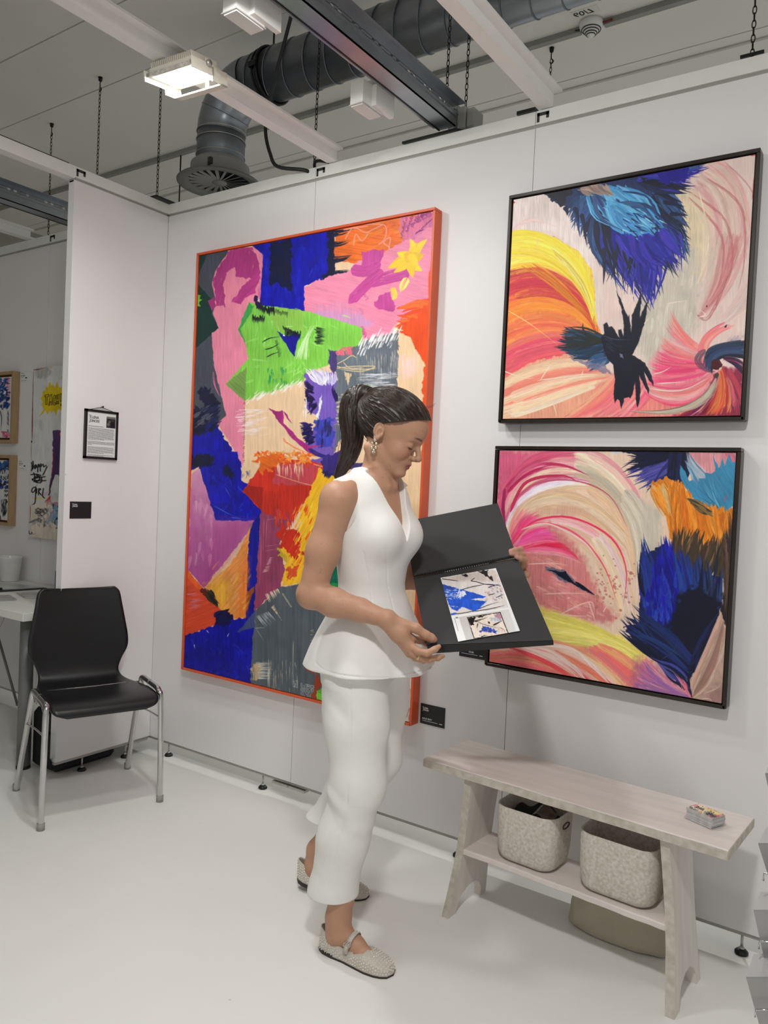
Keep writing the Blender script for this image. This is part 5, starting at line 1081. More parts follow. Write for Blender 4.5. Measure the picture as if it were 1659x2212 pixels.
for _ in range(26): x = 430+Bt.r.rand()*60; y = 1740+Bt.r.rand()*180; Bt.stroke([(x,y),(x+30,y+6)], 10, (30,30,32), dry=.4, spline=False)
Bt.poly([(640,1720),(900,1690),(900,1990),(690,2010),(640,1880)], (36,42,48), jit=6)
for cx, cy, r in [(668,1750,34),(700,1830,40),(735,1760,26),(650,1860,30),(690,1930,34),(735,1900,30),(640,1800,22),(610,1840,24),(620,1900,20),(700,1980,30),(730,1700,20),(790,1780,36),(800,1880,36),(575,1920,16)]:
    Bt.poly([(cx+r*math.cos(a), cy+r*1.25*math.sin(a)) for a in np.linspace(0, 6.28, 9)[:-1]], Bt.pick([(120,150,170),(90,124,150),(150,170,184)]), jit=3, tex=.2)
Bt.stroke([(348,2020),(350,2060),(372,2066),(380,2040),(392,2070),(418,2056)], 8, K)
tp = thing('tall_canvas', 'tall pale canvas with a yellow starburst and black brush writing in the booth', 'painting', (-.84, -.001, .969))
MB().box(-1.043, -.028, .970, -.640, -.001, 1.899).build('stretcher', mat('canvas_edge_pale', (206, 200, 190), .8), tp)
canvas('canvas', Bt, [(-1.043, -.0295, 1.899), (-.640, -.0295, 1.899), (-1.043, -.0295, .970)], 190, 420, tp, rough=.6)
OAK = mat('pale_oak_frame', (168, 140, 104), .55, var=.10, scale=8, stretch=(6, 6, 1)); BRN = mat('inner_brown_strip', (92, 46, 24), .6)
Ba = Brush(-60, 780, 60, 1180, 1.6, (206, 204, 206), 23); Ba.frame(0, 780, 5.53)
Ba.poly([(-400,150),(140,155),(110,930),(-400,930)], (214,212,212), jit=0, tex=.08)
for _ in range(90): x = -300+Ba.r.rand()*400; y = 170+Ba.r.rand()*420; Ba.stroke([(x,y),(x+40*Ba.r.randn(),y+70)], 60, Ba.pick([(24,56,128),(34,74,150),(20,40,100),(16,30,80)]), dry=.3, a=.9, spline=False)
for k in range(9): Ba.stroke([(70+20*Ba.r.rand(),180+30*k),(128,176+30*k+4*Ba.r.randn())], 22, Ba.pick([(206,90,110),(190,60,90),(224,150,160)]), dry=.2, spline=False)
Ba.poly([(0,560),(100,590),(70,720),(0,900)], (224,220,218), jit=10, dry=.1)
Ba.stroke([(4,590),(20,690),(12,800),(4,830)], 9, (30,26,44)); Ba.poly([(50,350),(70,360),(64,400),(46,390)], (230,230,234), jit=3); Ba.stroke([(0,340),(26,330),(50,346)],7,(230,232,240)); Ba.stroke([(4,262),(16,266),(6,280),(10,304)],7,(230,232,240))
for _ in range(26): x = 10+Ba.r.rand()*100; y = 850+Ba.r.rand()*60; Ba.stroke([(x,y),(x+30,y-8)], 22, Ba.pick([(196,80,110),(222,140,160),(170,90,120)]), dry=.3, spline=False)
for _ in range(20): y = 560+Ba.r.rand()*300; Ba.stroke([(90,y),(104,y+40)], 10, Ba.pick([(40,70,140),(120,70,100)]), dry=.35, spline=False)
Ba.poly([(-400,1160),(140,1165),(110,1940),(-400,1940)], (212,212,212), jit=0, tex=.08)
for _ in range(70): x = -300+Ba.r.rand()*400; y = 1180+Ba.r.rand()*110; Ba.stroke([(x,y),(x+50,y+20)], 50, Ba.pick([(40,80,140),(30,56,104),(70,110,160)]), dry=.3, spline=False)
for _ in range(60): x = -300+Ba.r.rand()*420; y = 1420+Ba.r.rand()*90; Ba.stroke([(x,y),(x+40,y+10)], 40, Ba.pick([(24,44,96),(20,30,60),(40,70,140)]), dry=.25, spline=False)
Ba.poly([(-300,1280),(120,1300),(120,1420),(-300,1430)], (196,198,202), jit=8)
for P in [[(2,1300),(2,1340)],[(2,1302),(20,1300)],[(2,1318),(16,1316)],[(28,1296),(28,1340),(42,1338)],[(48,1300),(56,1318),(66,1298)],[(56,1318),(54,1342)],[(6,1420),(14,1370),(26,1418)],[(34,1376),(50,1400),(36,1416),(52,1420)],[(60,1374),(64,1416),(78,1412)],[(84,1372),(86,1414)],[(98,1410),(98,1356),(116,1372),(118,1400)],[(60,1250),(70,1262),(80,1248),(90,1264),(100,1252),(116,1266)],[(50,1560),(62,1540),(70,1566),(84,1540),(94,1562),(120,1548)],[(56,1620),(66,1590),(78,1622),(90,1588),(100,1616),(116,1596)],[(60,1680),(76,1660),(84,1690),(100,1664)]]: Ba.stroke(P, 8, (24,26,34), taper=(.02,.1), br=.1)
for _ in range(40): x = 20+Ba.r.rand()*60; y = 1640+Ba.r.rand()*170; Ba.stroke([(x,y),(x-10,y+60)], 22, Ba.pick([(30,30,32),(90,90,96),(150,150,156)]), dry=.35, spline=False)
Ba.stroke([(2,1840),(8,1890),(0,1910),(36,1902)], 10, (24,24,26))
def wood_framed(z0, z1, label):
    f = thing('wood_framed_picture', label, 'painting', (-1.42, -.001, z0), 'wood framed pictures in the booth'); x0, x1 = -1.62, -1.2215
    for nm, b in (('frame_right', (x1-.018, z0, x1, z1)), ('frame_left', (x0, z0, x0+.018, z1)), ('frame_top', (x0+.018, z1-.018, x1-.018, z1)), ('frame_bottom', (x0+.018, z0, x1-.018, z0+.018))): MB().box(b[0], -.040, b[1], b[2], -.001, b[3]).build(nm, OAK, f)
    MB().box(x0+.018, -.020, z0+.018, x1-.018, -.002, z1-.018).build('shadow_gap', BRN, f)
    canvas('canvas', Ba, [(x0+.02, -.032, z1-.030), (x1-.022, -.032, z1-.030), (x0+.02, -.032, z0+.030)], 150, 150, f, rough=.6)
wood_framed(1.485, 1.890, 'upper oak framed blue and pink picture at the left edge')
wood_framed(1.016, 1.417, 'lower oak framed blue and grey picture at the left edge')
def price_tag(x0, x1, z0, z1, label):
    c = thing('price_card', label, 'card', ((x0+x1)/2, -.001, z0), 'white price cards in the booth')
    MB().box(x0, -.004, z0, x1, -.0008, z1).build('card', PAPER, c); g = MB()
    def rw(z, a, b, h=.0022):
        x = x0+a
        while x < x0+b: w = .003+rr.random()*.005; g.box(x, -.0044, z, x+w, -.0039, z+h); x += w+.001
    rw(z1-.010, .006, .034); rw(z1-.022, .006, .045, .003); rw(z1-.028, .006, .040, .0016); rw(z1-.033, .006, .024, .0016); g.box(x1-.030, -.0044, z0+.018, x1-.012, -.0039, z0+.024); rw(z0+.006, .006, .06, .0014)
    g.build('printed_text', INK, c)
price_tag(-1.214, -1.134, 1.832, 1.888, 'white price card beside the upper oak framed picture')
price_tag(-1.206, -1.122, 1.338, 1.394, 'white price card beside the lower oak framed picture')
# ---------------------------------------------------------------- table with leaflets
TW = mat('white_table_top', (222, 221, 214), .45, var=.02, scale=5)
GRT = mat('grey_table_leg', (120, 121, 120), .4, metal=.4, var=.06)
TZ = .718
tb = thing('table', 'white table with grey tube legs against the booth wall', 'table', (-.9, -.3, 0))
MB().box(-1.75, -.592, TZ-.036, -.128, -.012, TZ, bev=.002).build('table_top', TW, tb)
for x, y in ((-.235, -.505), (-.235, -.09), (-1.65, -.505), (-1.65, -.09)):
    lg = MB().cyl((x, y, .012), (x, y, TZ-.036), .030, 24).build('leg', GRT, tb); MB().cyl((x, y, 0), (x, y, .014), .0305, 24).build('foot_cap', BLK, lg)
MB().tube([at(-14, 1340, 'y', -.10), at(38, 1524, 'y', -.10)], .007, 10).build('diagonal_brace', GRT, tb)
MB().tube(spl([(-.42, -.50, TZ-.04), (-.415, -.52, TZ-.075), (-.435, -.53, TZ-.115), (-.50, -.53, TZ-.14), (-.60, -.5, TZ-.12)], 20), .0055, 8).build('white_cable', mat('pale_cable', (196, 192, 178), .5), label='pale cable looping under the left end of the white table', cat='cable')
# on the table
wb_ = thing('white_bucket', 'white plastic bucket at the left edge of the table', 'bucket', (-1.125, -.082, TZ+.001))
MB().lathe([(.045, 0), (.048, .002), (.062, .128), (.066, .134), (.062, .136), (.060, .13), (.046, .008)], (-1.125, -.082, TZ+.001), 28).build('bucket_wall', mat('glossy_white_plastic', (228, 228, 224), .25), wb_)
ca = thing('drink_can', 'slim blue drink can on the table at the partition edge', 'can', (-.690, -.055, TZ+.001))
MB().lathe([(.022, 0), (.026, .006), (.0262, .092), (.022, .100), (.021, .103), (.019, .101)], (-.690, -.055, TZ+.001), 24).build('can_body', mat('can_blue', (34, 62, 118), .35, metal=.3, rgb2=(96, 130, 160), scale=22), ca)
MB().lathe([(.0215, .1005), (.0218, .1045), (.0195, .1045), (.0190, .102)], (-.690, -.055, TZ+.001), 24).build('can_rim', ALU, ca)
MB().box(-.684, -.0825, TZ+.012, -.672, -.0800, TZ+.028).build('barcode_patch', PAPER, ca)
al = thing('open_album', 'open black album with clear sleeves on the table', 'album', (-.93, -.22, TZ+.001))
g = MB(); g.prism([(-.735, -.10), (-1.00, -.15), (-1.40, -.24), (-1.20, -.345), (-.76, -.345)], TZ+.001, TZ+.005)
g.build('black_cover', BLK, al)
MB().prism([(-.750, -.108), (-.99, -.158), (-1.37, -.245), (-1.18, -.33), (-.80, -.30)], TZ+.0055, TZ+.009).build('clear_sleeve', mat('sleeve_page', (176, 178, 178), .12, var=.18, scale=9), al)
MB().prism([(-.81, -.30), (-1.2, -.33), (-1.2, -.372), (-.80, -.352)], TZ+.001, TZ+.014).build('page_edge', BLK, al)
def flyer(P, z, h, rgb, rgb2, label):
    MB().prism(P, z, z+h).build('leaflet', mat('leaflet_%d' % len(_MC), rgb, .4, rgb2=rgb2, scale=26), label=label, cat='leaflet', group='leaflets on the white table')
flyer([(-.50, -.36), (-.46, -.255), (-.60, -.21), (-.665, -.31)], TZ+.001, .006, (150, 148, 148), (206, 200, 196), 'stack of grey leaflets at the front of the table')
flyer([(-.475, -.245), (-.44, -.15), (-.54, -.10), (-.60, -.20)], TZ+.001, .004, (196, 180, 156), (178, 166, 160), 'beige leaflet on the table behind the chair back')
flyer([(-.50, -.50), (-.47, -.42), (-.62, -.37), (-.68, -.46)], TZ+.001, .005, (126, 122, 124), (176, 170, 172), 'grey leaflet near the front edge of the table at the photo border')
def pen(a, b, label): MB().cyl(a, b, .0042, 10).cyl(b, tuple(np.array(b)+(np.array(b)-np.array(a))*.06), .003, 10, r2=.001).build('pen', mat('pen_blue', (38, 42, 70), .3), label=label, cat='pen', group='pens on the white table')
pen((-.44, -.105, TZ+.0055), (-.36, -.17, TZ+.0055), 'left dark blue pen lying on the table behind the chair back')
pen((-.425, -.090, TZ+.0055), (-.345, -.155, TZ+.0055), 'right dark blue pen lying on the table behind the chair back')
# black bag with strap behind the end of the partition
bg = thing('shoulder_bag', 'black bag with a buckled strap behind the foot of the partition', 'bag', (-.12, -.40, 0))
MB().box(-.24, -.47, .006, -.050, -.15, .27, bev=.02).build('bag_body', mat('black_fabric', (20, 20, 24), .8), bg)
sp = [at(px, py, 'x', -.02) for px, py in [(116, 1586), (108, 1594), (99, 1606), (99, 1620), (103, 1634), (110, 1646), (122, 1654), (138, 1657), (152, 1650)]]
sp = [np.array([-.02-.05*abs(i-4)/6, p[1], max(p[2], .012)]) for i, p in enumerate(sp)]
MB().tube(spl(sp, 36), .010, 8, flat=(.45, 1)).build('strap', mat('black_webbing', (16, 16, 18), .7), bg)
c = sp[3]; MB().box(c[0]-.008, c[1]-.012, c[2]-.014, c[0]+.008, c[1]+.018, c[2]+.010, bev=.003).build('buckle', BLK, bg)
# ---------------------------------------------------------------- chair
CH = mat('chrome_tube', (206, 206, 204), .12, metal=1.0, var=.03)
BWD = mat('black_stained_plywood', (17, 17, 19), .34, var=.35, scale=5, stretch=(1, 1, 6), bump=.05, bscale=30)
A_, B_, C_, D_ = [np.array(p) for p in ((.390, -.806, 0), (.508, -.353, 0), (.108, -.208, 0), (-.023, -.661, 0))]
cc = (A_+B_+C_+D_)/4; fx = (A_+B_-C_-D_); fx /= np.linalg.norm(fx); fy = np.array([-fx[1], fx[0], 0])
CM = basis(cc, fx, fy, (0, 0, 1))
cw = lambda x, y, z: (CM@np.array([x, y, z, 1]))[:3]
ch = thing('chair', 'black plywood chair with chrome legs in front of the partition', 'chair', cc)
# profile of the bent shell: (x, z, half width)
PR = np.array([(.232, .402, .150), (.236, .416, .186), (.222, .434, .203), (.185, .447, .208), (.12, .452, .206), (.03, .448, .203), (-.06, .441, .196), (-.125, .440, .184), (-.168, .452, .170), (-.190, .482, .166), (-.200, .525, .182), (-.205, .570, .204), (-.210, .620, .205), (-.217, .690, .193), (-.226, .760, .180), (-.234, .806, .172), (-.2375, .824, .163), (-.2385, .832, .146)])
pr = spl(PR, 70); S_ = MB()
def shell(u, v):
    i = v*(len(pr)-1); k = min(int(i), len(pr)-2); p = pr[k]*(1-i+k)+pr[k+1]*(i-k); y = (u-.5)*2
    tg = pr[min(k+1, len(pr)-1)]-pr[k]; n = np.array([-tg[1], tg[0]]); n /= np.linalg.norm(n)+1e-9
    cup = (.016*(v > .5)*min(1, (v-.5)*5)-.010*(v <= .5)*math.sin(v*math.pi*1.6))*(y*y)
    return cw(p[0]+(cup if v > .5 else 0), y*p[2], p[1]+(0 if v > .5 else -cup*.4))
S_.grid(shell, 31, 70); so = S_.build('seat_shell', BWD, ch)
md = so.modifiers.new('thickness', 'SOLIDIFY'); md.thickness = .011; md.offset = -1
for s, F_, R_ in ((-1, A_, D_), (1, B_, C_)):
    f = (np.linalg.inv(CM)@np.append(F_, 1))[:3]; r = (np.linalg.inv(CM)@np.append(R_, 1))[:3]; yy = s*.222
    P = spl([(f[0], f[1], .0), (f[0]-.004, f[1]*.985, .25), (f[0]-.012, yy*1.015, .425), (f[0]-.022, yy, .449), (f[0]-.05, yy, .461), (f[0]-.13, yy, .464)], 40)
    Q = spl([(f[0]-.13, yy, .464), (f[0]-.215, yy, .466), (f[0]-.243, yy, .455), (f[0]-.256, yy*1.01, .425), ((f[0]-.256)*.45+r[0]*.55, f[1]*.55+yy*.45, .20), (r[0], r[1], 0)], 40)
    for nm, pts in (('leg', P), ('leg', Q)):
        l = MB().tube([cw(*p) for p in pts], .0115, 16).build(nm, CH, ch)
        e = pts[0] if abs(pts[0][2]) < .01 else pts[-1]
        MB().cyl(cw(e[0], e[1], 0), cw(e[0], e[1], .026), .0145, 16).build('rubber_tip', mat('grey_rubber_tip', (150, 148, 142), .5), l)
    mid = lambda k, a: a[k]
    a_ = np.array([f[0]-.006, f[1]*.98, .345]); b_ = np.array([(f[0]-.256)*.72+r[0]*.28, f[1]*.8+yy*.2, .315])
    MB().tube([cw(*p) for p in spl([a_, (a_+b_)/2+np.array([0, 0, .006]), b_], 10)], .004, 8).build('side_rod', CH, ch)
    MB().tube([cw(*p) for p in spl([(f[0]-.03, yy, .452), (f[0]-.06, yy, .425), (f[0]-.10, yy, .438), (f[0]-.17, yy, .44), (f[0]-.20, yy, .425), (f[0]-.235, yy, .45)], 22)], .004, 8).build('seat_bracket', CH, ch)
for xx in (.165, -.06): MB().tube([cw(xx, -.222, .436), cw(xx, .222, .436)], .008, 10).build('cross_tube', CH, ch)
# ---------------------------------------------------------------- bench with baskets
BW = mat('whitewashed_wood', (226, 216, 209), .55, var=.07, scale=5, stretch=(.6, 7, 7), bump=.25, bscale=16)
BWL = mat('whitewashed_wood_upright', (222, 214, 206), .55, var=.07, scale=5, stretch=(7, 7, .6), bump=.25, bscale=16)
EDG = mat('worn_board_edge', (212, 205, 193), .65, rgb2=(184, 175, 158), scale=46, bump=.6, bscale=60)
ba = math.radians(-3.4); bc = np.array([2.218, -.243, 0]); BM = T(bc, ba); bw = lambda x, y, z: (BM@np.array([x, y, z, 1]))[:3]
bn = thing('bench', 'whitewashed wooden bench with a shelf under the square paintings', 'bench', bc)
def board(x0, y0, z0, x1, y1, z1, seed, nx=60, j=.0022, M=BM):
    """plank with a slightly worn outline"""
    r_ = np.random.RandomState(seed); g = MB(); n1 = np.convolve(r_.randn(nx+8), np.ones(5)/5, 'same')[4:-4]*j; n2 = np.convolve(r_.randn(nx+8), np.ones(5)/5, 'same')[4:-4]*j
    V = []; F = []; c = .003
    for i in range(nx):
        x = x0+(x1-x0)*i/(nx-1); a, b = y0+n1[i], y1+n2[i]
        V += [(x, a+c, z0), (x, b-c, z0), (x, b, z0+c), (x, b, z1-c), (x, b-c, z1), (x, a+c, z1+n2[i]*.2), (x, a, z1-c), (x, a, z0+c)]
    for i in range(nx-1): F += [(i*8+k, i*8+(k+1) % 8, i*8+8+(k+1) % 8, i*8+8+k) for k in range(8)]
    F += [tuple(range(7, -1, -1)), tuple((nx-1)*8+k for k in range(8))]
    return g.add(V, F, M)
board(-.459, -.131, .442, .459, .133, .470, 4).build('seat_board', BW, bn)
MB().box(-.4585, -.1345, .4450, .4590, -.1290, .4670, BM).box(.457, -.13, .4445, .4605, .132, .4675, BM).build('worn_edge', EDG, bn)
def leg(s):
    pf = [(-.118, .442), (-.112, .36), (-.106, .26), (-.112, .16), (-.128, .07), (-.142, 0), (-.100, 0), (-.094, .03), (-.078, .055), (-.04, .072), (.0, .072), (.03, .055), (.046, .03), (.050, 0), (.084, 0), (.074, .09), (.066, .2), (.066, .30), (.072, .442)]
    top, bot = .300*s, .345*s; th = .024; V = []
    for k in (0, 1):
        for y, z in pf: V.append(bw((bot+(top-bot)*z/.442)+s*(k*th-th/2), y, z))
    n = len(pf); F = [tuple(range(n)), tuple(range(2*n-1, n-1, -1))]+[(i, n+i, n+(i+1) % n, (i+1) % n) for i in range(n)]
    return MB().add(V, F)
for s in (-1, 1):
    lg_ = leg(s).build('leg', BWL, bn)
    V = []; pf = [(-.118, .442), (-.112, .36), (-.106, .26), (-.112, .16), (-.128, .07), (-.142, 0)]
    for y, z in pf: xx = (.345*s+(.300-.345)*s*z/.442); V += [bw(xx-.0122, y-.0006, z), bw(xx+.0122, y-.0006, z)]
    MB().add(V, [(2*i, 2*i+1, 2*i+3, 2*i+2) for i in range(5)]).build('worn_edge', EDG, lg_)
board(-.318, -.104, .196, .318, .070, .214, 9).build('shelf', BW, bn)
FELT = mat('speckled_felt', (222, 217, 208), .95, rgb2=(192, 182, 166), scale=110, bump=.5, bscale=240)
def basket(x0, x1, label, y0=-.098, y1=.072, z0=.2145, h=.166):
    b = thing('felt_basket', label, 'basket', bw((x0+x1)/2, (y0+y1)/2, z0), 'felt baskets on the bench shelf')
    rings = []; n = 10
    def ring(e, z, r): return [bw(x, y, z) for x, y in rrect(x0-e, y0-e, x1+e, y1+e, r, n)]
    prof = [(-.034, 0, .030), (-.022, .003, .036), (-.012, .011, .042), (-.006, .026, .046), (-.002, .07, .047), (.0, h, .048), (-.0012, h+.0022, .047), (-.0045, h+.0022, .044), (-.006, h, .043), (-.009, .03, .040), (-.016, .012, .036), (-.036, .007, .028)]
    V = []; 
    for e, z, r in prof: V += ring(e, z0+z, r)
    m = 4*(n+1); F = [(i*m+k, i*m+(k+1) % m, (i+1)*m+(k+1) % m, (i+1)*m+k) for i in range(len(prof)-1) for k in range(m)]
    F += [tuple(range(m-1, -1, -1)), tuple((len(prof)-1)*m+k for k in range(m))]
    MB().add(V, F, None, True).build('basket_wall', FELT, b); return b
b1 = basket(-.222, -.020, 'left felt basket on the bench shelf, filled with black cloth')
b2 = basket(.046, .272, 'right felt basket on the bench shelf, dark and empty looking')
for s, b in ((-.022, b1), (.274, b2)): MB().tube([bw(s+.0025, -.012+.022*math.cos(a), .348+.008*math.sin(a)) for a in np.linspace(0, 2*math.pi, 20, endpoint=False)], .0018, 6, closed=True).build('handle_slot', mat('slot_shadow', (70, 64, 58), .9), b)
CLB = mat('black_cloth', (24, 26, 34), .7, var=.3, scale=20, bump=.4, bscale=30)
def cloth(u, v):
    x, y = -.200+.158*u, -.078+.128*v; z = .345+.030*math.sin(u*9+v*3)*.5+.022*math.sin(v*11-u*4)*.5+.03*(v-.4)
    e = min(u, v, 1-u, 1-v); z -= .035*(1-min(1, e*7))**2
    return bw(x, y, z)
MB().grid(cloth, 30, 26).build('folded_cloth', CLB, label='bundle of black cloth inside the left felt basket', cat='cloth')
MB().grid(lambda u, v: bw(-.105+.060*u, -.072+.06*v, .372+.010*math.sin(u*5)+.012*v), 10, 8).build('plastic_bag', mat('clear_film', (96, 84, 76), .08, var=.5, scale=18), label='crumpled clear film on the black cloth in the left basket', cat='plastic film')
# cream bag behind the bench on the floor
def sack(u, v):
    a = u*2*math.pi; h = v; rx = .155*(1-.16*h**3); ry = .058*(1-.30*h*h); k = abs(math.cos(a))**.5*np.sign(math.cos(a)); s = abs(math.sin(a))**.7*np.sign(math.sin(a))
    z = .003+.150*h; e = 1 if h > .06 else .90+.1*(h/.06); return (2.335+rx*k*e+.004*math.sin(a*7+h*5), -.118+ry*s*e+.10*0+.004*math.sin(a*5-h*9), z+.006*math.sin(a*3)*h)
g = MB().grid(sack, 60, 16); n = 60
g.F.append(list(range(15*n, 16*n))[::-1]); g.S.append(True); g.I.append(0); g.F.append(list(range(0, n))); g.S.append(False); g.I.append(0)
g.build('canvas_bag', mat('cream_canvas', (184, 176, 156), .85, var=.05, scale=12, bump=.3, bscale=120), label='cream canvas bag on the floor behind the bench', cat='bag')
# stack of cards on the bench
cm = basis((2.5375, -.2735, .4706), (.911, -.412, 0), (.412, .911, 0), (0, 0, 1))
cs = thing('card_stack', 'stack of painted business cards on the right end of the bench', 'cards', (2.587, -.27, .4706))
r_ = random.Random(2); MBx = None
g = MB()
for k in range(12):
    dx = (r_.random()-.5)*.003; dy = (r_.random()-.5)*.002
    if k < 4: dx -= .004
    g.box(dx, dy, k*.0027, .081+dx, .0515+dy, k*.0027+.00262, cm)
g.build('card_edges', mat('card_edge', (208, 204, 202), .7, rgb2=(182, 184, 184), scale=90), cs)
Bc = Brush(1475, 1715, 1580, 1785, 3, (240, 226, 206), 8); Bc.frame(1460, 1700, 9.217)
Bc.poly([(150,260),(1100,300),(1100,720),(150,720)], (242,224,200), jit=0)
Bc.poly([(560,400),(900,440),(960,540),(760,560),(640,470)], (240,216,140), jit=8, soft=10)
for q, c in [([(320,330),(400,320),(430,370),(340,380)],(226,120,130)),([(800,560),(960,560),(1000,600),(820,640)],(220,96,120)),([(560,500),(700,500),(800,570),(790,620),(640,570)],(50,52,58)),([(640,570),(780,610),(800,650),(660,600)],(222,90,110)),([(300,400),(460,470),(380,480),(240,440)],(120,112,110)),([(470,470),(540,490),(510,520),(460,500)],(214,150,60))]: Bc.poly(q, c, jit=8, soft=8, tex=.2)
for _ in range(30): x = 440+Bc.r.rand()*500; y = 310+(x-440)*.36+Bc.r.rand()*80; Bc.stroke([(x,y),(x+6,y+3)], 10+10*Bc.r.rand(), Bc.pick([(214,110,120),(90,90,90),(226,180,120)]), taper=(0,0), spline=False)
Zt = 12*.0027+.0003; cp = lambda x, y: (cm@np.array([x, y, Zt, 1]))[:3]
canvas('painted_card', Bc, [cp(0, .0515), cp(.081, .0515), cp(0, 0)], 90, 60, cs, rough=.35, bump=0)
logo(.017, cm@T((.010, .017, Zt+.0004)), INK, cs, r=.0005)
# ---------------------------------------------------------------- leaflet stand at the right edge
ST = thing('leaflet_stand', 'grey leaflet stand with chrome wire brackets at the right edge', 'stand', (2.93, -.78, 0))
ACR = mat('grey_acrylic', (170, 168, 167), .18, var=.05, scale=6)
def pocket(Tp, Lp, Bp_, dep):
    a, b, c = atd(*Tp, dep+.05), atd(*Lp, dep-.02), atd(*Bp_, dep+.02); w = CR*.20; n = np.cross(b-a, w); n /= np.linalg.norm(n); n *= .0025
    V = [a, b, c, c+w, b+w*1.02, a+w]; V = V+[v+n for v in V]
    MB().add(V, [(0, 1, 4, 5), (1, 2, 3, 4), (11, 10, 7, 6), (10, 9, 8, 7), (0, 6, 7, 1), (1, 7, 8, 2), (2, 8, 9, 3), (5, 11, 6, 0)]).build('pocket', ACR, ST)
pocket((1664, 1648), (1653, 1673), (1668, 1740), 1.53); pocket((1656, 1789), (1638, 1824), (1662, 1900), 1.51); pocket((1643, 1929), (1628, 1968), (1661, 2118), 1.49); pocket((1628, 2063), (1612, 2113), (1640, 2214), 1.46)
for (x, y), d in (((1650, 1887), 1.50), ((1640, 2034), 1.48), ((1632, 2181), 1.45), ((1649, 2120), 1.50)):
    p = atd(x, y, d); MB().tube([p+np.array([0, 0, -.014]), p, p+CR*.06+np.array([0, 0, -.001])], .0018, 8).build('wire_bracket', CH, ST)
MB().cyl(atd(1712, 2190, 1.55)*np.array([1, 1, 0]), atd(1712, 2190, 1.55)*np.array([1, 1, 0])+np.array([0, 0, .95]), .010, 12).build('pole', CH, ST)
p = atd(1712, 2190, 1.55); MB().lathe([(.14, 0), (.14, .008), (.02, .014)], (p[0], p[1], 0), 28).build('base_disc', GRT, ST)
# ---------------------------------------------------------------- the album in the hands
SL, SR = atd(893, 1247, 2.36), atd(1117, 1203, 2.36); BL, BR = atd(922, 1393, 2.10), atd(1195, 1383, 2.10); TR_ = atd(1075, 1087, 2.60); TL_ = TR_-(SR-SL)*1.0
_n = np.cross(BL-SL, SR-SL); _d = BR-CAM; BR = CAM+_d*(((SL-CAM)@_n)/(_d@_n))      # a flat page
bk = thing('album', 'black spiral bound album held open with a printed sheet on its page', 'album', (SL+SR+BL+BR)/4)
PGM = mat('black_album_paper', (50, 50, 51), .8, var=.04, scale=120); CVM = mat('black_album_cover', (16, 16, 18), .5)
def quad_slab(a, b, c, d, th, bow=0.0, nu=2, nv=14, off=0.0):
    """sheet a b (upper edge) to d c (lower edge) with thickness th behind it"""
    n = np.cross(d-a, b-a); n /= np.linalg.norm(n); n = -n if n@CF > 0 else n; g = MB(); V = []; F = []
    for k in (0, 1):
        for j in range(nv):
            for i in range(nu):
                u, v = i/(nu-1), j/(nv-1); p = (a*(1-u)+b*u)*(1-v)+(d*(1-u)+c*u)*v
                V.append(p+n*(bow*math.sin(v*math.pi)-off-(th(u, v) if callable(th) else th)*k))
    N_ = nu*nv; idx = lambda i, j, k: k*N_+j*nu+i
    for j in range(nv-1):
        for i in range(nu-1): F.append((idx(i, j, 0), idx(i, j+1, 0), idx(i+1, j+1, 0), idx(i+1, j, 0))); F.append((idx(i, j, 1), idx(i+1, j, 1), idx(i+1, j+1, 1), idx(i, j+1, 1)))
        F.append((idx(0, j, 0), idx(0, j, 1), idx(0, j+1, 1), idx(0, j+1, 0))); F.append((idx(nu-1, j, 0), idx(nu-1, j+1, 0), idx(nu-1, j+1, 1), idx(nu-1, j, 1)))
    for i in range(nu-1): F.append((idx(i, 0, 0), idx(i+1, 0, 0), idx(i+1, 0, 1), idx(i, 0, 1))); F.append((idx(i, nv-1, 0), idx(i, nv-1, 1), idx(i+1, nv-1, 1), idx(i+1, nv-1, 0)))
    return g.add(V, F)
sv = (BL-SL)/np.linalg.norm(BL-SL)*.006; su = (TR_-SR)/np.linalg.norm(TR_-SR)*.006
quad_slab(SL+sv, SR+sv, BR, BL, .0012).build('open_page', PGM, bk)
quad_slab(SL+sv, SR+sv, BR+(BR-SR)*.004, BL+(BL-SL)*.004, lambda u, v: .004+v*(.010+.016*(1-u)*v), off=.0016, nu=12, nv=12).build('page_block', CVM, bk)
quad_slab(TL_, TR_, SR+su, SL+su, .006).build('turned_page', PGM, bk)
g = MB(); nS = np.cross(BL-SL, SR-SL); nS /= np.linalg.norm(nS); nS = -nS if nS@CF > 0 else nS
e1 = sv/np.linalg.norm(sv)
for k in range(46):
    c = SL+(SR-SL)*(k+.5)/46-nS*.003
    for d_ in (-.0014, .0014): 
        cc_ = c+(SR-SL)/np.linalg.norm(SR-SL)*d_; g.tube([cc_+.0095*(math.cos(a)*e1+math.sin(a)*nS) for a in np.linspace(0, 2*math.pi, 14, endpoint=False)], .0008, 5, closed=True)
g.build('spiral_binding', BLKS, bk)
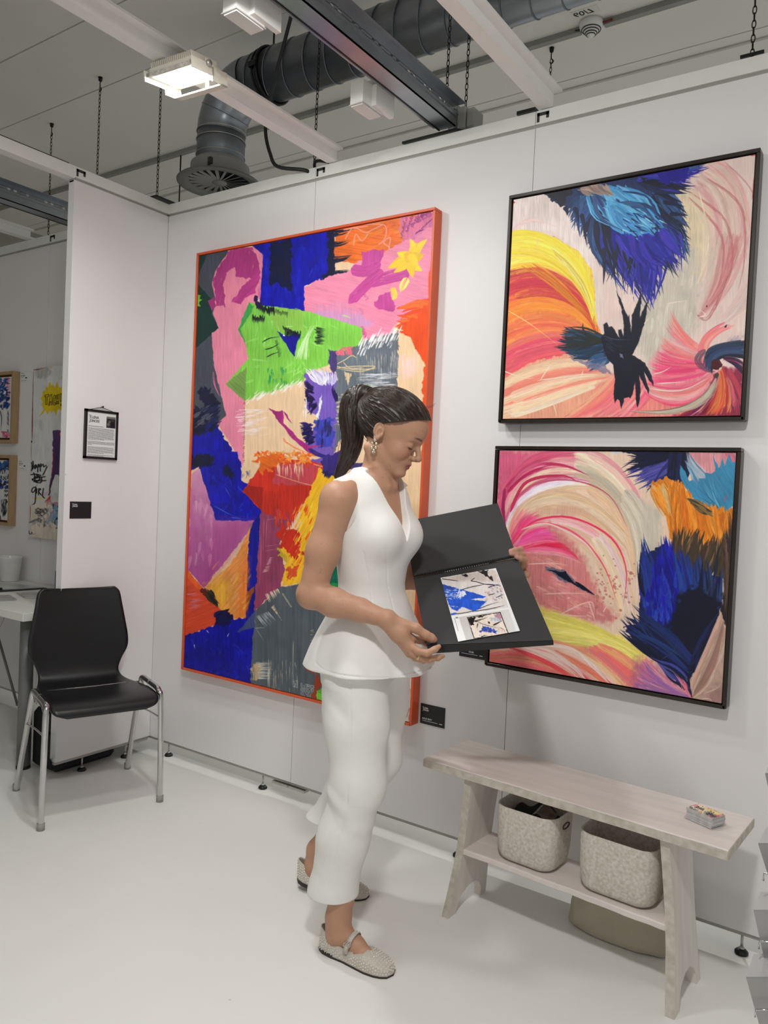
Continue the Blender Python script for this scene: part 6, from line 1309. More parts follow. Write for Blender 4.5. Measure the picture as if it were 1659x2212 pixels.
# printed sheet on the page
Bs = Brush(940, 1220, 1135, 1400, 3, (228, 222, 218), 12); Bs.frame(920, 1210, 7.213)
Bs.poly([(150,80),(1600,80),(1600,1400),(150,1400)], (240,240,240), jit=0, tex=.01)
Bs.poly([(232,290),(1092,138),(1288,738),(388,872)], (226,220,216), jit=.5, tex=.06)
Bs.poly([(300,270),(820,170),(1080,150),(1150,340),(880,330),(620,310),(500,330)], (206,192,184), jit=6, soft=8, a=.8)
for q in [[(250,290),(400,310),(520,325)],[(700,325),(770,270)],[(700,325),(800,340),(920,375),(1165,395)],[(560,460),(700,420),(800,400),(920,375)],[(380,850),(700,800),(1000,690),(1150,650)],[(720,800),(1000,760),(1240,700)],[(970,545),(1080,522)]]: Bs.stroke(q, 12, (30,28,34), taper=(.02,.3), dry=.15)
Bs.poly([(810,175),(970,150),(960,200),(1040,260),(1050,330),(980,280),(920,240),(860,200)], (28,26,24), jit=4); Bs.poly([(540,225),(640,215),(650,260),(580,245)], (24,22,22), jit=4); Bs.poly([(960,200),(1020,240),(980,260)], (220,214,206), jit=2)
Bs.poly([(248,370),(400,410),(520,455),(500,500),(470,600),(320,600),(290,520)], (40,84,180), jit=3, tex=.25); Bs.poly([(320,600),(480,590),(540,450),(640,480),(760,510),(940,570),(860,600),(950,640),(860,730),(750,800),(570,730),(470,720),(360,700)], (34,88,206), jit=3, tex=.2)
Bs.poly([(540,480),(610,480),(630,540),(560,570),(490,600)], (226,232,240), jit=4, dry=.2); Bs.poly([(700,610),(860,590),(940,640),(760,620)], (232,228,226), jit=3, dry=.1)
Bs.poly([(365,715),(560,730),(490,790),(400,760)], (40,90,200), jit=4, tex=.3); Bs.poly([(390,825),(480,815),(440,860),(400,862)], (40,90,200), jit=3)
for _ in range(60): x = 280+Bs.r.rand()*250; y = 450+Bs.r.rand()*150; Bs.stroke([(x,y),(x+40,y+10*Bs.r.randn())], 8, (210,222,240), dry=.45, spline=False)
for _ in range(50): x = 900+Bs.r.rand()*280; y = 370+Bs.r.rand()*260; Bs.stroke([(x,y),(x+30,y+24)], 24, Bs.pick([(206,150,160),(120,80,90),(230,190,196),(150,110,116)]), a=.5, dry=.4, spline=False)
for q in [[(930,375),(1050,385),(1165,400)],[(960,430),(1080,390),(1160,380)],[(1090,585),(1170,550),(1220,530)]]: Bs.stroke(q, 16, (36,30,80), dry=.3)
Bs.poly([(510,885),(1290,765),(1430,1165),(630,1255)], (206,203,198), jit=0, tex=.01, grad=((226,224,220),0))
Bs.poly([(750,1225),(1300,1160),(1300,1185),(770,1245)], (176,172,168), jit=2, soft=6)
Bs.poly([(638,888),(1162,806),(1296,1160),(748,1222)], (24,22,24), jit=.4); Bs.poly([(650,900),(1150,818),(1278,1152),(758,1212)], (236,222,208), jit=2, tex=.08)
Bs.poly([(652,900),(800,876),(760,930),(740,1000),(700,1010)], (20,20,20), jit=6); Bs.poly([(800,880),(960,850),(900,880),(820,900)], (30,28,28), jit=4); Bs.poly([(1040,850),(1150,820),(1200,940),(1120,930)], (160,110,140), jit=10, a=.7); Bs.poly([(980,900),(1120,900),(1190,960),(1060,950)], (170,190,214), jit=10, a=.8)
for q, w in [([(740,950),(860,925),(960,890)],16),([(800,960),(900,1000),(1050,1040),(1150,1060)],8),([(810,980),(790,1070)],16),([(1045,1015),(1120,980),(1190,940)],24),([(760,960),(840,950)],14),([(1150,1050),(1210,1080),(1240,1130)],7),([(860,1190),(960,1170)],12)]: Bs.stroke(q, w, (24,22,24), dry=.2)
Bs.poly([(970,960),(1000,965),(1000,990),(975,990)], (20,20,20), jit=3)
Bs.poly([(880,1030),(960,1035),(1010,1060),(1130,1100),(1080,1140),(1000,1120),(900,1110),(820,1120),(860,1080)], (44,76,176), jit=7, dry=.12, ang=20)
for _ in range(24): x = 760+Bs.r.rand()*500; y = 1080+Bs.r.rand()*100; Bs.stroke([(x,y),(x+20,y-6)], 10, Bs.pick([(200,120,130),(120,130,180),(226,180,170)]), dry=.3, spline=False)
for k in range(3): Bs.stroke([(470+14*k,890),(472+14*k,905)], 9, (60,60,64), taper=(0,0), spline=False)
for k in range(16): Bs.stroke([(446+3.6*k,900+13*k),(449+3.6*k,908+13*k)], 6, (130,130,134), taper=(0,0), spline=False)
nP = np.cross(BL-SL, SR-SL); nP /= np.linalg.norm(nP)
def onpage(px, py):
    d = CF+(px-W_/2)/FPX*CR-(py-H_/2)/FPX*CU; return CAM+d*(((SL+SR+BL+BR)/4-CAM)@nP/(d@nP))
k1, k2, k3 = onpage(952, 1250.2), onpage(1071.2, 1229.2), onpage(990, 1388)
canvas('printed_sheet', Bs, [k1+nS*.0035, k2+nS*.0035, k3+nS*.0035], 130, 170, bk, rough=.25, bump=0)
# ---------------------------------------------------------------- bodies as smooth distance fields
import openvdb as vdb
def smin(a, b, k):
    h = np.clip(.5+.5*(b-a)/k, 0, 1); return b+(a-b)*h-k*h*(1-h)
class Field:
    """smooth union of tapered limbs and ellipsoids, with smooth cuts"""
    def __init__(s): s.p = []
    def _add(s, f, lo, hi, k, op): s.p.append((f, np.asarray(lo, float), np.asarray(hi, float), k, op)); return s
    def cone(s, a, b, ra, rb, k=.012, op='u', squash=None):
        a = np.asarray(a, float); b = np.asarray(b, float); ab = b-a; l2 = ab@ab+1e-12; r = max(ra, rb)
        if squash is None:
            def f(P):
                t = np.clip(((P-a)@ab)/l2, 0, 1); return np.linalg.norm(P-a-t[:, None]*ab, axis=1)-(ra+(rb-ra)*t)
        else:
            ax, q = squash; ax = np.asarray(ax, float)/np.linalg.norm(ax)          # thinner along ax by factor q
            def f(P):
                t = np.clip(((P-a)@ab)/l2, 0, 1); v = P-a-t[:, None]*ab; w = v@ax
                return (np.linalg.norm(v+ax*(w*(1/q-1))[:, None], axis=1)-(ra+(rb-ra)*t))*q**.5
        return s._add(f, np.minimum(a, b)-r, np.maximum(a, b)+r, k, op)
    def chain(s, pts, rs, k=.012, op='u'):
        for i in range(len(pts)-1): s.cone(pts[i], pts[i+1], rs[i], rs[i+1], k if i == 0 else max(k, .006), op)
        return s
    def ell(s, c, r, R=None, k=.015, op='u'):
        c = np.asarray(c, float); r = np.asarray(r, float); R_ = np.eye(3) if R is None else R; m = r.max()
        def f(P):
            q = (P-c)@R_; k0 = np.linalg.norm(q/r, axis=1); k1 = np.linalg.norm(q/(r*r), axis=1)+1e-9; return k0*(k0-1)/k1
        return s._add(f, c-m, c+m, k, op)
    def fn(s, f, lo, hi, k=.01, op='u'): return s._add(f, lo, hi, k, op)
    def stack(s, z, cx, cy, af, ab, b, k=.02, fold=None, op='u', pw=2.0):
        zz = np.linspace(min(z), max(z), 220); o = np.argsort(z); z = np.array(z)[o]
        def sm(v):
            v = np.interp(zz, z, np.broadcast_to(v, (len(o),))[o] if not np.isscalar(v) else np.full(len(o), v)); kk = np.hanning(17); kk /= kk.sum()
            return np.convolve(np.pad(v, 8, 'edge'), kk, 'valid')
        CX, CY, AF, AB, BB = sm(np.array(cx)), sm(np.array(cy)), sm(np.array(af)), sm(np.array(ab)), sm(np.array(b)); z0, z1 = zz[0], zz[-1]
        def f(P):
            i = np.interp(P[:, 2], zz, np.arange(220)); j = np.clip(i.astype(int), 0, 218); w = np.clip(i-j, 0, 1); g = lambda A: A[j]*(1-w)+A[j+1]*w
            dx = P[:, 0]-g(CX); dy = P[:, 1]-g(CY); a = np.where(dx > 0, g(AF), g(AB)); bb = g(BB)
            if fold is not None: m = fold(np.arctan2(dy, dx), P[:, 2]); a = a*m; bb = bb*m
            if pw == 2.0: q = np.sqrt((dx/a)**2+(dy/bb)**2); gr = np.sqrt((dx/a**2)**2+(dy/bb**2)**2)+1e-6; d = q*(q-1)/gr
            else: q = (np.abs(dx/a)**pw+np.abs(dy/bb)**pw)**(1/pw); d = (q-1)*np.minimum(a, bb)
            return np.maximum(d, np.maximum(P[:, 2]-z1, z0-P[:, 2]))
        m = max(AF.max(), AB.max(), BB.max())*1.15
        return s._add(f, (CX.min()-m, CY.min()-m, z0), (CX.max()+m, CY.max()+m, z1), k, op)
    def __call__(s, P):
        lo, hi = P.min(0), P.max(0); d = np.full(len(P), .06)
        for f, a, b, k, op in s.p:
            pad = .045+k
            if op != 'i' and (np.any(lo > b+pad) or np.any(hi < a-pad)): continue
            v = f(P)
            if op == 'u': d = smin(d, v, k)
            elif op == 's': d = -smin(-d, v, k)
            elif op == 'i': d = -smin(-d, -v, k)
        return d
def surface(F, lo, hi, h):
    """quads of the zero surface; evaluates only the blocks it passes through"""
    lo = np.asarray(lo, float); hi = np.asarray(hi, float); n = np.ceil((hi-lo)/(8*h)).astype(int); g = vdb.FloatGrid(.05)
    I = np.stack(np.meshgrid(*[np.arange(k) for k in n], indexing='ij'), -1).reshape(-1, 3)
    C = lo+(I*8+3.5)*h; sup = (I//6)@np.array([10000, 100, 1]); D = np.empty(len(C)); o = np.argsort(sup, kind='stable'); ss = sup[o]; cut = np.flatnonzero(np.diff(ss))+1
    for seg in np.split(o, cut): D[seg] = F(C[seg])
    reach = 8*h*.9*1.25+.004; act = np.flatnonzero(np.abs(D) < reach)
    for i in np.flatnonzero(D <= -reach): b = I[i]*8; g.fill(tuple(int(x) for x in b), tuple(int(x) for x in b+7), -.05)
    off = np.stack(np.meshgrid(*[np.arange(8)]*3, indexing='ij'), -1).reshape(-1, 3)
    sa = (I[act]//3)@np.array([10**6, 10**3, 1]); o = act[np.argsort(sa, kind='stable')]; ss = np.sort(sa); cut = np.flatnonzero(np.diff(ss))+1
    for seg in np.split(o, cut):
        P = (lo+(I[seg][:, None, :]*8+off[None])*h).reshape(-1, 3); d = F(P).astype(np.float32).reshape(len(seg), 8, 8, 8)
        for i, a in zip(seg, d): g.copyFromArray(np.clip(a, -.05, .05), ijk=tuple(int(x) for x in I[i]*8))
    V, Q = g.convertToQuads(0.0); return lo+V*h, Q[:, ::-1]
def field_mesh(name, F, lo, hi, h, m, parent, colour=None, smooth=2, big_only=True):
    V, Q = surface(F, lo, hi, h); V = V.astype(float)
    if smooth:
        E = np.concatenate([Q[:, [0, 1]], Q[:, [1, 2]], Q[:, [2, 3]], Q[:, [3, 0]]]); cnt = np.bincount(E.ravel(), minlength=len(V))[:, None]+1e-9
        for lam in [.5, -.52]*smooth:
            S_ = np.zeros_like(V)
            for c in range(3): S_[:, c] = np.bincount(E[:, 0], V[E[:, 1], c], len(V))+np.bincount(E[:, 1], V[E[:, 0], c], len(V))
            V = V+lam*(S_/cnt-V)
    c0, c1, c2 = V[Q[:, 0]], V[Q[:, 1]], V[Q[:, 2]]
    if np.einsum('ij,ij->', c0-V.mean(0), np.cross(c1-c0, c2-c0)) < 0: Q = Q[:, ::-1]
    Q = np.ascontiguousarray(Q)
    me = bpy.data.meshes.new(name); org = _ORG[parent.name]
    me.vertices.add(len(V)); me.vertices.foreach_set('co', (V-org).astype(np.float32).ravel())
    me.loops.add(Q.size); me.loops.foreach_set('vertex_index', Q.astype(np.int32).ravel())
    me.polygons.add(len(Q)); me.polygons.foreach_set('loop_start', np.arange(0, Q.size, 4, dtype=np.int32)); me.polygons.foreach_set('use_smooth', np.ones(len(Q), bool)); me.update(calc_edges=True)
    if colour is not None:
        c = colour(V); a = me.color_attributes.new('tint', 'FLOAT_COLOR', 'POINT'); a.data.foreach_set('color', np.concatenate([c, np.ones((len(c), 1))], 1).astype(np.float32).ravel())
    me.materials.append(m); o = bpy.data.objects.new(name, me); COL.objects.link(o); o.parent = parent; _ORG[o.name] = org
    return o
def tint_mat(name, rough, spec=.4, bump=.06, bscale=700, sss=0.0):
    m = bpy.data.materials.new(name); m.use_nodes = True; nt = m.node_tree; N, L = nt.nodes, nt.links; b = N['Principled BSDF']
    a = N.new('ShaderNodeAttribute'); a.attribute_name = 'tint'; L.new(a.outputs['Color'], b.inputs['Base Color']); b.inputs['Roughness'].default_value = rough; b.inputs['Specular IOR Level'].default_value = spec
    if sss: b.inputs['Subsurface Weight'].default_value = sss; b.inputs['Subsurface Radius'].default_value = (.010, .004, .002); b.inputs['Subsurface Scale'].default_value = 1
    nz = N.new('ShaderNodeTexNoise'); nz.inputs['Scale'].default_value = bscale; bp = N.new('ShaderNodeBump'); bp.inputs['Strength'].default_value = bump; bp.inputs['Distance'].default_value = .001
    tc = N.new('ShaderNodeTexCoord'); L.new(tc.outputs['Object'], nz.inputs['Vector']); L.new(nz.outputs['Fac'], bp.inputs['Height']); L.new(bp.outputs[0], b.inputs['Normal']); return m
def noise3(P, s):
    return (vnoise(P[:, 0]*s+11, P[:, 1]*s+P[:, 2]*s*.73)+vnoise(P[:, 2]*s+37, P[:, 0]*s*.6-P[:, 1]*s*.8+90, 1))*.5
# ---------------------------------------------------------------- the woman
wm = thing('person', 'woman with a dark ponytail in a white peplum top and cropped trousers reading an album', 'person', (1.70, -.60, 0))
YM = -.60
HC = np.array([1.727, YM, 1.476]); yaw, pit, hs = math.radians(20), math.radians(26.5), 1.0
hf = np.array([math.cos(yaw)*math.cos(pit), math.sin(yaw)*math.cos(pit), -math.sin(pit)]); hl = np.array([-math.sin(yaw), math.cos(yaw), 0]); hu = np.cross(hf, hl)
HR = np.stack([hf, hl, hu], 1)
hd = lambda x, y, z: HC+HR@(np.array([x, y, z])*hs)
def head_local(P): return ((P-HC)@HR)/hs
B = Field()
# trunk
B.stack([1.375, 1.345, 1.325, 1.29, 1.24, 1.18, 1.10, 1.035, .95, .87, .80], [1.695, 1.692, 1.688, 1.686, 1.688, 1.690, 1.692, 1.694, 1.700, 1.705, 1.712], YM, [.044, .050, .058, .072, .088, .092, .080, .072, .088, .096, .088], [.050, .058, .068, .082, .088, .084, .074, .072, .092, .108, .10], [.050, .066, .095, .122, .130, .126, .112, .104, .138, .158, .150])
for s in (-1, 1):
    B.ell((1.752, YM+s*.062, 1.186), (.050, .052, .052), k=.03)
    B.cone((1.694, YM+s*.035, 1.333), (1.680, YM+s*.140, 1.299), .031, .033, .03)
    B.cone((1.725, YM+s*.02, 1.318), (1.700, YM+s*.13, 1.332), .010, .010, .02)
# neck
B.cone((1.696, YM, 1.335), (1.712, YM, 1.440), .050, .047, .02); B.cone((1.745, YM-.015, 1.330), (1.700, YM-.052, 1.440), .012, .014, .02); B.cone((1.745, YM+.015, 1.330), (1.712, YM+.052, 1.435), .012, .014, .02)
# skull and face
B.ell(hd(-.008, 0, .045), np.array([.097, .073, .084])*hs, HR, .02); B.ell(hd(.050, 0, .050), np.array([.0535, .058, .054])*hs, HR, .02); B.ell(hd(.042, 0, -.018), np.array([.050, .054, .064])*hs, HR, .02)
B.ell(hd(.042, 0, -.052), np.array([.044, .040, .034])*hs, HR, .015)
for s in (-1, 1):
    B.cone(hd(.004, s*.046, -.044), hd(.078, s*.012, -.075), .014*hs, .013*hs, .014); B.ell(hd(.060, s*.036, -.016), np.array([.027, .022, .024])*hs, HR, .016)
    B.cone(hd(.090, s*.007, .028), hd(.074, s*.042, .028), .008*hs, .007*hs, .012)
B.ell(hd(.086, 0, -.0725), np.array([.017, .019, .015])*hs, HR, .012); B.ell(hd(.079, 0, -.044), np.array([.022, .027, .024])*hs, HR, .012)
for s in (-1, 1): B.ell(hd(.097, s*.030, .010), np.array([.013, .016, .0115])*hs, HR, .012, 's')
for s in (-1, 1): B.ell(hd(.0775, s*.031, .0105), np.array([.0125, .0145, .0115])*hs, HR, .004)
B.cone(hd(.089, 0, .026), hd(.1145, 0, -.012), .0065*hs, .0085*hs, .008); B.ell(hd(.1150, 0, -.0145), np.array([.0085, .0095, .008])*hs, HR, .006)
for s in (-1, 1): B.ell(hd(.1025, s*.0115, -.0190), np.array([.0095, .0062, .0075])*hs, HR, .005)
B.cone(hd(.111, 0, -.0205), hd(.096, 0, -.027), .0045*hs, .005*hs, .006)
for s in (-1, 1): B.ell(hd(.1065, s*.0058, -.0255), np.array([.0045, .0026, .003])*hs, HR, .002, 's')
for s in (-1, 1):
    B.cone(hd(.0985, s*.002, -.0400), hd(.0845, s*.0215, -.0468), .0058*hs, .0028*hs, .004); B.cone(hd(.0965, 0, -.0518), hd(.084, s*.0195, -.0485), .0068*hs, .0028*hs, .004)
for s in (-1, 1): B.cone(hd(.1055, 0, -.0460), hd(.0865, s*.0235, -.0475), .0012*hs, .0010*hs, .002, 's')
B.ell(hd(.113, 0, -.0620), np.array([.010, .02, .0055])*hs, HR, .010, 's')
# ears
for s in (-1, 1):
    a = math.radians(14); Re = HR@np.array(Matrix.Rotation(-a, 3, 'Y'))
    B.ell(hd(-.009, s*.0715, .004), np.array([.0145, .006, .023])*hs, Re, .005)
    t_ = [hd(-.009+.0130*math.cos(q)-.003*math.sin(q), s*(.0750-.002*math.cos(q)), .007+.0200*math.sin(q)) for q in np.linspace(-.2, 3.9, 12)]
    for i in range(11): B.cone(t_[i], t_[i+1], .0027*hs, .0027*hs, .002)
    B.ell(hd(-.003, s*.077, .002), np.array([.0070, .005, .0105])*hs, Re, .003, 's'); B.ell(hd(-.006, s*.0735, -.0175), np.array([.0072, .0042, .0072])*hs, HR, .005); B.ell(hd(.004, s*.073, -.002), np.array([.004, .0045, .006])*hs, HR, .004)
# arms
SN, EN, WN = np.array([1.680, -.760, 1.288]), np.array([1.634, -.798, 1.024]), atd(836, 1338, 2.085)
B.cone((1.680, -.715, 1.293), SN, .035, .042, .03); m1 = SN*.45+EN*.55+np.array([.001, -.002, 0]); B.chain([SN, m1, EN], [.0440, .0430, .0385], .03)
f1 = EN*.70+WN*.30+np.array([.0, -.002, -.004]); B.chain([EN, f1, EN*.35+WN*.65, WN], [.0380, .0395, .0310, .0230], .014)
B.ell(EN+np.array([-.006, 0, -.008]), (.033, .033, .033), k=.02)
SF, EF = np.array([1.650, YM+.150, 1.292]), np.array([1.672, -.402, 1.045]); WF = atd(1030, 1262, 2.50)
B.cone((1.672, YM+.110, 1.295), SF, .034, .038, .03); B.chain([SF, SF*.45+EF*.55, EF], [.042, .041, .036], .03); B.chain([EF, EF*.7+WF*.3, WF], [.037, .036, .023], .014)
# near hand: palm, thumb on the page, fingers under the album
h_ = lambda x, y, d: atd(x, y, d)
mc = {'i': h_(889, 1380, 2.090), 'm': h_(888, 1396, 2.075), 'r': h_(889, 1409, 2.078), 'p': h_(884, 1412, 2.100)}
for q, r in (('i', .0115), ('m', .0120), ('r', .0115), ('p', .0105)): B.cone(WN, mc[q], .021, r, .012)
B.ell((WN+mc['m'])/2, (.026, .020, .024), k=.014)
th = [h_(846, 1340, 2.085), h_(899, 1357, 2.078), h_(920, 1372, 2.082), h_(931, 1378, 2.088), h_(938, 1381.5, 2.0935)]; B.chain(th, [.0165, .0125, .0112, .0108, .0085], .008)
B.chain([mc['i'], h_(906, 1383, 2.110), h_(920, 1389, 2.135), h_(936, 1396, 2.150)], [.0105, .0092, .0085, .0075], .004)
B.chain([mc['m'], h_(903, 1406, 2.060), h_(922, 1411, 2.052), h_(939, 1403, 2.058), h_(948, 1396.5, 2.066)], [.0110, .0097, .0090, .0082, .0062], .004)
B.chain([mc['r'], h_(905, 1418, 2.072), h_(926, 1424, 2.070), h_(946, 1421, 2.084), h_(957, 1417, 2.094)], [.0108, .0098, .0090, .0078, .0058], .004)
B.chain([mc['p'], h_(898, 1422, 2.106), h_(915, 1427, 2.112), h_(932, 1425, 2.125)], [.0095, .0082, .0075, .0060], .004)
# far hand: fingers curl round the right edge of the album
pf_ = h_(1110, 1232, 2.435); B.cone(WF, pf_, .022, .017, .014); B.ell(h_(1088, 1240, 2.455), (.026, .016, .026), k=.014)
for kn, md_, tp_ in ((h_(1124, 1194, 2.405), h_(1125, 1186, 2.368), h_(1103, 1190, 2.343)), (h_(1130, 1208, 2.408), h_(1128, 1197, 2.366), h_(1104, 1196.5, 2.342)), (h_(1132, 1222, 2.410), h_(1133, 1209, 2.366), h_(1116, 1204, 2.344)), (h_(1133, 1236, 2.42), h_(1137, 1238, 2.40), h_(1139, 1244, 2.385))):
    B.chain([pf_*.5+kn*.5, kn, md_], [.011, .0095, .0085], .006); B.chain([md_, md_*.45+tp_*.55+CF*-.003, tp_], [.0085, .0080, .0062], .003)
B.chain([h_(1066, 1244, 2.47), h_(1062, 1222, 2.475), h_(1072, 1200, 2.475)], [.014, .010, .008], .008)
# legs
HN, KN, AN = np.array([1.715, -.688, .85]), np.array([1.748, -.700, .49]), np.array([1.712, -.712, .098])
HF_, KF, AF_ = np.array([1.682, -.512, .85]), np.array([1.668, -.500, .500]), np.array([1.452, -.492, .135])
B.chain([HN, KN], [.078, .050], .04); B.chain([KN, KN*.62+AN*.38+np.array([-.012, 0, 0]), AN*.85+KN*.15, AN], [.050, .046, .034, .034], .02)
B.chain([HF_, KF], [.078, .050], .04); B.chain([KF, KF*.62+AF_*.38, AF_*.8+KF*.2, AF_], [.050, .046, .032, .031], .02)
# feet (heel point, toe point, lift of the heel)
class Foot:
    def __init__(s, heel, toe, lift):
        s.h = np.array([*heel, 0.]); s.L = .238; d = np.array([*toe, 0.])-s.h; s.x = d/np.linalg.norm(d); s.y = np.array([-s.x[1], s.x[0], 0]); s.lift = lift
    def bend(s, x): return s.lift*np.clip(1-x/.150, 0, 1)**1.15
    def w(s, x, y, z): return s.h+s.x*x+s.y*y+np.array([0, 0, z+s.bend(x)])
    def local(s, P):
        q = P-s.h; x = q@s.x; y = q@s.y; return x, y, q[:, 2]-s.bend(x)
FN = Foot((1.664, -.722), (1.908, -.704), 0.0); FF = Foot((1.396, -.516), (1.612, -.412), .034)
for F_, A_n in ((FN, AN), (FF, AF_)):
    B.chain([A_n, F_.w(.052, 0, .058), F_.w(.045, 0, .034)], [.034, .031, .026], .02); B.chain([F_.w(.058, 0, .068), F_.w(.112, .002, .041), F_.w(.160, .002, .024), F_.w(.200, .002, .019)], [.0285, .0240, .0165, .011], .015); B.cone(F_.w(.145, -.016, .021), F_.w(.145, .018, .020), .013, .012, .015)
# skin colour
SK = np.array(srgb((188, 143, 116)))
def skin(V):
    n = noise3(V, 60)[:, None]; n2 = noise3(V, 420)[:, None]; c = SK*(1+.10*(n-.5))*np.array([1, 1, 1])
    c = c*np.where((n2 > .80) & (noise3(V, 190)[:, None] > .55), .80, 1)                      # freckles
    L = head_local(V); x, y, z = L.T; inh = (x > .02) & (np.abs(y) < .09) & (z > -.12) & (z < .12)
    def blot(cx, cy, cz, r, w): return (w*np.exp(-(((x-cx)/r[0])**2+((np.abs(y)-cy)/r[1])**2+((z-cz)/r[2])**2))*inh)[:, None]
    lip = np.clip(blot(.096, 0, -.0470, (.03, .019, .0075), 1.5), 0, 1)*(x > .08)[:, None]; c = c+(np.array(srgb((142, 66, 70)))-c)*lip*.85
    c = c+(np.array(srgb((186, 118, 100)))-c)*blot(.07, .042, -.016, (.03, .018, .02), .5)
    bz = .0335+.0035*np.cos((np.abs(y)-.026)/.02); br = np.clip(1.25-np.abs(z-bz)/.0034, 0, 1)*np.clip((np.abs(y)-.008)/.006, 0, 1)*np.clip((.046-np.abs(y))/.010, 0, 1)*(x > .05); c = c+(np.array(srgb((58, 40, 32)))-c)*(br*.85)[:, None]
    ls = np.clip(1.2-np.abs(z-(.0035-.0025*np.cos((np.abs(y)-.031)/.009)))/.0016, 0, 1)*np.clip((.0150-np.abs(np.abs(y)-.031))/.003, 0, 1)*(x > .06); c = c+(np.array(srgb((36, 24, 22)))-c)*(ls*.9)[:, None]
    ns = (blot(.1065, .0058, -.0250, (.006, .0035, .004), .8)); c = c+(np.array(srgb((70, 36, 30)))-c)*ns
    def nail(p, r): return np.exp(-(np.linalg.norm(V-p, axis=1)/r)**4)[:, None]
    for p in (h_(935, 1379, 2.083), h_(1105, 1189, 2.336), h_(1106, 1195, 2.335), h_(1118, 1202.5, 2.337)): c = c+(np.array(srgb((206, 148, 138)))-c)*nail(p, .0085)*.8
    return np.clip(c, 0, 1)
SKM = tint_mat('skin', .48, .35, .05, 900)
body = field_mesh('body', B, (1.33, -.90, -.02), (2.13, -.20, 1.68), .0022, SKM, wm, skin, smooth=1)
# ---------------------------------------------------------------- sleeveless top with peplum
GW = mat('white_crepe', (240, 238, 233), .62, var=.012, scale=40, bump=.10, bscale=900)
Tp = Field()
def folds(a, z):
    t = np.clip((1.02-z)/.20, 0, 1)**1.3
    return 1+t*(.036*np.cos(6*a+.7)+.014*np.cos(11*a+2.0)+.012*np.cos(3*a-1))
Tp.stack([1.372, 1.355, 1.325, 1.29, 1.24, 1.18, 1.13, 1.085, 1.045, 1.02, .97, .91, .86, .805], [1.694, 1.692, 1.688, 1.687, 1.690, 1.692, 1.693, 1.694, 1.696, 1.697, 1.699, 1.702, 1.704, 1.706], YM,
         [.064, .070, .078, .088, .104, .112, .104, .094, .088, .089, .108, .138, .160, .178], [.066, .074, .086, .098, .102, .099, .092, .086, .084, .086, .108, .142, .168, .190], [.076, .096, .132, .150, .152, .145, .134, .124, .118, .120, .140, .168, .188, .204], fold=folds)
for s in (-1, 1):
    Tp.ell((1.760, YM+s*.060, 1.188), (.056, .060, .056), k=.045); Tp.cone((1.690, YM+s*.062, 1.352), (1.681, YM+s*.166, 1.321), .026, .023, .03)
def vneck(P):
    z = P[:, 2]; w = np.clip((z-1.176)/(1.362-1.176), -1, 2)*.078; return np.maximum(np.abs(P[:, 1]-YM)*1-w, 1.715-P[:, 0])*.9
Tp.fn(vneck, (1.70, YM-.2, 1.15), (1.9, YM+.2, 1.45), .003, 's')
def neckhole(P): return np.maximum(np.sqrt(((P[:, 0]-1.712)/.066)**2+((P[:, 1]-YM)/.064)**2)-1, -1)*.06+np.maximum(1.325-P[:, 2], 0)*2
Tp.fn(neckhole, (1.62, YM-.1, 1.32), (1.8, YM+.1, 1.45), .004, 's')
for s in (-1, 1):
    def armhole(P, s=s):
        q = np.sqrt(((P[:, 0]-1.680+(1.29-P[:, 2])*.10)/.056)**2+((P[:, 2]-1.262)/.074)**2); return np.maximum((q-1)*.062, .138-s*(P[:, 1]-YM))
    Tp.fn(lambda P, s=s: .170-s*(P[:, 1]-YM)+np.where(P[:, 2] < 1.15, 1., 0.), (1.5, YM-.3, 1.1), (1.9, YM+.3, 1.4), .003, 's')
    Tp.fn(armhole, (1.58, YM+(-.3 if s < 0 else .1), 1.18), (1.78, YM+(-.1 if s < 0 else .3), 1.38), .004, 's')
# open underside
def hollow(P):
    r = np.clip((.97-P[:, 2])/.165, 0, 1); return np.maximum(np.sqrt(((P[:, 0]-1.702)/(.075+.080*r))**2+((P[:, 1]-YM)/(.11+.068*r))**2)-1, (P[:, 2]-.93)*8)*.1
Tp.fn(hollow, (1.5, YM-.2, .78), (1.9, YM+.2, .94), .003, 's')
# stitched darts: fine grooves
def groove(pts, r=.0016): 
    for i in range(len(pts)-1): Tp.cone(pts[i], pts[i+1], r, r, .0022, 's')
def on_top(px, py):
    """where the line of sight meets the cloth"""
    d = CF+(px-W_/2)/FPX*CR-(py-H_/2)/FPX*CU; t = 1.7
    for _ in range(60):
        v = float(T0f((CAM+d*t)[None])[0]); t += v*.8
        if abs(v) < 2e-4: break
    return CAM+d*t
T0f = Field(); T0f.p = list(Tp.p)
for P in ([(834, 1178), (836, 1220), (837, 1262), (846, 1300), (853, 1330)], [(785, 1193), (792, 1230), (800, 1270), (804, 1310)], [(724, 1255), (730, 1285), (727, 1310)], [(708, 1336), (703, 1365)], [(668+14, 1432), (706, 1450), (760, 1461), (840, 1464), (900, 1452), (938, 1436)]):
    try: groove([on_top(*q) for q in spl([(*q, 0) for q in P], 14)[:, :2]])
    except Exception: pass
field_mesh('sleeveless_top', Tp, (1.45, -.86, .79), (1.95, -.34, 1.40), .0024, GW, wm, smooth=2)
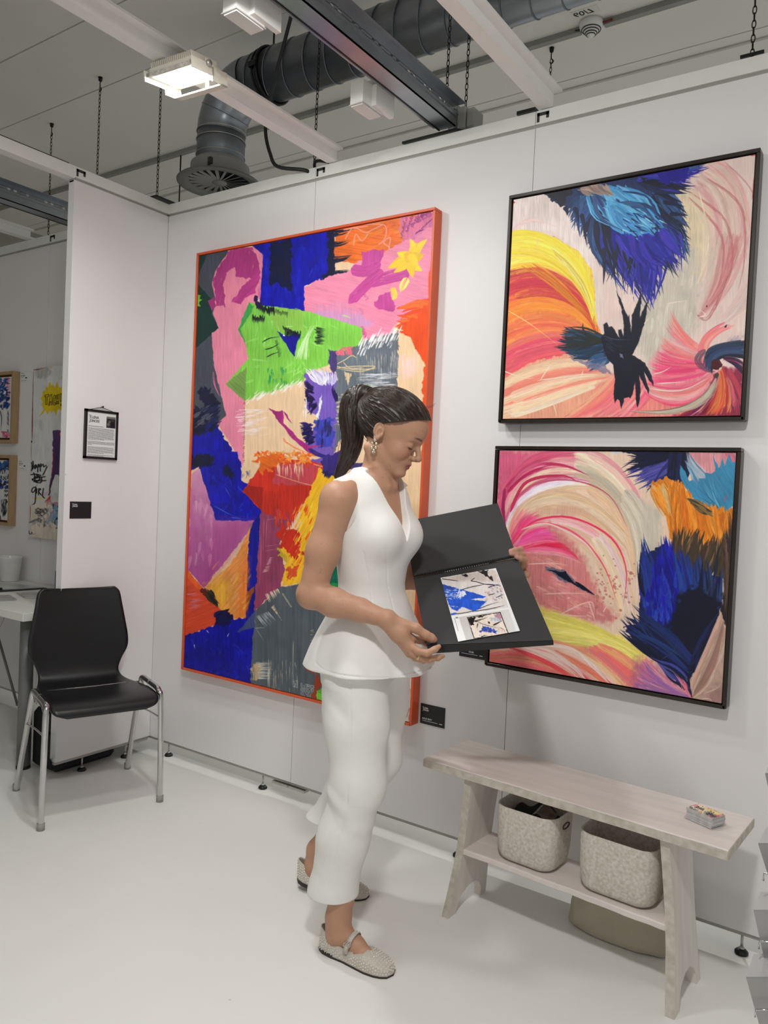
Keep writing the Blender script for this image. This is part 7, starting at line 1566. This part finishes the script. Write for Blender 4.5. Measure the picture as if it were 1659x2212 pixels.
# ---------------------------------------------------------------- cropped trousers
GT = mat('white_trouser_cotton', (238, 236, 230), .7, var=.014, scale=30, bump=.12, bscale=600)
Tr = Field(); r_ = np.random.RandomState(3)
Tr.stack([.97, .90, .84, .78], [1.702, 1.703, 1.704, 1.706], YM, [.095, .104, .104, .096], [.100, .116, .118, .108], [.140, .164, .172, .170], k=.03)
hem_n = AN*.83+KN*.17+np.array([-.036, .004, 0]); kn_b = KN*.60+AN*.40+np.array([-.022, 0, 0])
Tr.chain([HN+np.array([-.004, 0, -.05]), KN*.55+HN*.45, KN, kn_b, hem_n+np.array([.002, 0, 0]), hem_n+np.array([-.002, 0, -.05])], [.096, .089, .077, .0715, .0655, .064], .03)
sd_ = (AF_-KF)/np.linalg.norm(AF_-KF); hem_f = KF+sd_*.345+np.array([-.016, 0, .006])
Tr.chain([HF_+np.array([-.004, 0, -.05]), KF*.5+HF_*.5, KF, KF*.5+hem_f*.5, hem_f, hem_f+sd_*.05], [.096, .088, .078, .072, .068, .066], .03)
def wr(P):
    n = vnoise(P[:, 2]*26+P[:, 0]*14, P[:, 0]*9+P[:, 1]*11+5)-.5; m = vnoise(P[:, 2]*11+3, P[:, 0]*6-P[:, 1]*8+20, 1)-.5
    return -n*(.0075*np.exp(-((P[:, 2]-.42)/.09)**2)+.0065*np.exp(-((P[:, 2]-.72)/.07)**2)+.0022)-m*.005
class Wrinkled(Field):
    def __call__(s, P): return Field.__call__(s, P)+wr(P)
Tw = Wrinkled(); Tw.p = Tr.p
Tr.fn(lambda P: P[:, 2]-.160+np.where(P[:, 1] > YM, -5, 0), (1.5, -.9, -.1), (1.9, YM, .2), .002, 's')
Tr.fn(lambda P: np.where(P[:, 1] > YM, -((P-hem_f)@sd_), 5.), (1.3, YM, -.1), (1.75, -.3, .5), .002, 's')
Tr.cone(hem_n+np.array([0, 0, -.03]), hem_n+np.array([0, 0, .03]), .061, .061, .002, 's'); Tr.cone(hem_f+sd_*.03, hem_f-sd_*.03, .062, .062, .002, 's')
T0f = Tw; T0f.p = list(Tr.p)
for P in ([(757, 1476), (757, 1560), (756, 1640), (750, 1720), (738, 1790), (722, 1850), (708, 1905), (704, 1930)],):
    q = [on_top(*p) for p in spl([(*p, 0) for p in P], 30)[:, :2]]
    for i in range(len(q)-1): Tr.cone(q[i], q[i+1], .0013, .0013, .0016, 's')
Tw.p = Tr.p
field_mesh('trousers', Tw, (1.36, -.82, .13), (1.90, -.38, .99), .0026, GT, wm, smooth=2)
# ---------------------------------------------------------------- hair
hmat = tint_mat('dark_brown_hair', .34, .6, .25, 1400)
Hc, Hr = np.array([-.006, 0, .052]), np.array([.112, .083, .090])
KNOT = np.array([-.112, -.004, .074])
kd = (KNOT-Hc)/Hr; kd /= np.linalg.norm(kd); ka = np.cross(kd, (0, 1, 0)); ka /= np.linalg.norm(ka); kb = np.cross(kd, ka)
def hair_cut(L):
    """> 0 where the face, ear and nape are free of hair"""
    x, y, z = L.T; n = (x*.54-z*.842)+.0285+.007*(np.clip(x, 0, 1)/.09)**2; front = np.minimum(n, x+.018)
    low = np.minimum(-(z+.040)+.35*(x+.05), .1); return np.maximum(front, low)
H = Field()
def cap(P):
    L = head_local(P); q = (L-Hc)/Hr; k0 = np.linalg.norm(q, axis=1); k1 = np.linalg.norm(q/Hr, axis=1)+1e-9; d = k0*(k0-1)/k1
    u = q/k0[:, None]; phi = np.arctan2(u@kb, u@ka); g = np.clip(np.arccos(np.clip(u@kd, -1, 1)), 0, 2)
    d = d-(.0016*np.sin(phi*38+5*np.sin(g*3))+.0012*np.sin(phi*71+1)+.0030*np.sin(phi*7+2)*np.clip(g, 0, 1))*np.clip(g*2, 0, 1)
    return np.maximum(d, hair_cut(L))*hs
H.fn(cap, HC-.15, HC+.15, .004)
# ponytail core
PT = [h_(797, 852, 2.372), h_(778, 850, 2.376), h_(762, 866, 2.376), h_(758, 900, 2.374), h_(762, 935, 2.372), h_(758, 970, 2.374), h_(745, 1002, 2.378), h_(726, 1030, 2.384)]
PRd = [.020, .026, .033, .036, .033, .030, .022, .006]; PTs, PRs = spl(PT, 26), np.interp(np.linspace(0, 7, 26), range(8), PRd)
H.chain(list(PTs), list(PRs*.88), .012)
class Hairy(Field):
    def __call__(s, P):
        d = Field.__call__(s, P); a = np.arctan2(P[:, 1]-YM, P[:, 0]-1.60)
        return d-.0014*np.sin(a*16+P[:, 2]*8)*(P[:, 0] < 1.66)
Hh = Hairy(); Hh.p = H.p
HB = np.array(srgb((44, 33, 27)))
def haircol(V): n = noise3(V*np.array([1, 1, .25]), 160)[:, None]; return np.clip(HB*(1+.5*(n-.5)), 0, 1)
hair = field_mesh('hair', Hh, (1.50, -.72, 1.27), (1.92, -.48, 1.66), .0022, hmat, wm, haircol, smooth=1)
g = MB(); R3 = np.random.RandomState(8)
def strand(P, r, n=3): g.tube(P, np.concatenate([np.linspace(r*.5, r, 3), np.full(len(P)-6, r), np.linspace(r, r*.3, 3)]), n, cap=False)
for _ in range(760):
    phi = R3.rand()*2*math.pi; g0 = .10+.15*R3.rand(); g1 = 1.5+1.3*R3.rand(); P = []
    for gg in np.linspace(g0, g1, 22):
        ph = phi+.10*math.sin(gg*2.2+phi*3)+.04*R3.randn()*.3; u = kd*math.cos(gg)+(ka*math.cos(ph)+kb*math.sin(ph))*math.sin(gg)
        L = Hc+u*Hr*(1.004+.016*R3.rand()*.3+.02*max(0, math.sin(phi*7+2)))
        if hair_cut(L[None])[0] > -.001+.003*R3.rand(): break
        P.append(HC+HR@(L*hs))
    if len(P) >= 7: strand(spl(np.array(P), 16), .0006+.0005*R3.rand())
for _ in range(420):
    a = R3.rand()*2*math.pi; rr_ = .35+.72*R3.rand()**.5; k = R3.rand()*.12; e = .70+.32*R3.rand(); tt = np.linspace(0, len(PTs)-1, 18)*e; P = []
    tw = .5*R3.randn()
    for j, t in enumerate(tt):
        i = min(int(t), len(PTs)-2); w = t-i; c = PTs[i]*(1-w)+PTs[i+1]*w; r = PRs[i]*(1-w)+PRs[i+1]*w
        tg = PTs[min(i+1, len(PTs)-1)]-PTs[i]; tg /= np.linalg.norm(tg); u = np.cross(tg, (0, 1, 0)); u /= np.linalg.norm(u)+1e-9; v = np.cross(tg, u); b = a+tw*t/len(PTs)
        P.append(c+(u*math.cos(b)+v*math.sin(b))*(r*rr_+.0015*(t > 20)*R3.rand()))
    strand(np.array(P), .0007+.0006*R3.rand())
for q in ([(838, 893), (870, 884), (905, 880), (928, 880), (939, 876)], [(850, 888), (890, 876), (926, 878), (943, 870)], [(823, 925), (838, 933), (848, 945)], [(845, 922), (842, 934), (834, 945)], [(810, 930), (816, 945), (806, 970), (799, 992)], [(790, 905), (776, 925), (786, 945), (798, 958)], [(797, 880), (780, 910), (795, 935), (806, 942)], [(740, 930), (733, 960), (728, 985)], [(735, 905), (734, 940), (737, 965)]):
    strand(spl([h_(x, y, 2.262+.0*k) for k, (x, y) in enumerate(q)], 16), .0006)
V = g.V; mesh_obj('strands', V, g.F, mat('hair_strands', (52, 39, 31), .32, var=.5, scale=90, spec=.6), hair, smooth=True)
MB().tube([PTs[0]+.022*(np.array([0, 1, 0])*math.cos(a)+np.cross((PTs[1]-PTs[0])/np.linalg.norm(PTs[1]-PTs[0]), (0, 1, 0))*math.sin(a)) for a in np.linspace(0, 2*math.pi, 20, endpoint=False)], .004, 8, closed=True).build('hair_tie', BLK, hair)
# lashes
g = MB()
for s in (-1, 1):
    for k in range(11):
        y = .0215+.0018*k; p = hd(.0865-.5*abs(y-.031)**1.5*8, s*y, .0035); g.tube([p, p+hf*.004-hu*.002, p+hf*.007-hu*.0015], [.0005, .0004, .0002], 4)
g.build('eyelashes', BLK, wm)
# earring: cluster of crystals
er = MB(); gold = mat('pale_gold', (214, 184, 130), .2, metal=1); cry = mat('cut_crystal', (236, 228, 210), .03, metal=.75, var=.25, scale=300)
e0 = hd(-.005, -.079, -.0225); dn_ = np.array([-.004, -.02, -1.]); sx_ = np.array([.95, .25, 0]); en = np.cross(sx_, (0, 0, 1)); en /= np.linalg.norm(en)
ep = [(0, 0, .0050), (-.0070, .0085, .0040), (.0045, .0095, .0042), (-.0080, .0215, .0042), (.0040, .0210, .0042), (-.0020, .0150, .0030), (-.0025, .0285, .0046), (-.0050, .0340, .0030), (.0008, .0335, .0028)]
eg = MB()
for x, z, r in ep: c = e0+sx_*x+np.array([0, 0, -z]); eg.sphere(c, r, 8, sc=(1, .7, 1)); er.tube([c+en*.0-en*.001, c+en*-.0035], r*1.12, 10)
eo = er.build('earring', gold, wm); eo2 = eg.build('crystals', cry, eo)
# rings
def ring_at(a, b, r, w, nm):
    t_ = (b-a)/np.linalg.norm(b-a); u = np.cross(t_, (0, 0, 1)); u /= np.linalg.norm(u); v = np.cross(t_, u); c = (a+b)/2; V = []; F = []
    for k in range(24):
        q = 2*math.pi*k/24; dd = u*math.cos(q)+v*math.sin(q); V += [c+dd*r-t_*w/2, c+dd*(r+.0012)-t_*w/2, c+dd*(r+.0012)+t_*w/2, c+dd*r+t_*w/2]
    for k in range(24): j = (k+1) % 24; F += [(k*4+i, k*4+(i+1) % 4, j*4+(i+1) % 4, j*4+i) for i in range(4)]
    MB().add(V, F, None, True).build(nm, gold, wm)
ring_at(h_(901, 1416.5, 2.073), h_(908, 1419, 2.072), .0108, .0075, 'finger_ring')
# ---------------------------------------------------------------- studded shoes
LEA = mat('cream_leather', (198, 190, 178), .5, var=.05, scale=60, bump=.1, bscale=300); SOL = mat('dark_brown_sole', (52, 44, 40), .6); STU = mat('crystal_stud', (240, 234, 222), .15, metal=.25, var=.25, scale=240); SIL = mat('silver_buckle', (212, 208, 196), .15, metal=1)
# outline of the sole: half widths outer and inner along the length
def halfw(x):
    xs = np.array([-.004, .004, .02, .05, .09, .13, .165, .195, .215, .230, .238]); o = np.array([.0, .018, .027, .031, .031, .036, .040, .038, .032, .022, .0]); return np.interp(x, xs, o)
def shoe(F_, nm):
    S = Field(); top = lambda x: np.interp(x, [-.005, .0, .03, .06, .085, .12, .155, .185, .21, .232, .24], [.066, .066, .056, .040, .034, .036, .046, .040, .032, .024, .016])
    def sh(P):
        x, y, z = F_.local(P); w = halfw(x); zz = np.clip(z/np.maximum(top(x), .01), 0, 1.2); ww = w*(1-.30*zz**2.5)+.0015
        side = (np.abs(y)-ww)*.85; ends = np.maximum(-.0035-x+.0*zz, x-.2385+.012*zz**2); roof = np.where(x > .12, (z-top(x)*np.sqrt(np.clip(1-(y/np.maximum(w, .004))**2*.55, .05, 1))), z-top(x))*.8
        return np.maximum(np.maximum(side, ends), np.maximum(roof, .004-z))
    lo = np.minimum(F_.w(-.02, -.06, 0), F_.w(.26, .06, 0)); hi = np.maximum(F_.w(-.02, -.06, .12), F_.w(.26, .06, .12)); lo = np.minimum(lo, np.minimum(F_.w(-.02, .06, 0), F_.w(.26, -.06, 0)))-.01; hi = np.maximum(hi, np.maximum(F_.w(-.02, .06, .1), F_.w(.26, -.06, .1)))+.01; lo[2] = -.004
    S.fn(sh, lo, hi, .004)
    def mouth(P):
        x, y, z = F_.local(P); w = halfw(x)*(1-.30*np.clip(z/np.maximum(top(x), .01), 0, 1.2)**2.5); e = np.interp(x, [-.01, .0, .01, .09, .12, .15, .162], [.0, .004, .0035, .0045, .006, .012, .05]); return np.maximum(np.maximum(np.abs(y)-(w-e), np.maximum(.0006-x, x-.156-.0*y)), .010-z)
    S.fn(mouth, lo, hi, .003, 's')
    up = field_mesh(nm, S, lo, hi, .0016, LEA, wm, smooth=1)
    g = MB(); n = 60; xs = np.concatenate([np.linspace(-.004, .238, n)]); ol = [(x, -halfw(x)-.002) for x in xs]+[(x, halfw(x)+.002) for x in xs[::-1]]
    V = [F_.w(x, y, 0.0) for x, y in ol]+[F_.w(x, y, .0055) for x, y in ol]; m = len(ol); g.add(V, [tuple(range(m-1, -1, -1)), tuple(range(m, 2*m))]+[(i, (i+1) % m, m+(i+1) % m, m+i) for i in range(m)])
    ho = [(x, y) for x, y in ol if x < .058]; V = [F_.w(x, y*1.0, .0045) for x, y in ho]+[F_.w(x, y, -.0) for x, y in ho]
    g.build('sole', SOL, up)
    if F_.lift > 0: m = len(ho); MB().add([F_.w(x, y, .004) for x, y in ho]+[F_.w(x*.96, y*.96, -.008) for x, y in ho], [tuple(range(m)), tuple(range(2*m-1, m-1, -1))]+[(i, m+i, m+(i+1) % m, (i+1) % m) for i in range(m)]).build('heel', SOL, up)
    else: m = len(ho); MB().add([F_.w(x, y*1.01, .012) for x, y in ho]+[F_.w(x, y*1.01, 0) for x, y in ho], [tuple(range(m)), tuple(range(2*m-1, m-1, -1))]+[(i, m+i, m+(i+1) % m, (i+1) % m) for i in range(m)]).build('heel', SOL, up)
    # strap over the instep, buckle on the outside
    st = []
    for q in np.linspace(-1, 1, 21): a = q*1.45; st.append(F_.w(.098+.012*math.cos(a), .0335*math.sin(a), .022+.052*max(math.cos(a), 0)**.8))
    V = []; F = []
    for i, p in enumerate(st):
        c = F_.w(.10, 0, .03); o = (p-c)/np.linalg.norm(p-c); w_ = F_.x*.0075; V += [p-w_+o*.0005, p+w_+o*.0005, p+w_+o*.003, p-w_+o*.003]
    for i in range(20): F += [(i*4+k, i*4+(k+1) % 4, i*4+4+(k+1) % 4, i*4+4+k) for k in range(4)]
    sp_ = MB().add(V, F, None, True).build('strap', LEA, up)
    g = MB(); g2 = MB()
    for i in range(6, 15):
        c = F_.w(.10, 0, .03); o = (st[i]-c)/np.linalg.norm(st[i]-c)
        for k in (-.0035, .0035): g.sphere(st[i]+F_.x*k+o*.0034, .0021, 6)
    side = -1
    i = 3; p = st[i]; c = F_.w(.10, 0, .03); o = (p-c)/np.linalg.norm(p-c); tn = (st[i+1]-st[i-1]); tn /= np.linalg.norm(tn)
    g2.tube([p+o*.0045+F_.x*.0095*math.cos(a)*1.1+tn*.0085*math.sin(a)*1.0 for a in np.linspace(0, 2*math.pi, 17, endpoint=False)], .0014, 6, closed=True).cyl(p+o*.005-F_.x*.0, p+o*.005+tn*.009, .0009, 6); g2.build('buckle', SIL, sp_)
    te = [p-tn*.004+o*.004, p-tn*.012+o*.0045, p-tn*.019+o*.004]; MB().tube(te, [.006, .0068, .0055], 10, flat=(1, .25)).build('strap_end', LEA, sp_)
    # crystals scattered in rows over the leather
    me = up.data; N_ = len(me.vertices); co = np.empty(N_*3, np.float32); me.vertices.foreach_get('co', co); nn = np.empty(N_*3, np.float32); me.vertices.foreach_get('normal', nn); co = co.reshape(-1, 3)+_ORG[wm.name]; nn = nn.reshape(-1, 3)
    x, y, z = F_.local(co.astype(float)); out = ((nn@F_.y)*np.sign(y) > .25) | (nn[:, 2] > .35) | ((nn@F_.x < -.3) & (x < .03)) | ((nn@F_.x > .3) & (x > .18))
    ok = out & (z > .011) & ((z < top(x)-.008) | (x > .166)) & ~((np.abs(x-.098) < .012) & (z > .016)); idx = np.flatnonzero(ok)
    o_ = idx[np.lexsort((np.round(y[idx], 3), np.round(x[idx]/.0074)))]; keep = []
    for i in o_:
        p = co[i]
        if all(np.sum((p-co[j])**2) > .0072**2 for j in keep[-120:]): keep.append(i)
    for i in keep: g.sphere(co[i]+nn[i]*.0004, .0024, 6)
    so_ = g.build('crystal_studs', STU, up); so_['kind'] = 'stuff'
shoe(FN, 'shoe'); shoe(FF, 'shoe')
